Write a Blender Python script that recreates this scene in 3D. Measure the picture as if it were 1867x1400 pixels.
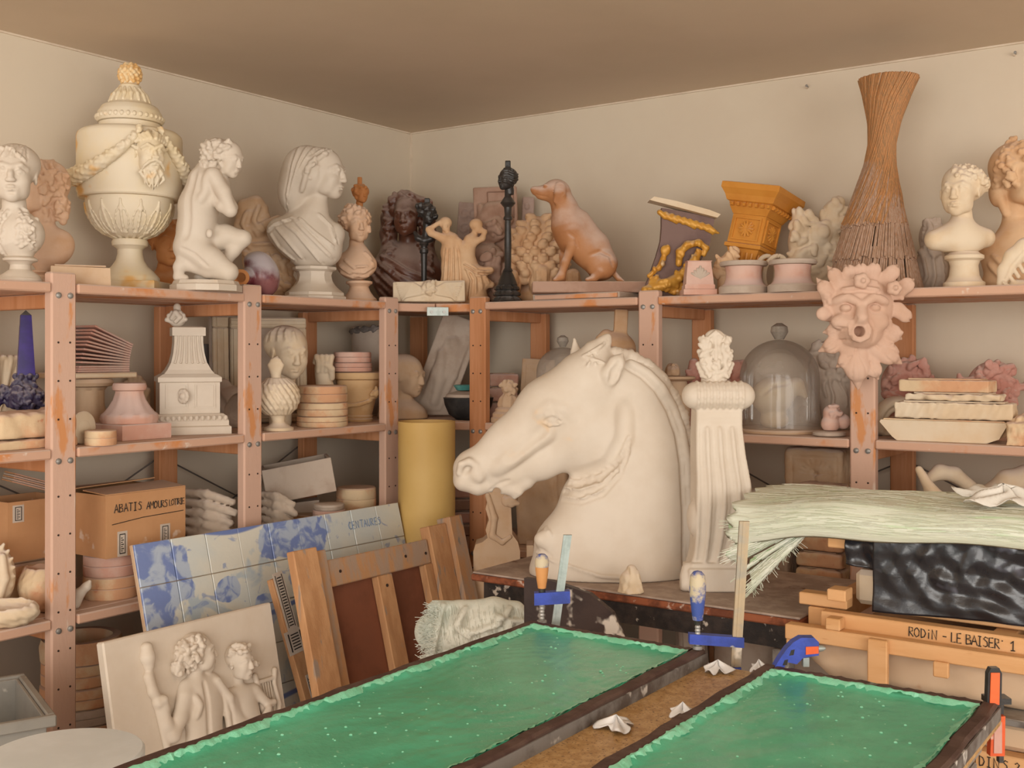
import bpy, math, random
import numpy as np
from mathutils import Vector, Matrix

random.seed(7)
rng = np.random.default_rng(7)
SC = bpy.context.scene
COL = SC.collection
for _o in list(bpy.data.objects):
    bpy.data.objects.remove(_o)

# ------------------------------------------------------------------ camera
FPX, CXP, HYP = 2019.3, 933.5, 644.6          # focal length, centre column and horizon row in photo pixels
TH = math.radians(35.154)                     # camera heading
CAMZ = 1.5
cam_data = bpy.data.cameras.new('camera')
cam_data.sensor_fit = 'HORIZONTAL'
cam_data.sensor_width = 36.0
cam_data.lens = 36.0 * FPX / 1867.0
cam_data.shift_y = -(700.0 - HYP) / 1867.0
cam_data.clip_start = 0.05
cam = bpy.data.objects.new('camera', cam_data)
COL.objects.link(cam)
cam.location = (0, 0, CAMZ)
cam.rotation_euler = (math.pi / 2, 0, TH)
SC.camera = cam

# ------------------------------------------------------------------ world, lights, exposure
SC.view_settings.view_transform = 'Standard'
SC.view_settings.look = 'None'
SC.view_settings.gamma = 1.0
SC.view_settings.use_curve_mapping = False
SC.view_settings.exposure = -0.30
world = bpy.data.worlds.new('daylight')
SC.world = world
world.use_nodes = True
_bg = world.node_tree.nodes['Background']
_bg.inputs[0].default_value = (1.0, 0.96, 0.905, 1)
_bg.inputs[1].default_value = 2.25


def area(name, loc, target, sx, sy, power, color):
    l = bpy.data.lights.new(name, 'AREA')
    l.shape = 'RECTANGLE'
    l.size, l.size_y, l.energy, l.color = sx, sy, power, color
    o = bpy.data.objects.new(name, l)
    COL.objects.link(o)
    o.location = loc
    o.rotation_euler = (Vector(target) - Vector(loc)).to_track_quat('-Z', 'Y').to_euler()
    return o


# daylight from the workshop's big side window, behind and to the right of the camera
area('window_daylight', (3.6, -0.6, 1.55), (-2.0, 2.8, 1.45), 2.6, 1.8, 95, (1.0, 0.96, 0.90))

# added soft frontal fill behind the camera, brightens the shelf interiors
area('rear_fill_light', (-0.2, -2.3, 1.6), (-2.4, 3.2, 1.25), 2.8, 1.7, 105, (1.0, 0.96, 0.90))

# ------------------------------------------------------------------ colour and materials


def lin(c):
    if isinstance(c, str):
        c = c.lstrip('#')
        c = [int(c[i:i + 2], 16) / 255 for i in (0, 2, 4)]
    return tuple((x / 12.92 if x <= 0.04045 else ((x + 0.055) / 1.055) ** 2.4) for x in c) + (1.0,)


MATS = {}


def mat(name, c1, c2=None, scale=9.0, lo=0.42, hi=0.62, rough=0.75, bump=0.15, bscale=60.0, dust=None, dlo=0.25, dhi=0.85,
        stretch=(1, 1, 1), spec=0.35, c3=None, s3=25.0, t3=0.62, coat=0.0, metal=0.0, detail=5.0, dmax=0.8, ref=None, bstretch=None):
    """principled material: two noise-mixed colours, a third spot colour, settled dust on upward faces, fine bump"""
    m = bpy.data.materials.new(name)
    m.use_nodes = True
    nt = m.node_tree
    N, L = nt.nodes, nt.links
    bs = N['Principled BSDF']
    bs.inputs['Roughness'].default_value = rough
    bs.inputs['Specular IOR Level'].default_value = spec
    bs.inputs['Coat Weight'].default_value = coat
    bs.inputs['Metallic'].default_value = metal
    tc = N.new('ShaderNodeTexCoord')
    if ref is not None:
        tc.object = ref
    mp = N.new('ShaderNodeMapping')
    mp.inputs['Scale'].default_value = stretch
    L.new(tc.outputs['Object'], mp.inputs['Vector'])

    def noise(sc, det=detail, rgh=0.6, vec=None):
        n = N.new('ShaderNodeTexNoise')
        n.inputs['Scale'].default_value = sc
        n.inputs['Detail'].default_value = det
        n.inputs['Roughness'].default_value = rgh
        L.new(vec or mp.outputs[0], n.inputs['Vector'])
        return n.outputs['Fac']

    def ramp(sock, a, b):
        r = N.new('ShaderNodeMapRange')
        r.interpolation_type = 'SMOOTHSTEP'
        r.inputs['From Min'].default_value, r.inputs['From Max'].default_value = a, b
        L.new(sock, r.inputs['Value'])
        return r.outputs['Result']

    def mix(f, a, b):
        x = N.new('ShaderNodeMix')
        x.data_type = 'RGBA'
        L.new(f, x.inputs[0])
        for s, v in ((x.inputs[6], a), (x.inputs[7], b)):
            if isinstance(v, tuple):
                s.default_value = v
            else:
                L.new(v, s)
        return x.outputs[2]
    col = lin(c1)
    if c2:
        col = mix(ramp(noise(scale), lo, hi), lin(c1), lin(c2))
    if c3:
        col = mix(ramp(noise(s3, 3), t3, t3 + 0.09), col, lin(c3))
    if dust:
        ge = N.new('ShaderNodeNewGeometry')
        sx = N.new('ShaderNodeSeparateXYZ')
        L.new(ge.outputs['Normal'], sx.inputs[0])
        ad = N.new('ShaderNodeMath')
        ad.operation = 'MULTIPLY_ADD'
        L.new(noise(14.0, 4), ad.inputs[0])
        ad.inputs[1].default_value = 0.7
        L.new(sx.outputs['Z'], ad.inputs[2])
        d0 = ramp(ad.outputs[0], dlo + 0.35, dhi + 0.35)
        mu = N.new('ShaderNodeMath')
        mu.operation = 'MULTIPLY'
        L.new(d0, mu.inputs[0])
        mu.inputs[1].default_value = dmax
        col = mix(mu.outputs[0], col, lin(dust))
    if isinstance(col, tuple):
        bs.inputs['Base Color'].default_value = col
    else:
        L.new(col, bs.inputs['Base Color'])
    if bump:
        b = N.new('ShaderNodeBump')
        b.inputs['Strength'].default_value = bump
        b.inputs['Distance'].default_value = 0.004
        L.new(noise(bscale, 6, 0.65), b.inputs['Height'])
        L.new(b.outputs[0], bs.inputs['Normal'])
    MATS[name] = m
    return m


# ------------------------------------------------------------------ object helpers


def tag(o, label=None, cat=None, group=None, kind=None):
    if label:
        o['label'] = label
    if cat:
        o['category'] = cat
    if group:
        o['group'] = group
    if kind:
        o['kind'] = kind
    return o


def thing(name, label, cat, loc=(0, 0, 0), rz=0.0, group=None):
    o = bpy.data.objects.new(name, None)
    o.empty_display_size = 0.05
    COL.objects.link(o)
    o.location = loc
    o.rotation_euler = (0, 0, rz)
    return tag(o, label, cat, group, 'thing')


def mesh_np(name, v, f, smooth=True):
    """mesh from a vertex array and a face array (n,3) or (n,4), or a list of polygons"""
    me = bpy.data.meshes.new(name)
    v = np.asarray(v, dtype=np.float32).reshape(-1, 3)
    if isinstance(f, np.ndarray) and f.ndim == 2:
        k = f.shape[1]
        me.vertices.add(len(v))
        me.vertices.foreach_set('co', v.ravel())
        me.loops.add(f.size)
        me.loops.foreach_set('vertex_index', f.astype(np.int32).ravel())
        me.polygons.add(len(f))
        me.polygons.foreach_set('loop_start', np.arange(0, f.size, k, dtype=np.int32))
        me.polygons.foreach_set('loop_total', np.full(len(f), k, dtype=np.int32))
        me.update(calc_edges=True)
    else:
        me.from_pydata(v.tolist(), [], [list(map(int, p)) for p in f])
        me.update()
    me.polygons.foreach_set('use_smooth', np.full(len(me.polygons), bool(smooth)))
    return me


def obj(name, me, m, parent=None, loc=None, rot=None):
    o = bpy.data.objects.new(name, me)
    COL.objects.link(o)
    if m is not None and not me.materials:
        me.materials.append(m if not isinstance(m, str) else MATS[m])
    if parent is not None:
        o.parent = parent
    if loc is not None:
        o.location = loc
    if rot is not None:
        o.rotation_euler = rot
    return o


class MB:
    """collects simple solids of ONE part into one mesh"""

    def __init__(self):
        self.v, self.f = [], []

    def add(self, v, f):
        n = len(self.v)
        self.v += [tuple(p) for p in v]
        self.f += [[i + n for i in p] for p in f]
        return self

    def box(self, x0, x1, y0, y1, z0, z1, M=None):
        v = [(x, y, z) for z in (z0, z1) for y in (y0, y1) for x in (x0, x1)]
        if M is not None:
            v = [tuple(M @ Vector(p)) for p in v]
        return self.add(v, [[0, 2, 3, 1], [4, 5, 7, 6], [0, 1, 5, 4], [2, 6, 7, 3], [0, 4, 6, 2], [1, 3, 7, 5]])

    def cbox(self, x0, x1, y0, y1, z0, z1, c=0.004, M=None):
        """box with chamfered edges"""
        X, Y, Z = (x0, x1), (y0, y1), (z0, z1)
        v = []
        for i in range(2):
            for j in range(2):
                for k in range(2):
                    sx, sy, sz = (c if i == 0 else -c), (c if j == 0 else -c), (c if k == 0 else -c)
                    v += [(X[i], Y[j] + sy, Z[k] + sz), (X[i] + sx, Y[j], Z[k] + sz), (X[i] + sx, Y[j] + sy, Z[k])]
        if M is not None:
            v = [tuple(M @ Vector(p)) for p in v]
        I = lambda i, j, k, a: (i * 4 + j * 2 + k) * 3 + a
        f = [[I(0, 0, 0, 0), I(0, 0, 1, 0), I(0, 1, 1, 0), I(0, 1, 0, 0)], [I(1, 0, 0, 0), I(1, 1, 0, 0), I(1, 1, 1, 0), I(1, 0, 1, 0)],
             [I(0, 0, 0, 1), I(1, 0, 0, 1), I(1, 0, 1, 1), I(0, 0, 1, 1)], [I(0, 1, 0, 1), I(0, 1, 1, 1), I(1, 1, 1, 1), I(1, 1, 0, 1)],
             [I(0, 0, 0, 2), I(0, 1, 0, 2), I(1, 1, 0, 2), I(1, 0, 0, 2)], [I(0, 0, 1, 2), I(1, 0, 1, 2), I(1, 1, 1, 2), I(0, 1, 1, 2)]]
        for j in range(2):
            for k in range(2):
                q = [I(0, j, k, 1), I(0, j, k, 2), I(1, j, k, 2), I(1, j, k, 1)]
                f.append(q if j == k else q[::-1])
        for i in range(2):
            for k in range(2):
                q = [I(i, 0, k, 0), I(i, 1, k, 0), I(i, 1, k, 2), I(i, 0, k, 2)]
                f.append(q if i == k else q[::-1])
        for i in range(2):
            for j in range(2):
                q = [I(i, j, 0, 0), I(i, j, 0, 1), I(i, j, 1, 1), I(i, j, 1, 0)]
                f.append(q if i == j else q[::-1])
        for i in range(2):
            for j in range(2):
                for k in range(2):
                    q = [I(i, j, k, 0), I(i, j, k, 1), I(i, j, k, 2)]
                    f.append(q if (i + j + k) % 2 == 0 else q[::-1])
        return self.add(v, f)

    def prism(self, outline, y0, y1, M=None):
        """outline of (x,z) points, counter-clockwise seen from -y, swept from y0 to y1"""
        n = len(outline)
        v = [(x, y0, z) for x, z in outline] + [(x, y1, z) for x, z in outline]
        if M is not None:
            v = [tuple(M @ Vector(p)) for p in v]
        f = [list(range(n)), list(range(2 * n - 1, n - 1, -1))]
        f += [[i, n + i, n + (i + 1) % n, (i + 1) % n] for i in range(n)]
        return self.add(v, f)

    def tube(self, pts, r, seg=8, cap=True):
        pts = [Vector(p) for p in pts]
        rs = r if isinstance(r, (list, tuple)) else [r] * len(pts)
        v, f = [], []
        D_ = (pts[-1] - pts[0]) if (pts[-1] - pts[0]).length > 1e-6 else (pts[1] - pts[0])
        a = Vector((0, 0, 1)) if abs(D_.normalized().z) < 0.8 else Vector((1, 0, 0))
        for i, p in enumerate(pts):
            d = (pts[min(i + 1, len(pts) - 1)] - pts[max(i - 1, 0)]).normalized()
            e1 = d.cross(a)
            e1 = e1.normalized() if e1.length > 1e-4 else d.orthogonal().normalized()
            e2 = d.cross(e1)
            for k in range(seg):
                t = 2 * math.pi * k / seg
                v.append(p + (e1 * math.cos(t) + e2 * math.sin(t)) * rs[i])
        for i in range(len(pts) - 1):
            for k in range(seg):
                f.append([i * seg + k, i * seg + (k + 1) % seg, (i + 1) * seg + (k + 1) % seg, (i + 1) * seg + k])
        if cap:
            f.append(list(range(seg))[::-1])
            f.append([(len(pts) - 1) * seg + k for k in range(seg)])
        return self.add(v, f)

    def lathe(self, prof, seg=40, c=(0, 0, 0), mod=None):
        """profile of (radius, z) from bottom to top"""
        v, f = [], []
        for i, (r, z) in enumerate(prof):
            for k in range(seg):
                t = 2 * math.pi * k / seg
                rr = r + (mod(t, i, r, z) if mod else 0.0)
                v.append((c[0] + rr * math.cos(t), c[1] + rr * math.sin(t), c[2] + z))
        n = len(prof)
        for i in range(n - 1):
            for k in range(seg):
                f.append([i * seg + k, i * seg + (k + 1) % seg, (i + 1) * seg + (k + 1) % seg, (i + 1) * seg + k])
        f.append(list(range(seg))[::-1])
        f.append([(n - 1) * seg + k for k in range(seg)])
        return self.add(v, f)

    def mesh(self, name, smooth=False):
        return mesh_np(name, self.v, self.f, smooth)

    def build(self, name, m, parent=None, smooth=False, loc=None, rot=None):
        o = obj(name, self.mesh(name, smooth), m, parent, loc, rot)
        if smooth:
            o.data.set_sharp_from_angle(angle=math.radians(38))
        return o


def grid_solid(nx, ny, fn, back=None):
    """a sheet of fn(u,v)->(x,y,z), u,v in 0..1; with back=(dx,dy,dz) it gets that thickness"""
    U, V = np.meshgrid(np.linspace(0, 1, nx), np.linspace(0, 1, ny))
    X, Y, Z = fn(U, V)
    P = np.stack([X + 0 * U, Y + 0 * U, Z + 0 * U], -1).reshape(-1, 3)
    idx = np.arange(nx * ny).reshape(ny, nx)
    q = np.stack([idx[:-1, :-1], idx[:-1, 1:], idx[1:, 1:], idx[1:, :-1]], -1).reshape(-1, 4)
    if back is None:
        return P, q
    n = nx * ny
    P2 = P + np.array(back)
    ring = np.concatenate([idx[0, :], idx[1:, -1], idx[-1, -2::-1], idx[-2:0:-1, 0]])
    nxt = np.roll(ring, -1)
    side = np.stack([ring, ring + n, nxt + n, nxt], -1)
    return np.concatenate([P, P2]), np.concatenate([q, q[:, ::-1] + n, side])


# ------------------------------------------------------------------ placement in the room
AX = 2.80        # left shelving: front plane x = -AX
RY = 3.406       # right shelving: front plane y = RY
WALLX, WALLY = -3.345, 3.935
CEIL = CAMZ + 1.023
ZT, ZM, ZL, ZB = CAMZ + 0.197, CAMZ - 0.264, CAMZ - 0.735, CAMZ - 1.16      # shelf top surfaces


def ray(px):
    t = (px - CXP) / FPX
    c, s = math.cos(TH), math.sin(TH)
    return Vector((c * t - s, s * t + c, 0))      # per unit of depth


def on_left(px, d, z):
    """point of the left shelving, d behind its front plane, that stands in photo column px"""
    q = ray(px)
    k = -(AX + d) / q.x
    return Vector((q.x * k, q.y * k, z)), k / FPX


def on_right(px, d, z):
    q = ray(px)
    k = (RY + d) / q.y
    return Vector((q.x * k, q.y * k, z)), k / FPX


def at_depth(px, k, z):
    q = ray(px)
    return Vector((q.x * k, q.y * k, z)), k / FPX


def at_floor(px, py, z):
    """point of a horizontal plane at height z seen at pixel px,py"""
    k = (CAMZ - z) * FPX / (py - HYP)
    return at_depth(px, k, z)


# ------------------------------------------------------------------ sculpting: signed distance field + surface nets


def rot3(yaw=0, pitch=0, roll=0):
    a, b, c = (math.radians(x) for x in (yaw, pitch, roll))
    Ry = np.array([[math.cos(a), 0, math.sin(a)], [0, 1, 0], [-math.sin(a), 0, math.cos(a)]])
    Rx = np.array([[1, 0, 0], [0, math.cos(b), -math.sin(b)], [0, math.sin(b), math.cos(b)]])
    Rz = np.array([[math.cos(c), -math.sin(c), 0], [math.sin(c), math.cos(c), 0], [0, 0, 1]])
    return Rz @ Ry @ Rx


class Sc:
    """clay: x to the right, y DOWN (photo rows), d towards the viewer; one unit = one photo pixel at the thing's distance"""

    def __init__(self, x0, x1, y0, y1, d0, d1, vox=2.0):
        vox *= 1.06
        self.h = vox
        self.ax = [np.arange(a, b + vox, vox, dtype=np.float32) for a, b in ((x0, x1), (-y1, -y0), (d0, d1))]
        self.F = np.full([len(a) for a in self.ax], 60.0, dtype=np.float32)
        self.o = np.zeros(3)
        self.R = np.diag([1.0, -1.0, 1.0])
        self.s = 1.0
        self.raw = True

    def frame(self, x=0, y=0, d=0, s=1.0, yaw=0, pitch=0, roll=0):
        """local frame: x right, y up, z to the front; None resets"""
        self.o = np.array([x, -y, d], dtype=float)
        self.R = rot3(yaw, pitch, roll)
        self.s = s
        self.raw = False
        return self

    def reset(self):
        self.o = np.zeros(3)
        self.R = np.diag([1.0, -1.0, 1.0])
        self.s = 1.0
        self.raw = True
        return self

    def _pt(self, p):
        return self.o + self.s * (self.R @ np.asarray(p, dtype=float))

    def _win(self, c, half):
        sl = []
        for i in range(3):
            a = self.ax[i]
            lo = int((c[i] - half[i] - a[0]) / self.h)
            hi = int((c[i] + half[i] - a[0]) / self.h) + 2
            lo, hi = max(lo, 0), min(hi, len(a))
            if lo >= hi:
                return None
            sl.append(slice(lo, hi))
        g = [self.ax[0][sl[0]][:, None, None], self.ax[1][sl[1]][None, :, None], self.ax[2][sl[2]][None, None, :]]
        return tuple(sl), g

    def _put(self, sl, D, k, sub):
        A = self.F[sl]
        if sub:
            D = -D
            h = np.maximum(k - np.abs(A - D), 0) / max(k, 1e-6)
            self.F[sl] = np.maximum(A, D) + h * h * k * 0.25
        else:
            h = np.maximum(k - np.abs(A - D), 0) / max(k, 1e-6)
            self.F[sl] = np.minimum(A, D) - h * h * k * 0.25

    def e(self, x, y, d, rx, ry, rd, rot=0, k=6, sub=False, yaw=0, pitch=0):
        """ellipsoid"""
        c = self._pt((x, y, d))
        r = np.array([rx, ry, rd], dtype=float) * self.s
        k = k * self.s
        Q = (np.eye(3) if self.raw else self.R) @ rot3(yaw, pitch, rot)
        half = np.sqrt(((Q * r) ** 2).sum(1)) + k + 2.5 * self.h
        w = self._win(c, half)
        if not w:
            return self
        sl, g = w
        P = [g[i] - c[i] for i in range(3)]
        q = [(P[0] * Q[0, j] + P[1] * Q[1, j] + P[2] * Q[2, j]) / r[j] for j in range(3)]
        k0 = np.sqrt(q[0] ** 2 + q[1] ** 2 + q[2] ** 2)
        k1 = np.sqrt((q[0] / r[0]) ** 2 + (q[1] / r[1]) ** 2 + (q[2] / r[2]) ** 2)
        D = k0 * (k0 - 1.0) / np.maximum(k1, 1e-6)
        self._put(sl, D.astype(np.float32), k, sub)
        return self

    def c(self, pts, k=5, sub=False, flat=1.0):
        """chain of round-ended tapering limbs through (x,y,d,r)"""
        k = k * self.s
        for A, B in zip(pts[:-1], pts[1:]):
            a, b = self._pt(A[:3]), self._pt(B[:3])
            ra, rb = A[3] * self.s, B[3] * self.s
            m = (a + b) / 2
            half = np.abs(b - a) / 2 + max(ra, rb) + k + 2.5 * self.h
            w = self._win(m, half)
            if not w:
                continue
            sl, g = w
            ba = b - a
            L2 = float(ba @ ba) + 1e-9
            P = [g[i] - a[i] for i in range(3)]
            h = np.clip((P[0] * ba[0] + P[1] * ba[1] + P[2] * ba[2]) / L2, 0, 1)
            D = np.sqrt((P[0] - h * ba[0]) ** 2 + (P[1] - h * ba[1]) ** 2 + ((P[2] - h * ba[2]) / flat) ** 2) - (ra + (rb - ra) * h)
            self._put(sl, D.astype(np.float32), k, sub)
        return self

    def box(self, x, y, d, hx, hy, hd, rnd=2, rot=0, k=3, sub=False, yaw=0, pitch=0):
        c = self._pt((x, y, d))
        r = np.array([hx, hy, hd], dtype=float) * self.s
        rnd, k = rnd * self.s, k * self.s
        Q = (np.eye(3) if self.raw else self.R) @ rot3(yaw, pitch, rot)
        half = np.abs(Q) @ r + k + 2.5 * self.h
        w = self._win(c, half)
        if not w:
            return self
        sl, g = w
        P = [g[i] - c[i] for i in range(3)]
        q = [np.abs(P[0] * Q[0, j] + P[1] * Q[1, j] + P[2] * Q[2, j]) - (r[j] - rnd) for j in range(3)]
        D = np.sqrt(sum(np.maximum(t, 0) ** 2 for t in q)) + np.minimum(np.maximum(np.maximum(q[0], q[1]), q[2]), 0) - rnd
        self._put(sl, D.astype(np.float32), k, sub)
        return self

    def cut_below(self, y):
        """flat foot: remove everything under photo row y"""
        self.F = np.maximum(self.F, (-y - self.ax[1])[None, :, None].astype(np.float32))
        return self

    def cut_back(self, d):
        self.F = np.maximum(self.F, (d - self.ax[2])[None, None, :].astype(np.float32))
        return self

    def front(self, x, y):
        i = int(round((x - self.ax[0][0]) / self.h))
        j = int(round((-y - self.ax[1][0]) / self.h))
        if not (0 <= i < self.F.shape[0] and 0 <= j < self.F.shape[1]):
            return None
        col = self.F[i, j]
        n = np.nonzero(col < 0)[0]
        if len(n) == 0:
            return None
        n = n[-1]
        if n + 1 >= len(col):
            return float(self.ax[2][n])
        a, b = col[n], col[n + 1]
        return float(self.ax[2][n] + self.h * a / (a - b))

    def draw(self, pts, r=2.0, off=0.0, sub=False, k=2.0, step=5.0, r1=None):
        """a line modelled on (or, with sub, scratched into) the surface as the viewer sees it; pts are (x, photo row)"""
        self.reset()
        out = []
        tot = sum(math.dist(a, b) for a, b in zip(pts[:-1], pts[1:])) or 1
        run = 0.0
        for a, b in zip(pts[:-1], pts[1:]):
            n = max(1, int(math.dist(a, b) / step))
            for i in range(n + (1 if b == pts[-1] else 0)):
                t = i / n
                x, y = a[0] + (b[0] - a[0]) * t, a[1] + (b[1] - a[1]) * t
                u = (run + math.dist(a, b) * t) / tot
                rr = r if r1 is None else r + (r1 - r) * u
                f = self.front(x, y)
                if f is not None:
                    out.append((x, y, f + off, rr))
            run += math.dist(a, b)
        if len(out) > 1:
            segs = [out[0]]
            for p in out[1:]:
                if abs(p[2] - segs[-1][2]) > 14:
                    if len(segs) > 1:
                        self.c(segs, k, sub)
                    segs = [p]
                else:
                    segs.append(p)
            if len(segs) > 1:
                self.c(segs, k, sub)
        return self

    def curls(self, n, x0, x1, y0, y1, r=4.0, test=None, k=2.0, seed=1, off=None, long=1.6):
        """locks of hair, leaves, roughness: small lumps on the visible surface inside a photo rectangle"""
        self.reset()
        g = random.Random(seed)
        for _ in range(n):
            x, y = g.uniform(x0, x1), g.uniform(y0, y1)
            if test and not test(x, y):
                continue
            f = self.front(x, y)
            if f is None:
                continue
            q = r * g.uniform(0.7, 1.25)
            self.e(x, y, f + (-0.35 * q if off is None else off), q * long, q, q, g.uniform(0, 180), k)
        return self

    def noise(self, amp, wl, seed=0):
        g = np.random.default_rng(seed)
        X, Y, Z = self.ax[0][:, None, None], self.ax[1][None, :, None], self.ax[2][None, None, :]
        acc = 0
        for i in range(4):
            a = g.normal(size=3)
            a /= np.linalg.norm(a)
            b = g.normal(size=3)
            b /= np.linalg.norm(b)
            w = 2 * math.pi / (wl * g.uniform(0.7, 1.4))
            acc = acc + np.sin((X * a[0] + Y * a[1] + Z * a[2]) * w + g.uniform(0, 6)) * np.sin((X * b[0] + Y * b[1] + Z * b[2]) * w + g.uniform(0, 6))
        self.F += (amp * 0.5 * acc).astype(np.float32)
        return self

    def mesh(self, name, u0, v0, s):
        """surface nets; u0,v0: photo column and row of the thing's base; s: metres per pixel"""
        F = self.F
        F[[0, -1]] = np.maximum(F[[0, -1]], 0.5)
        F[:, [0, -1]] = np.maximum(F[:, [0, -1]], 0.5)
        F[:, :, [0, -1]] = np.maximum(F[:, :, [0, -1]], 0.5)
        S = F < 0
        nx, ny, nz = F.shape
        cnt = np.zeros((nx - 1, ny - 1, nz - 1), dtype=np.int8)
        for i in (0, 1):
            for j in (0, 1):
                for k in (0, 1):
                    cnt += S[i:nx - 1 + i, j:ny - 1 + j, k:nz - 1 + k]
        act = (cnt > 0) & (cnt < 8)
        I, J, K = np.nonzero(act)
        vid = np.full(act.shape, -1, dtype=np.int32)
        vid[I, J, K] = np.arange(len(I))
        acc = np.zeros((len(I), 3), dtype=np.float64)
        num = np.zeros(len(I))
        for ax in range(3):
            o1, o2 = [(1, 2), (0, 2), (0, 1)][ax]
            for p in (0, 1):
                for q in (0, 1):
                    d = [0, 0, 0]
                    d[o1], d[o2] = p, q
                    e = list(d)
                    e[ax] = 1
                    a = F[I + d[0], J + d[1], K + d[2]]
                    b = F[I + e[0], J + e[1], K + e[2]]
                    m = (a < 0) != (b < 0)
                    t = np.where(m, a / np.where(m, a - b, 1), 0)
                    pos = np.array(d, dtype=np.float64)[None, :].repeat(len(I), 0)
                    pos[:, ax] = t
                    acc[m] += pos[m]
                    num[m] += 1
        P = acc / np.maximum(num, 1)[:, None] + np.stack([I, J, K], 1)
        W = np.stack([self.ax[i][0] + P[:, i] * self.h for i in range(3)], 1)
        quads = []
        for ax in range(3):
            o1, o2 = [(1, 2), (2, 0), (0, 1)][ax]
            sl0 = [slice(None)] * 3
            sl1 = [slice(None)] * 3
            sl0[ax], sl1[ax] = slice(0, -1), slice(1, None)
            ch = S[tuple(sl0)] != S[tuple(sl1)]
            a, b, c = np.nonzero(ch)
            C = np.stack([a, b, c], 1)
            ok = (C[:, o1] > 0) & (C[:, o2] > 0) & (C[:, o1] < act.shape[o1]) & (C[:, o2] < act.shape[o2])
            C = C[ok]
            fl = S[tuple(sl0)][C[:, 0], C[:, 1], C[:, 2]]
            ids = []
            for p, q in ((0, 0), (1, 0), (1, 1), (0, 1)):
                D = C.copy()
                D[:, o1] -= 1 - p
                D[:, o2] -= 1 - q
                ids.append(vid[D[:, 0], D[:, 1], D[:, 2]])
            Q = np.stack(ids, 1)
            Q[~fl] = Q[~fl][:, ::-1]
            quads.append(Q)
        Q = np.concatenate(quads)
        V = np.stack([(W[:, 0] - u0) * s, -W[:, 2] * s, (W[:, 1] + v0) * s], 1)
        return mesh_np(name, V, Q, True)


def head(S, x, y, d, H, yaw=0, pitch=0, roll=0, ears=True, neck=0.35, child=False, fem=True):
    """a head: (x,y) photo position of the chin's underside level, H its height, turned by yaw (to the right +)"""
    S.frame(x, y, d, H, yaw, pitch, roll)
    w = 1.08 if child else 1.0
    S.e(0, .63, -.06, .315 * w, .365, .41, k=.05)
    S.e(0, .40, .14, .255 * w, .36, .25, k=.12)
    S.e(0, .11, .27, .10, .10, .09, k=.16)
    for q in (-1, 1):
        S.e(q * .15, .34, .25, .10 * w, .11, .10, k=.10)
        S.e(q * .17, .2, .10, .08, .12, .16, k=.10)
        S.e(q * .125, .495, .43, .085, .05, .075, k=.06, sub=True)
        S.e(q * .122, .49, .328, .060, .046, .052, k=.008)
        S.c([(q * .05, .49, .36, .014), (q * .12, .532, .388, .019), (q * .2, .49, .32, .014)], k=.014)
        S.c([(q * .06, .475, .36, .009), (q * .12, .45, .37, .011), (q * .19, .475, .32, .009)], k=.02)
        S.c([(q * .05, .575, .375, .022), (q * .15, .60, .345, .024), (q * .24, .55, .25, .018)], k=.06)
        S.e(q * .048, .335, .42, .035, .03, .04, k=.03)
        if ears:
            S.e(q * .318 * w, .45, -.02, .035, .115, .07, k=.02, yaw=q * 20)
            S.e(q * .352 * w, .46, 0.0, .02, .07, .035, k=.02, sub=True)
    S.c([(0, .545, .375, .032), (0, .44, .42, .036), (0, .345, .45, .045)], k=.05)
    S.e(0, .205, .33, .10, .06, .06, k=.06)
    S.c([(-.085, .215, .345, .016), (-.03, .232, .392, .024), (0, .226, .395, .02), (.03, .232, .392, .024), (.085, .215, .345, .016)], k=.02)
    S.c([(-.06, .178, .355, .018), (0, .172, .385, .03), (.06, .178, .355, .018)], k=.02)
    S.c([(-.095, .206, .36, .007), (0, .204, .41, .010), (.095, .206, .36, .007)], k=.012, sub=True)
    S.e(0, .135, .385, .06, .02, .03, k=.04, sub=True)
    if neck:
        r = .175 if (child or fem) else .21
        S.c([(0, .28, -.10, r * 1.05), (0, 0.0, -.12, r), (0, -neck, -.16, r * 1.12)], k=.07)
    return S
# ------------------------------------------------------------------ materials of the room
mat('wall_paint', '#d6c8b3', '#d0c0ab', 1.3, 0.35, 0.7, rough=0.85, bump=0.06, bscale=35)
mat('ceiling_paint', '#d4c0a9', '#ccb8a0', 1.1, 0.35, 0.7, rough=0.6, bump=0.05, bscale=30)
mat('seam_paint', '#d9c9b4', '#cdbba5', 8, rough=0.8, bump=0.1)
mat('concrete', '#b3a698', '#c2b6a8', 3, rough=0.8, bump=0.3, bscale=25)
mat('dusty_pine', '#d0ab96', '#d0905f', 6.0, 0.54, 0.60, rough=0.8, bump=0.25, bscale=45, stretch=(1.6, 1.6, 0.45), dust='#cdb4a4', c3='#d9c3b2', s3=26, t3=0.66)
mat('clean_pine', '#cc9168', '#bd8055', 7.0, 0.4, 0.62, rough=0.7, bump=0.15, bscale=40, stretch=(3.0, 3.0, 0.25), dust='#cdb09c')
mat('board_pine', '#cea58c', '#d08b58', 4.0, 0.53, 0.62, rough=0.8, bump=0.2, bscale=45, dust='#cdb5a6', dlo=0.1, dhi=0.5, c3='#dcc7b6', s3=20, t3=0.64)
mat('steel', '#a5a29d', '#8f8b86', 30, rough=0.4, metal=0.45, bump=0.1)
mat('galvanised', '#a9b0ab', '#98a09b', 30, rough=0.45, metal=0.6, bump=0.1)
mat('wire', '#77706a', rough=0.5, metal=0.5, bump=0)
mat('dark_hole', '#3a2a22', bump=0)


def struct(name, mb, m, smooth=False):
    return tag(mb.build(name, m, smooth=smooth), kind='structure')


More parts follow.
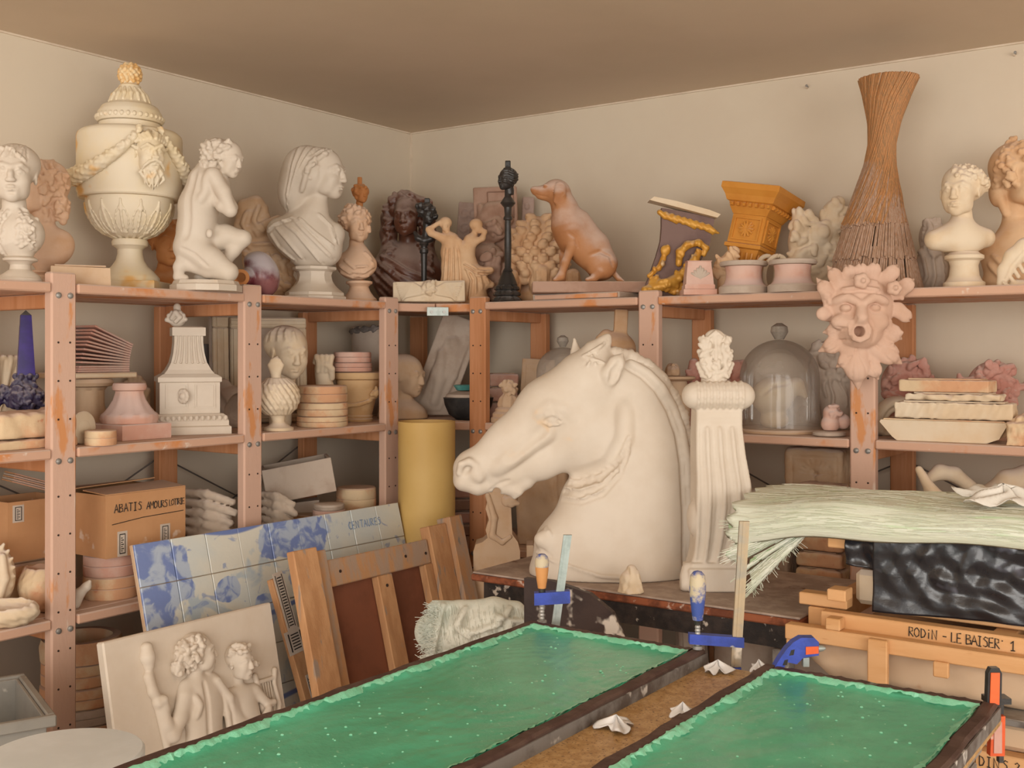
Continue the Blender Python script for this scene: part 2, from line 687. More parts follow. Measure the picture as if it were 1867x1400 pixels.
struct('floor', MB().box(-3.6, 4.5, -2.5, 4.2, -0.1, 0.0), 'concrete')
struct('ceiling', MB().box(-3.6, 4.5, -2.5, 4.2, CEIL, CEIL + 0.1), 'ceiling_paint')
struct('wall_left', MB().box(WALLX - 0.12, WALLX, -2.5, WALLY + 0.12, 0, CEIL), 'wall_paint')
struct('wall_right', MB().box(WALLX, 4.5, WALLY, WALLY + 0.12, 0, CEIL), 'wall_paint')
struct('trim_1', MB().box(WALLX, WALLX + 0.008, WALLY - 0.008, WALLY, 0, CEIL), 'seam_paint')
struct('trim_2', MB().box(WALLX, WALLX + 0.007, -2.5, WALLY, CEIL - 0.006, CEIL), 'seam_paint')
struct('trim_3', MB().box(WALLX, 4.5, WALLY - 0.007, WALLY, CEIL - 0.006, CEIL), 'seam_paint')

for i, (px, py) in enumerate(((1472, 160), (1850, 100))):
    q = ray(px)
    k = WALLY / q.y
    p = Vector((q.x * k, WALLY, CAMZ + (HYP - py) * k / FPX))
    t = thing('wall_screw', ['small screw in the wall left of the reed sheaf top', 'small screw in the wall at the top right edge'][i], 'screw', p, 0)
    MB().tube([(0, 0.001, 0), (0, -0.010, 0)], 0.005, 8).build('plug', 'seam_paint', t)
    MB().tube([(0.004, -0.004, 0.001), (0.006, -0.022, 0.002), (0.006, -0.025, 0.002)], [0.0025, 0.0025, 0.005], 8).build('screw_head', 'steel', t)

# ------------------------------------------------------------------ shelving
PW, PT = 0.078, 0.036           # post width along the shelf, thickness
BT = 0.028                      # board thickness
YL = [1.806, 1.806 + 0.688, 1.806 + 1.377]      # post positions of the left shelving
YL0 = YL[0] - 0.69
XR = [-2.564, -2.564 + 0.741, -2.564 + 1.483, -2.564 + 2.224]
LBACK, RBACK = -3.27, 3.862


def grooved_post(name, m, L, parent, loc, rz, holes, bolts):
    """upright plank with rounded edges; holes are sunk discs, bolts are sub-parts"""
    p = MB().cbox(-PW / 2, PW / 2, 0, PT, 0, L, 0.005).build(name, m, parent, loc=loc, rot=(0, 0, rz))
    if bolts:
        hm = MB()
        for z in holes:
            for x in (-0.018, 0.018):
                hm.tube([(x, 0.001, z), (x, -0.0012, z)], 0.0032, 6)
        if holes:
            tag(hm.build('drill_holes', 'dark_hole', p), kind='stuff')
        for z in bolts:
            for x in (-0.018, 0.018):
                MB().tube([(x, 0, z), (x, -0.004, z), (x, -0.007, z)], [0.0088, 0.0085, 0.004], 8).build('bolt', 'steel', p, True)
    return p


def zhole(bz):
    out, z = [], ZB - 0.2
    while z < ZT - 0.03:
        if all(abs(z - b) > 0.05 for b in bz):
            out.append(z)
        z += 0.107
    return out


bolt_z = [ZT - 0.035, ZM - 0.035, ZL - 0.035, ZB - 0.035]
shl = thing('wooden_shelving', 'long pine shelving along the left wall, its uprights smeared with pinkish plaster dust', 'shelving', (0, 0, 0), 0)
for i, y in enumerate([YL0] + YL):
    top = ZT + (0.03 if i != 3 else 0.018)
    grooved_post('post', 'dusty_pine', top, shl, (-AX + 0.001, y, 0), math.pi / 2, zhole(bolt_z) if i else [], bolt_z if i else [])
    MB().cbox(-PW / 2, PW / 2, 0, PT, 0, ZT - 0.03, 0.004).build('back_post', 'clean_pine', shl, loc=(LBACK + PT, y, 0), rot=(0, 0, math.pi / 2))
    for z in (ZT, ZM, ZL, ZB):
        MB().cbox(LBACK + PT + 0.001, -AX - PT, y - 0.017, y + 0.017, z - BT - 0.042, z - BT - 0.001, 0.003).build('cross_rail', 'clean_pine', shl)
ys = [YL0] + YL
for z in (ZT, ZM, ZL, ZB):
    for a, b in zip(ys[:-1], ys[1:]):
        w = (-AX - PT - 0.004 - LBACK)
        for j in range(3):
            x0 = LBACK + w * j / 3
            MB().cbox(x0 + 0.002, x0 + w / 3 - 0.002, a + 0.003, b - 0.003, z - BT, z, 0.003).build('shelf_board', 'board_pine', shl)
        MB().cbox(-AX - PT - 0.002, -AX + 0.006, a + PW / 2 + 0.002, b - PW / 2 - 0.002, z - BT, z, 0.004).build('front_board', 'board_pine', shl)
for a, b in zip(ys[:-1], ys[1:]):
    for z0, z1 in ((ZL + 0.02, ZM - 0.1), (ZM - 0.1, ZL + 0.02)):
        MB().tube([(LBACK - 0.012, a, z0), (LBACK - 0.012, b, z1)], 0.003, 6).build('brace_wire', 'wire', shl)

shr = thing('wooden_shelving', 'long pine shelving along the right wall behind the horse head', 'shelving', (0, 0, 0), 0)
for i, x in enumerate(XR):
    grooved_post('post', 'clean_pine' if i == 0 else 'dusty_pine', ZT + 0.022, shr, (x, RY, 0), 0, zhole(bolt_z), bolt_z)
    MB().cbox(-PW / 2, PW / 2, 0, PT, 0, ZT - 0.03, 0.004).build('back_post', 'clean_pine', shr, loc=(x, RBACK - PT, 0))
    for z in (ZT, ZM, ZL, ZB):
        MB().cbox(x - 0.017, x + 0.017, RY + PT, RBACK - PT - 0.001, z - BT - 0.042, z - BT - 0.001, 0.003).build('cross_rail', 'clean_pine', shr)
for z in (ZT, ZM, ZL, ZB):
    for a, b in zip(XR[:-1], XR[1:]):
        w = RBACK - RY - PT - 0.004
        for j in range(3):
            y0 = RY + PT + 0.004 + w * j / 3
            MB().cbox(a + 0.003, b - 0.003, y0 + 0.002, y0 + w / 3 - 0.002, z - BT, z, 0.003).build('shelf_board', 'board_pine', shr)
        MB().cbox(a + PW / 2 + 0.002, b - PW / 2 - 0.002, RY - 0.006, RY + PT + 0.002, z - BT, z, 0.004).build('front_board', 'board_pine', shr)
for a, b in zip(XR[:-1], XR[1:]):
    for z0, z1 in ((ZL + 0.02, ZM - 0.1), (ZM - 0.1, ZL + 0.02)):
        MB().tube([(a, RBACK + 0.012, z0), (b, RBACK + 0.012, z1)], 0.003, 6).build('brace_wire', 'wire', shr)

# corner bay between the two runs: boards at each level, a back post and a galvanised corner plate
yc0, xc1 = YL[2] + 0.003, XR[0] - 0.003
shc = thing('corner_shelving', 'corner bay of the pine shelving joining both wall runs, with galvanised corner plate', 'shelving', (0, 0, 0), 0)
for z in (ZT, ZM, ZL, ZB):
    MB().prism([(LBACK + .039, -3.822), (xc1, -3.822), (xc1, -RY - 0.045), (xc1 - 0.1, -RY - 0.045), (-AX - 0.045, -yc0 - 0.12), (-AX - 0.045, -yc0 - 0.005), (LBACK + .039, -yc0 - 0.005)],
               z - BT, z, Matrix(((1, 0, 0, 0), (0, 0, -1, 0), (0, 1, 0, 0), (0, 0, 0, 1)))).build('shelf_board', 'board_pine', shc)
pA, pB = Vector((-AX - 0.02, YL[2] + PW / 2 + 0.004, 0)), Vector((XR[0] - PW / 2 - 0.004, RY + 0.03, 0))
pM = Vector((-AX + 0.055, RY - 0.075 + 0.06, 0))
pM = (pA + pB) / 2 + Vector((-0.018, 0.03, 0))
for z in (ZT, ZM):
    for a, b in ((pA, pM), (pM, pB)):
        dv = (b - a)
        M = Matrix.Translation(a) @ Matrix.Rotation(math.atan2(dv.y, dv.x), 4, 'Z')
        MB().cbox(0.001, dv.length - 0.001, 0.0, 0.022, z - BT - 0.006, z - 0.002, 0.003, M).build('front_rail', 'board_pine', shc)
MB().cbox(-PW / 2, PW / 2, 0, PT, 0, ZT - 0.03, 0.004).build('back_post', 'clean_pine', shc, loc=(LBACK + 0.05, 3.8235, 0), rot=(0, 0, 0))
dv = pB - pA
M = Matrix.Translation((pA + pB) / 2 + Vector((0.006, 0.012, ZT - 0.034))) @ Matrix.Rotation(math.atan2(dv.y, dv.x), 4, 'Z')
pl = MB().cbox(-0.042, 0.042, -0.012, -0.008, -0.017, 0.017, 0.001, M).build('corner_plate', 'galvanised', shc)
for sx in (-0.024, 0.024):
    a, b = M @ Vector((sx, -0.012, -0.002)), M @ Vector((sx, -0.017, -0.002))
    MB().tube([a, b], 0.006, 8).build('bolt', 'steel', pl, True)
# ------------------------------------------------------------------ casting table with the two green trays
mat('granite', '#c29d6c', '#aa824f', 60, 0.35, 0.65, rough=0.4, bump=0.1, c3='#6b4c2e', s3=190, t3=0.57, spec=0.4)
mat('tray_frame', '#4a342d', '#5b463d', 16, rough=0.65, bump=0.5, bscale=35, c3='#8d9a90', s3=14, t3=0.67)
mat('frame_side', '#7d7873', '#5a504a', 12, rough=0.7, bump=0.3, c3='#c8c2ba', s3=18, t3=0.6)
mat('green_rubber', '#4cab86', '#58b993', 6, 0.4, 0.65, rough=0.2, bump=0.4, bscale=38, c3='#84c9a6', s3=48, t3=0.66, spec=0.45)
mat('mint_rubber', '#8ad0ae', '#78c39e', 20, rough=0.3, bump=0.8, bscale=60)
mat('white_gloss', '#dedbd8', '#cfcac6', 12, rough=0.3, bump=0.2)
mat('table_steel', '#9a958f', '#7c746c', 10, rough=0.5, bump=0.2, c3='#d0cac2', s3=9, t3=0.6)

TZ = 0.885
tb = thing('casting_table', 'worktable with speckled tan stone top under the two green trays', 'table', (-0.9, 1.2, 0))
MB().cbox(-0.53, 0.488, -0.9, 0.86, TZ - 0.03, TZ - 0.012, 0.003).build('table_top', 'granite', tb)
for x in (-0.47, 0.44):
    MB().box(x - 0.02, x + 0.02, -0.88, 0.84, TZ - 0.075, TZ - 0.0305).build('apron', 'table_steel', tb)
    for y in (-0.8, 0.76):
        MB().cbox(x - 0.025, x + 0.025, y - 0.025, y + 0.025, 0, TZ - 0.076, 0.003).build('leg', 'table_steel', tb)


def tray(label, x0, x1, y0, y1, seed):
    """open casting tray: four dark bars and a slab of poured green rubber"""
    g = np.random.default_rng(seed)
    cx, cy = (x0 + x1) / 2, (y0 + y1) / 2
    t = thing('casting_tray', label, 'tray', (cx, cy, TZ - 0.012), group='green rubber casting trays')
    w, h, b = (x1 - x0) / 2, (y1 - y0) / 2, 0.026

    def bar(ax0, ax1, ay0, ay1, long_y):
        mb = MB()
        n = 40

        def fn(U, V):
            # cross-section (V) swept along the bar (U), a little uneven
            sec = [(0, 0), (0, .026), (.18, .029), (.82, .029), (1, .026), (1, 0)]
            k = np.clip(np.round(V * 5).astype(int), 0, 5)
            a = np.array([s[0] for s in sec])[k]
            z = np.array([s[1] for s in sec])[k] + (k > 0) * (k < 5) * 0.0016 * np.sin(U * 37 + seed + V * 5) * np.sin(U * 91)
            j = 0.0015 * np.sin(U * 53 + seed)
            if long_y:
                return ax0 + (ax1 - ax0) * a + j, ay0 + (ay1 - ay0) * U, z
            return ax0 + (ax1 - ax0) * U, ay0 + (ay1 - ay0) * a + j, z
        P, q = grid_solid(n, 6, fn)
        if not long_y:
            q = q[:, ::-1]
        m2 = mesh_np('frame_bar', P, q[:, ::-1], False)
        return obj('frame_bar', m2, 'tray_frame', t)
    bar(-w - b, -w, -h - b, h + b, True)
    bar(w, w + b, -h - b, h + b, True)
    bar(-w + .0005, w - .0005, h, h + b, False)
    bar(-w + .0005, w - .0005, -h - b, -h, False)
    for sx in (-w - b - 0.003, w + b):
        MB().box(sx, sx + 0.003, -h - b, h + b, 0.0, 0.022).build('frame_side', 'frame_side', t)
    ph = g.uniform(0, 6, 12)
    nx, ny = 70, 190

    def surf(U, V):
        x, y = (U - .5) * 2 * w * 0.999, (V - .5) * 2 * h * 0.999
        e = np.minimum(w - np.abs(x), h - np.abs(y))
        z = 0.019 + 0.009 * np.exp(-(e / 0.011) ** 2) * (0.8 + 0.3 * np.sin(x * 90 + y * 60 + ph[0]) * np.sin(y * 140 + ph[1]))
        z += 0.0011 * (np.sin(x * 35 + 4 * np.sin(y * 9 + ph[2]) + ph[3]) * np.sin(y * 22 + 3 * np.sin(x * 14 + ph[4])))
        z += 0.0006 * np.sin(x * 120 + 9 * np.sin(y * 13)) * np.sin(y * 90 + 6 * np.sin(x * 21))
        return x, y, z
    P, q = grid_solid(nx, ny, surf, back=(0, 0, -0.016))
    P[nx * ny:, 2] = 0.001
    fill = obj('rubber_fill', mesh_np('rubber_fill', P, q, True), 'green_rubber', t)
    # mint ragged lip where the rubber climbs the bars, and the bubbles in the surface
    lip = MB()
    gl = random.Random(seed)

    def ribbon(n, fn):
        v, f = [], []
        for i in range(n):
            t = i / (n - 1)
            w_ = .007 + .004 * math.sin(i * .31 + seed) * math.sin(i * .113) + gl.uniform(-.002, .0035)
            o_ = gl.uniform(0, .004) if gl.random() < .3 else 0
            zz = .0285 + gl.uniform(-.0012, .0012)
            v += [fn(t, -o_, zz + .0012), fn(t, w_ * .45, zz + .0006), fn(t, w_, zz - .004), fn(t, w_ * 1.4, .0215)]
        for i in range(n - 1):
            for k in range(3):
                f.append([i * 4 + k, i * 4 + k + 1, (i + 1) * 4 + k + 1, (i + 1) * 4 + k])
        lip.add(v, f)
    ribbon(240, lambda t, o_, z: (-w + o_, -h + 2 * h * t, z))
    ribbon(240, lambda t, o_, z: (w - o_, h - 2 * h * t, z))
    ribbon(60, lambda t, o_, z: (w - 2 * w * t, -h + o_, z))
    ribbon(60, lambda t, o_, z: (-w + 2 * w * t, h - o_, z))
    tag(lip.build('rubber_lip', 'mint_rubber', fill, True), kind='stuff')
    bub = MB()
    for _ in range(230):
        x, y = g.uniform(-w + .02, w - .02), g.uniform(-h + .02, h - .02)
        r = g.uniform(0.0012, 0.0034)
        bub.lathe([(r, 0), (r * .75, r * .5), (r * .2, r * .75)], 6, (x, y, 0.0185))
    tag(bub.build('bubbles', 'mint_rubber', fill, True), kind='stuff')
    return t


tray('left tray of poured green rubber, below the horse head', -1.372, -0.995, 0.36, 2.03, 1)
tray('right tray of poured green rubber, held by the orange clamp', -0.806, -0.436, 0.36, 2.005, 2)


def scrap(px, py, px_, label, seed, sx=0.045, sy=0.03):
    p, s = at_floor(px, py, TZ - 0.0115)
    p.x = px_
    g = np.random.default_rng(seed)
    ph = g.uniform(0, 6, 6)

    def fn(U, V):
        a, r = U * 2 * math.pi, V
        rr = r * (1 + 0.28 * np.sin(3 * a + ph[0]) + 0.16 * np.sin(5 * a + ph[1]) + .1 * np.sin(9 * a + ph[2]))
        return sx * rr * np.cos(a), sy * rr * np.sin(a), 0.003 + 0.018 * (1 - r) * np.abs(np.sin(2 * a + ph[3])) + 0.004 * np.sin(7 * a) * r + .004
    P, q = grid_solid(49, 7, fn, back=(0, 0, -0.002))
    P[:, 2] = np.maximum(P[:, 2], 0.0)
    tag(obj('scrap', mesh_np('scrap', P, q, True), 'white_gloss', None, p, (0, 0, seed * 0.7)), label, 'scrap', 'white scraps on the table top')


scrap(1255, 1215, -.925, 'white peeled scrap on the stone strip, nearest the blue handled clamp', 1, 0.026, 0.026)
scrap(1048, 1312, -.922, 'largest white scrap, in the middle of the stone strip beside the left tray', 2, 0.026, 0.03)
scrap(1222, 1300, -.862, 'flat white scrap against the right tray bar, in the middle of the strip', 3, 0.016, 0.024)
scrap(1372, 1222, -.86, 'small white scrap by the far corner of the right tray', 5, 0.015, 0.02)

# ------------------------------------------------------------------ modelling bench
mat('bench_top', '#a08d80', '#b6a396', 14, rough=0.8, bump=0.4, c3='#6d4634', s3=11, t3=0.63)
mat('bench_edge', '#96573a', '#6b3c28', 20, rough=0.75, bump=0.4, c3='#d3c4b6', s3=22, t3=0.62)
mat('bench_black', '#262120', '#3a302c', 20, rough=0.6, bump=0.5, c3='#bfb2a5', s3=30, t3=0.60)
BZ = 0.85
bn = thing('modelling_bench', 'paint-splashed bench with worn top that carries the horse head', 'bench', (-1.495, 2.9, 0))
MB().cbox(-0.505, 0.505, -0.265, 0.27, BZ - 0.006, BZ, 0.002).build('top_board', 'bench_top', bn)
MB().cbox(-0.507, 0.507, -0.272, 0.272, BZ - 0.026, BZ - 0.0065, 0.004).build('edge_board', 'bench_edge', bn)
MB().box(-0.47, 0.47, -0.255, -0.225, BZ - 0.085, BZ - 0.027).build('apron', 'bench_black', bn)
MB().box(-0.47, 0.47, 0.225, 0.255, BZ - 0.085, BZ - 0.027).build('apron', 'bench_black', bn)
for x in (-0.455, 0.455):
    MB().box(x - 0.015, x + 0.015, -0.224, 0.224, BZ - 0.085, BZ - 0.027).build('apron', 'bench_black', bn)
    for y in (-0.245, 0.245):
        MB().cbox(x - 0.022, x + 0.022, y - 0.022, y + 0.022, 0, BZ - 0.086, 0.003).build('leg', 'frame_side', bn)
# ------------------------------------------------------------------ plaster casts: materials
mat('plaster_white', '#d5c8b8', '#cebfad', 7, 0.35, 0.7, rough=0.6, bump=0.05, bscale=50, c3='#d6bc9e', s3=7, t3=0.66)
mat('plaster_ivory', '#e0d2ba', '#e2cfaa', 5, 0.4, 0.65, rough=0.55, bump=0.06, bscale=50, c3='#dfae66', s3=6.0, t3=0.585)
mat('plaster_cream', '#dccab0', '#d6bd9c', 8, 0.38, 0.66, rough=0.7, bump=0.1, bscale=55, dust='#dccbbb')
mat('plaster_beige', '#cbae90', '#c39f7c', 9, 0.38, 0.66, rough=0.78, bump=0.2, bscale=55, dust='#d3bdab')
mat('plaster_grey', '#bfae9e', '#b29e8d', 9, rough=0.8, bump=0.2, bscale=55, dust='#cdbdb0')
mat('peach_plaster', '#d8b48e', '#d1a67d', 8, 0.4, 0.62, rough=0.7, bump=0.12, bscale=55, dust='#dbbba1', dlo=0.3)
mat('mould_plaster', '#d9bf9b', '#d2a07a', 7, 0.42, 0.6, rough=0.85, bump=0.5, bscale=45, c3='#c88f6c', s3=26, t3=0.64, dust='#cfb4a3')
mat('pink_plaster', '#d6b3a3', '#cd9c88', 7, 0.4, 0.62, rough=0.85, bump=0.2, bscale=50, dust='#cfb9b2', dlo=0.0, dhi=0.6)

# ------------------------------------------------------------------ the horse head
S = Sc(816, 1275, 600, 1066, -95, 100, 2.4)
# neck and base
S.c([(1152, 735, 0, 76), (1160, 850, 0, 94), (1148, 960, 0, 110), (1128, 1040, 0, 132)], k=40, flat=0.58)
S.e(1072, 925, 0, 50, 55, 48, k=30)
S.e(1044, 1000, 0, 70, 60, 58, k=36)
S.e(1115, 1045, 0, 150, 60, 86, k=20)
# skull, face, muzzle
S.e(1072, 780, 0, 80, 86, 52, k=24)
S.e(1085, 690, 0, 56, 48, 46, k=26)
S.c([(1062, 712, 0, 60), (1000, 752, 0, 54), (930, 815, 0, 42), (872, 858, 0, 34)], k=20, flat=0.86)
S.c([(1040, 815, 0, 46), (985, 845, 0, 34), (930, 868, 0, 26), (905, 878, 0, 20)], k=16, flat=0.9)
S.e(858, 858, 0, 33, 30, 30, 35, k=12)
S.c([(846, 882, 0, 20), (872, 892, 0, 16), (898, 893, 0, 10)], k=8, flat=1.3)        # upper lip
S.c([(912, 894, 0, 13), (938, 897, 0, 13), (960, 884, 0, 14)], k=9, flat=1.2)        # chin
S.c([(945, 902, 8, 8), (938, 912, 6, 4)], k=5)
S.c([(906, 902, 44, 7), (906, 900, -44, 7)], k=4, sub=True)

S.draw([(896, 897), (912, 886), (928, 880)], 3.0, 1, True, 3)
# nostril
S.e(853, 858, 32, 13, 9, 12, 40, k=8, sub=True)
S.c([(838, 866, 24, 5), (842, 850, 28, 5), (856, 845, 30, 6), (870, 852, 30, 5)], k=6)
S.e(872, 868, 26, 10, 14, 8, 20, k=10)
# cheek bone, brow and eye
S.draw([(905, 858), (955, 822), (1000, 792)], 7, -5.0, False, 16)
S.draw([(925, 840), (965, 808), (990, 786)], 5, 6.5, True, 12)
f0 = S.front(1004, 768)
S.e(1005, 768, f0 + 6, 17, 10, 9, -18, k=10, sub=True)
S.e(1005, 769, f0 - 7, 13, 9.5, 10, -18, k=2)
S.c([(987, 770, f0 - 3, 2.0), (995, 761, f0 + 2, 3.0), (1008, 759, f0 + 3, 3.2), (1020, 766, f0, 2.6), (1028, 774, f0 - 3, 1.5)], k=3)
S.c([(989, 773, f0 - 3, 1.6), (1000, 779, f0 + .5, 2.2), (1014, 778, f0, 2.0), (1024, 773, f0 - 2, 1.4)], k=3)
S.c([(982, 756, f0 - 7, 7), (1002, 746, f0 - 5, 8), (1026, 750, f0 - 6, 7), (1042, 764, f0 - 8, 5)], k=12)
# jaw line and throat wrinkles
S.draw([(1135, 745), (1134, 800), (1104, 852), (1050, 876)], 8, 6, True, 16)
for i in range(6):
    o = i * 7.5
    S.draw([(1023 - i * 2, 878 + o), (1055, 880 + o * 1.0), (1095, 866 + o * .95), (1125, 838 + o * .8), (1142, 800 + o * .6)], 2.6, 0.3, i % 2 == 1, 3)
    S.draw([(1023 - i * 2, 874 + o), (1055, 876 + o), (1095, 862 + o * .95), (1122, 836 + o * .8)], 2.2, 1.6, True, 3)
# ears and forelock
S.c([(1103, 712, 40, 9), (1108, 690, 46, 17), (1120, 668, 46, 14), (1131, 652, 42, 3)], k=6, flat=0.7)
S.c([(1110, 700, 56, 6), (1116, 684, 60, 9), (1125, 666, 58, 5)], k=5, sub=True)
S.c([(1058, 680, -24, 14), (1052, 650, -30, 10), (1049, 624, -32, 3)], k=5, flat=0.7)
S.e(1082, 658, 4, 32, 26, 26, 30, k=8)
S.c([(1085, 645, 6, 20), (1103, 628, 6, 11), (1108, 620, 6, 5)], k=7)
for i in range(6):
    S.draw([(1106 - i * 2, 626 + i * 2), (1092 - i * 6, 645 + i * 2), (1062 + i * 7, 672 - i)], 2.4, 1.2, i % 2 == 0, 2)
# mane: a standing crest with cut edge
crest = [(1122, 652), (1150, 660), (1178, 676), (1203, 700), (1224, 730), (1240, 765), (1249, 810), (1252, 860), (1253, 920), (1252, 985), (1250, 1040)]
S.c([(x, y, 0, 12) for x, y in crest], k=10, flat=1.0)
inner = [(1136, 674), (1166, 692), (1192, 718), (1213, 752), (1228, 795), (1236, 850), (1240, 930), (1240, 1030)]
S.draw(inner, 3.6, 0.6, True, 3)
S.draw([(x + 11, y - 6) for x, y in inner[:5]] + [(x + 12, y) for x, y in inner[5:]], 7, -2, False, 4)
# base band and boss at the breast
S.e(990, 984, 34, 17, 15, 14, k=14)
S.draw([(968, 976), (978, 965), (994, 964), (1003, 974)], 2.4, 0.6, False, 4)
S.draw([(972, 1006), (1000, 1016), (1050, 1030), (1090, 1040), (1130, 1042)], 2.6, 1.2, False, 3)
S.draw([(985, 1000), (1020, 1024), (1075, 1038)], 2.2, 1.2, True, 3)
S.cut_below(1052)
V = Sc(1096, 1284, 626, 1064, -34, 36, 2.0)
V.c([(x, y, 0, 14.5) for x, y in crest], k=10, flat=1.25)
g = random.Random(3)
for a, b in zip(crest[:-1], crest[1:]):
    n = max(2, int(math.dist(a, b) / 9))
    for i in range(n):
        t = i / n
        x, y = a[0] + (b[0] - a[0]) * t, a[1] + (b[1] - a[1]) * t
        dx, dy = (b[1] - a[1]), -(b[0] - a[0])
        L = math.hypot(dx, dy)
        dx, dy = dx / L, dy / L
        if y < 900:
            V.c([(x + dx * 15, y + dy * 15, -14, 2.2), (x + dx * 16, y + dy * 16, 14, 2.2)], k=2.5, sub=True)
            V.c([(x - dx * 16, y - dy * 16, 17 + 3 * g.random(), 3.2), (x - dx * 5, y - dy * 5, 19, 2.4)], k=3)
        V.draw([(x + dx * 12, y + dy * 12), (x - dx * 8, y - dy * 8)], 1.4, 0.6, True, 1.5, 4)
V.cut_below(1052)
p, s = at_depth(1116, 3.27, BZ + .0007)
hs = thing('horse_head', 'large white plaster horse head with cropped mane on the bench', 'sculpture', p, TH)
obj('horse_bust', S.mesh('horse_bust', 1116, 1052, s), 'plaster_white', hs)
obj('mane', V.mesh('mane', 1116, 1052, s), 'plaster_white', hs)
# ------------------------------------------------------------------ helpers for the casts


def put(wall, px, d, z):
    return (on_left if wall == 'L' else on_right)(px, d, z + 0.0007)


def lathe_px(T, name, m, prof, s, u=0.0, seg=36, mod=None, w=0.0):
    """turned part: prof of (radius px, height px above the thing's base), axis u px beside the base point, w px towards the viewer"""
    pr = [(r * s, z * s) for r, z in prof]
    if pr[0][1] > pr[-1][1]:
        pr = pr[::-1]
    return MB().lathe(pr, seg, (u * s, -w * s, 0), mod).build(name, m, T, True)


def box_px(T, name, m, x0, x1, z0, z1, w0, w1, s, rot=None, c=1.5):
    """chamfered block in px: x across, z up from the base, w towards the viewer"""
    return MB().cbox(x0 * s, x1 * s, -w1 * s, -w0 * s, z0 * s, z1 * s, c * s, rot).build(name, m, T)


def clay(T, name, m, S, u0, v0, s):
    return obj(name, S.mesh(name, u0, v0, s), m, T)


def folds(S, lines, r=2.2, off=0.8):
    for i, l in enumerate(lines):
        S.draw(l, r, off, False, r * 1.3)
        S.draw([(x + r * 1.7, y + r * 1.2) for x, y in l], r * 0.8, r * 0.5, True, r)


def round_socle(T, m, s, u, h, r0, r1):
    """turned socle: h high, r0 foot radius, r1 top radius"""
    pr = [(r0, 0), (r0, h * .14), (r0 * .93, h * .18), (r0 * .9, h * .26), (r1 * .62, h * .5), (r1 * .58, h * .68), (r1 * .72, h * .78), (r1 * .98, h * .84), (r1, h * .92), (r1 * .8, h)]
    return lathe_px(T, 'socle', m, pr, s, u, 32)


mat('peach_terracotta', '#d6b498', '#cea685', 8, 0.4, 0.62, rough=0.7, bump=0.1, bscale=55, dust='#dcc0ab', dlo=0.2)
mat('orange_terracotta', '#cd8c55', '#c5814a', 8, rough=0.65, bump=0.15, bscale=60, dust='#d9ab83', dlo=0.4)
mat('brown_glaze', '#6b412f', '#5b3728', 8, 0.4, 0.62, rough=0.38, bump=0.1, bscale=60, dust='#a8938a', dlo=-0.1, dhi=0.6, dmax=0.85, spec=0.5)
mat('dark_bronze', '#2d2a28', '#3a3532', 12, rough=0.35, bump=0.25, bscale=70, dust='#8f8884', dlo=0.45, dhi=1.0, dmax=0.6, spec=0.5)
mat('mauve_dust', '#b39c90', '#a58b7e', 9, rough=0.85, bump=0.3, bscale=60, dust='#c0aba1')
mat('brown_dust', '#b08f7c', '#a07d69', 9, rough=0.8, bump=0.25, bscale=60, dust='#c2a997')
mat('dog_clay', '#b07a50', '#a56e45', 8, rough=0.6, bump=0.06, bscale=60, dust='#cbb0a0', dlo=-0.15, dhi=0.55, dmax=0.9)
mat('purple_glaze', '#6a3038', '#8a5a5a', 14, 0.4, 0.6, rough=0.25, bump=0.1, dust='#b9b0b4', dlo=-0.1, dhi=0.35, dmax=0.95)

# ------------------------------------------------------------------ white child bust at the left edge
p, s = put('L', 37, 0.10, ZT)
T = thing('child_bust', 'white plaster child bust in a frilled coat at the left edge of top shelf', 'bust', p, TH)
S = Sc(-42, 90, 248, 470, -60, 72, 1.5)
head(S, 28, 366, 8, 108, yaw=18, pitch=-2, neck=.25, child=True)
S.reset()
S.e(26, 292, -4, 44, 38, 42, k=6)
S.e(32, 420, -4, 46, 42, 38, k=16)
S.e(-8, 408, -6, 26, 30, 28, k=14)
S.c([(30, 440, 0, 34), (38, 462, 0, 20)], k=10)
S.draw([(-14, 282), (10, 268), (36, 268), (58, 290)], 2.2, 0.6, False, 3)
for i in range(9):
    S.draw([(14 + i * 5, 260), (8 + i * 6, 272), (0 + i * 7.5, 284)], 1.6, 0.3, i % 2 == 0, 2)
folds(S, [[(40, 378), (52, 400), (62, 428), (66, 448)], [(46, 374), (60, 396), (70, 424)], [(22, 380), (10, 400), (6, 430), (14, 456)], [(10, 382), (-6, 402), (-14, 430)]], 3.0)
S.curls(60, 44, 70, 384, 450, 2.6, seed=4)
S.curls(26, 10, 22, 384, 440, 2.2, seed=5)
S.cut_below(462)
clay(T, 'bust', 'plaster_white', S, 37, 508, s)
round_socle(T, 'plaster_white', s, 0, 47, 38, 30)

# ------------------------------------------------------------------ peach woman bust behind it
p, s = put('L', 80, 0.255, ZT)
T = thing('woman_bust', 'peach terracotta bust of a woman with curled chignon, between child bust and urn', 'bust', p, TH)
S = Sc(22, 146, 246, 468, -60, 60, 2.0)
head(S, 76, 362, 10, 98, yaw=-48, neck=.35)
S.reset()
S.e(88, 300, -6, 40, 42, 40, k=6)
S.e(112, 345, -6, 17, 26, 18, k=5)
S.c([(118, 352, 0, 9), (120, 372, 2, 7)], k=4)
S.c([(70, 410, -4, 34), (112, 410, -4, 22)], k=10)
S.e(90, 420, -4, 44, 36, 34, k=14)
S.c([(88, 440, 0, 26), (86, 462, 0, 15)], k=10)
for i in range(7):
    S.draw([(60 + i * 8, 262 - abs(3 - i)), (82 + i * 6, 285), (108, 318 + i * 4)], 3.0, 0.4, i % 2 == 0, 2)
S.curls(130, 92, 130, 285, 372, 4.0, seed=6, long=1.3)
S.cut_below(462)
clay(T, 'bust', 'peach_terracotta', S, 84, 492, s)
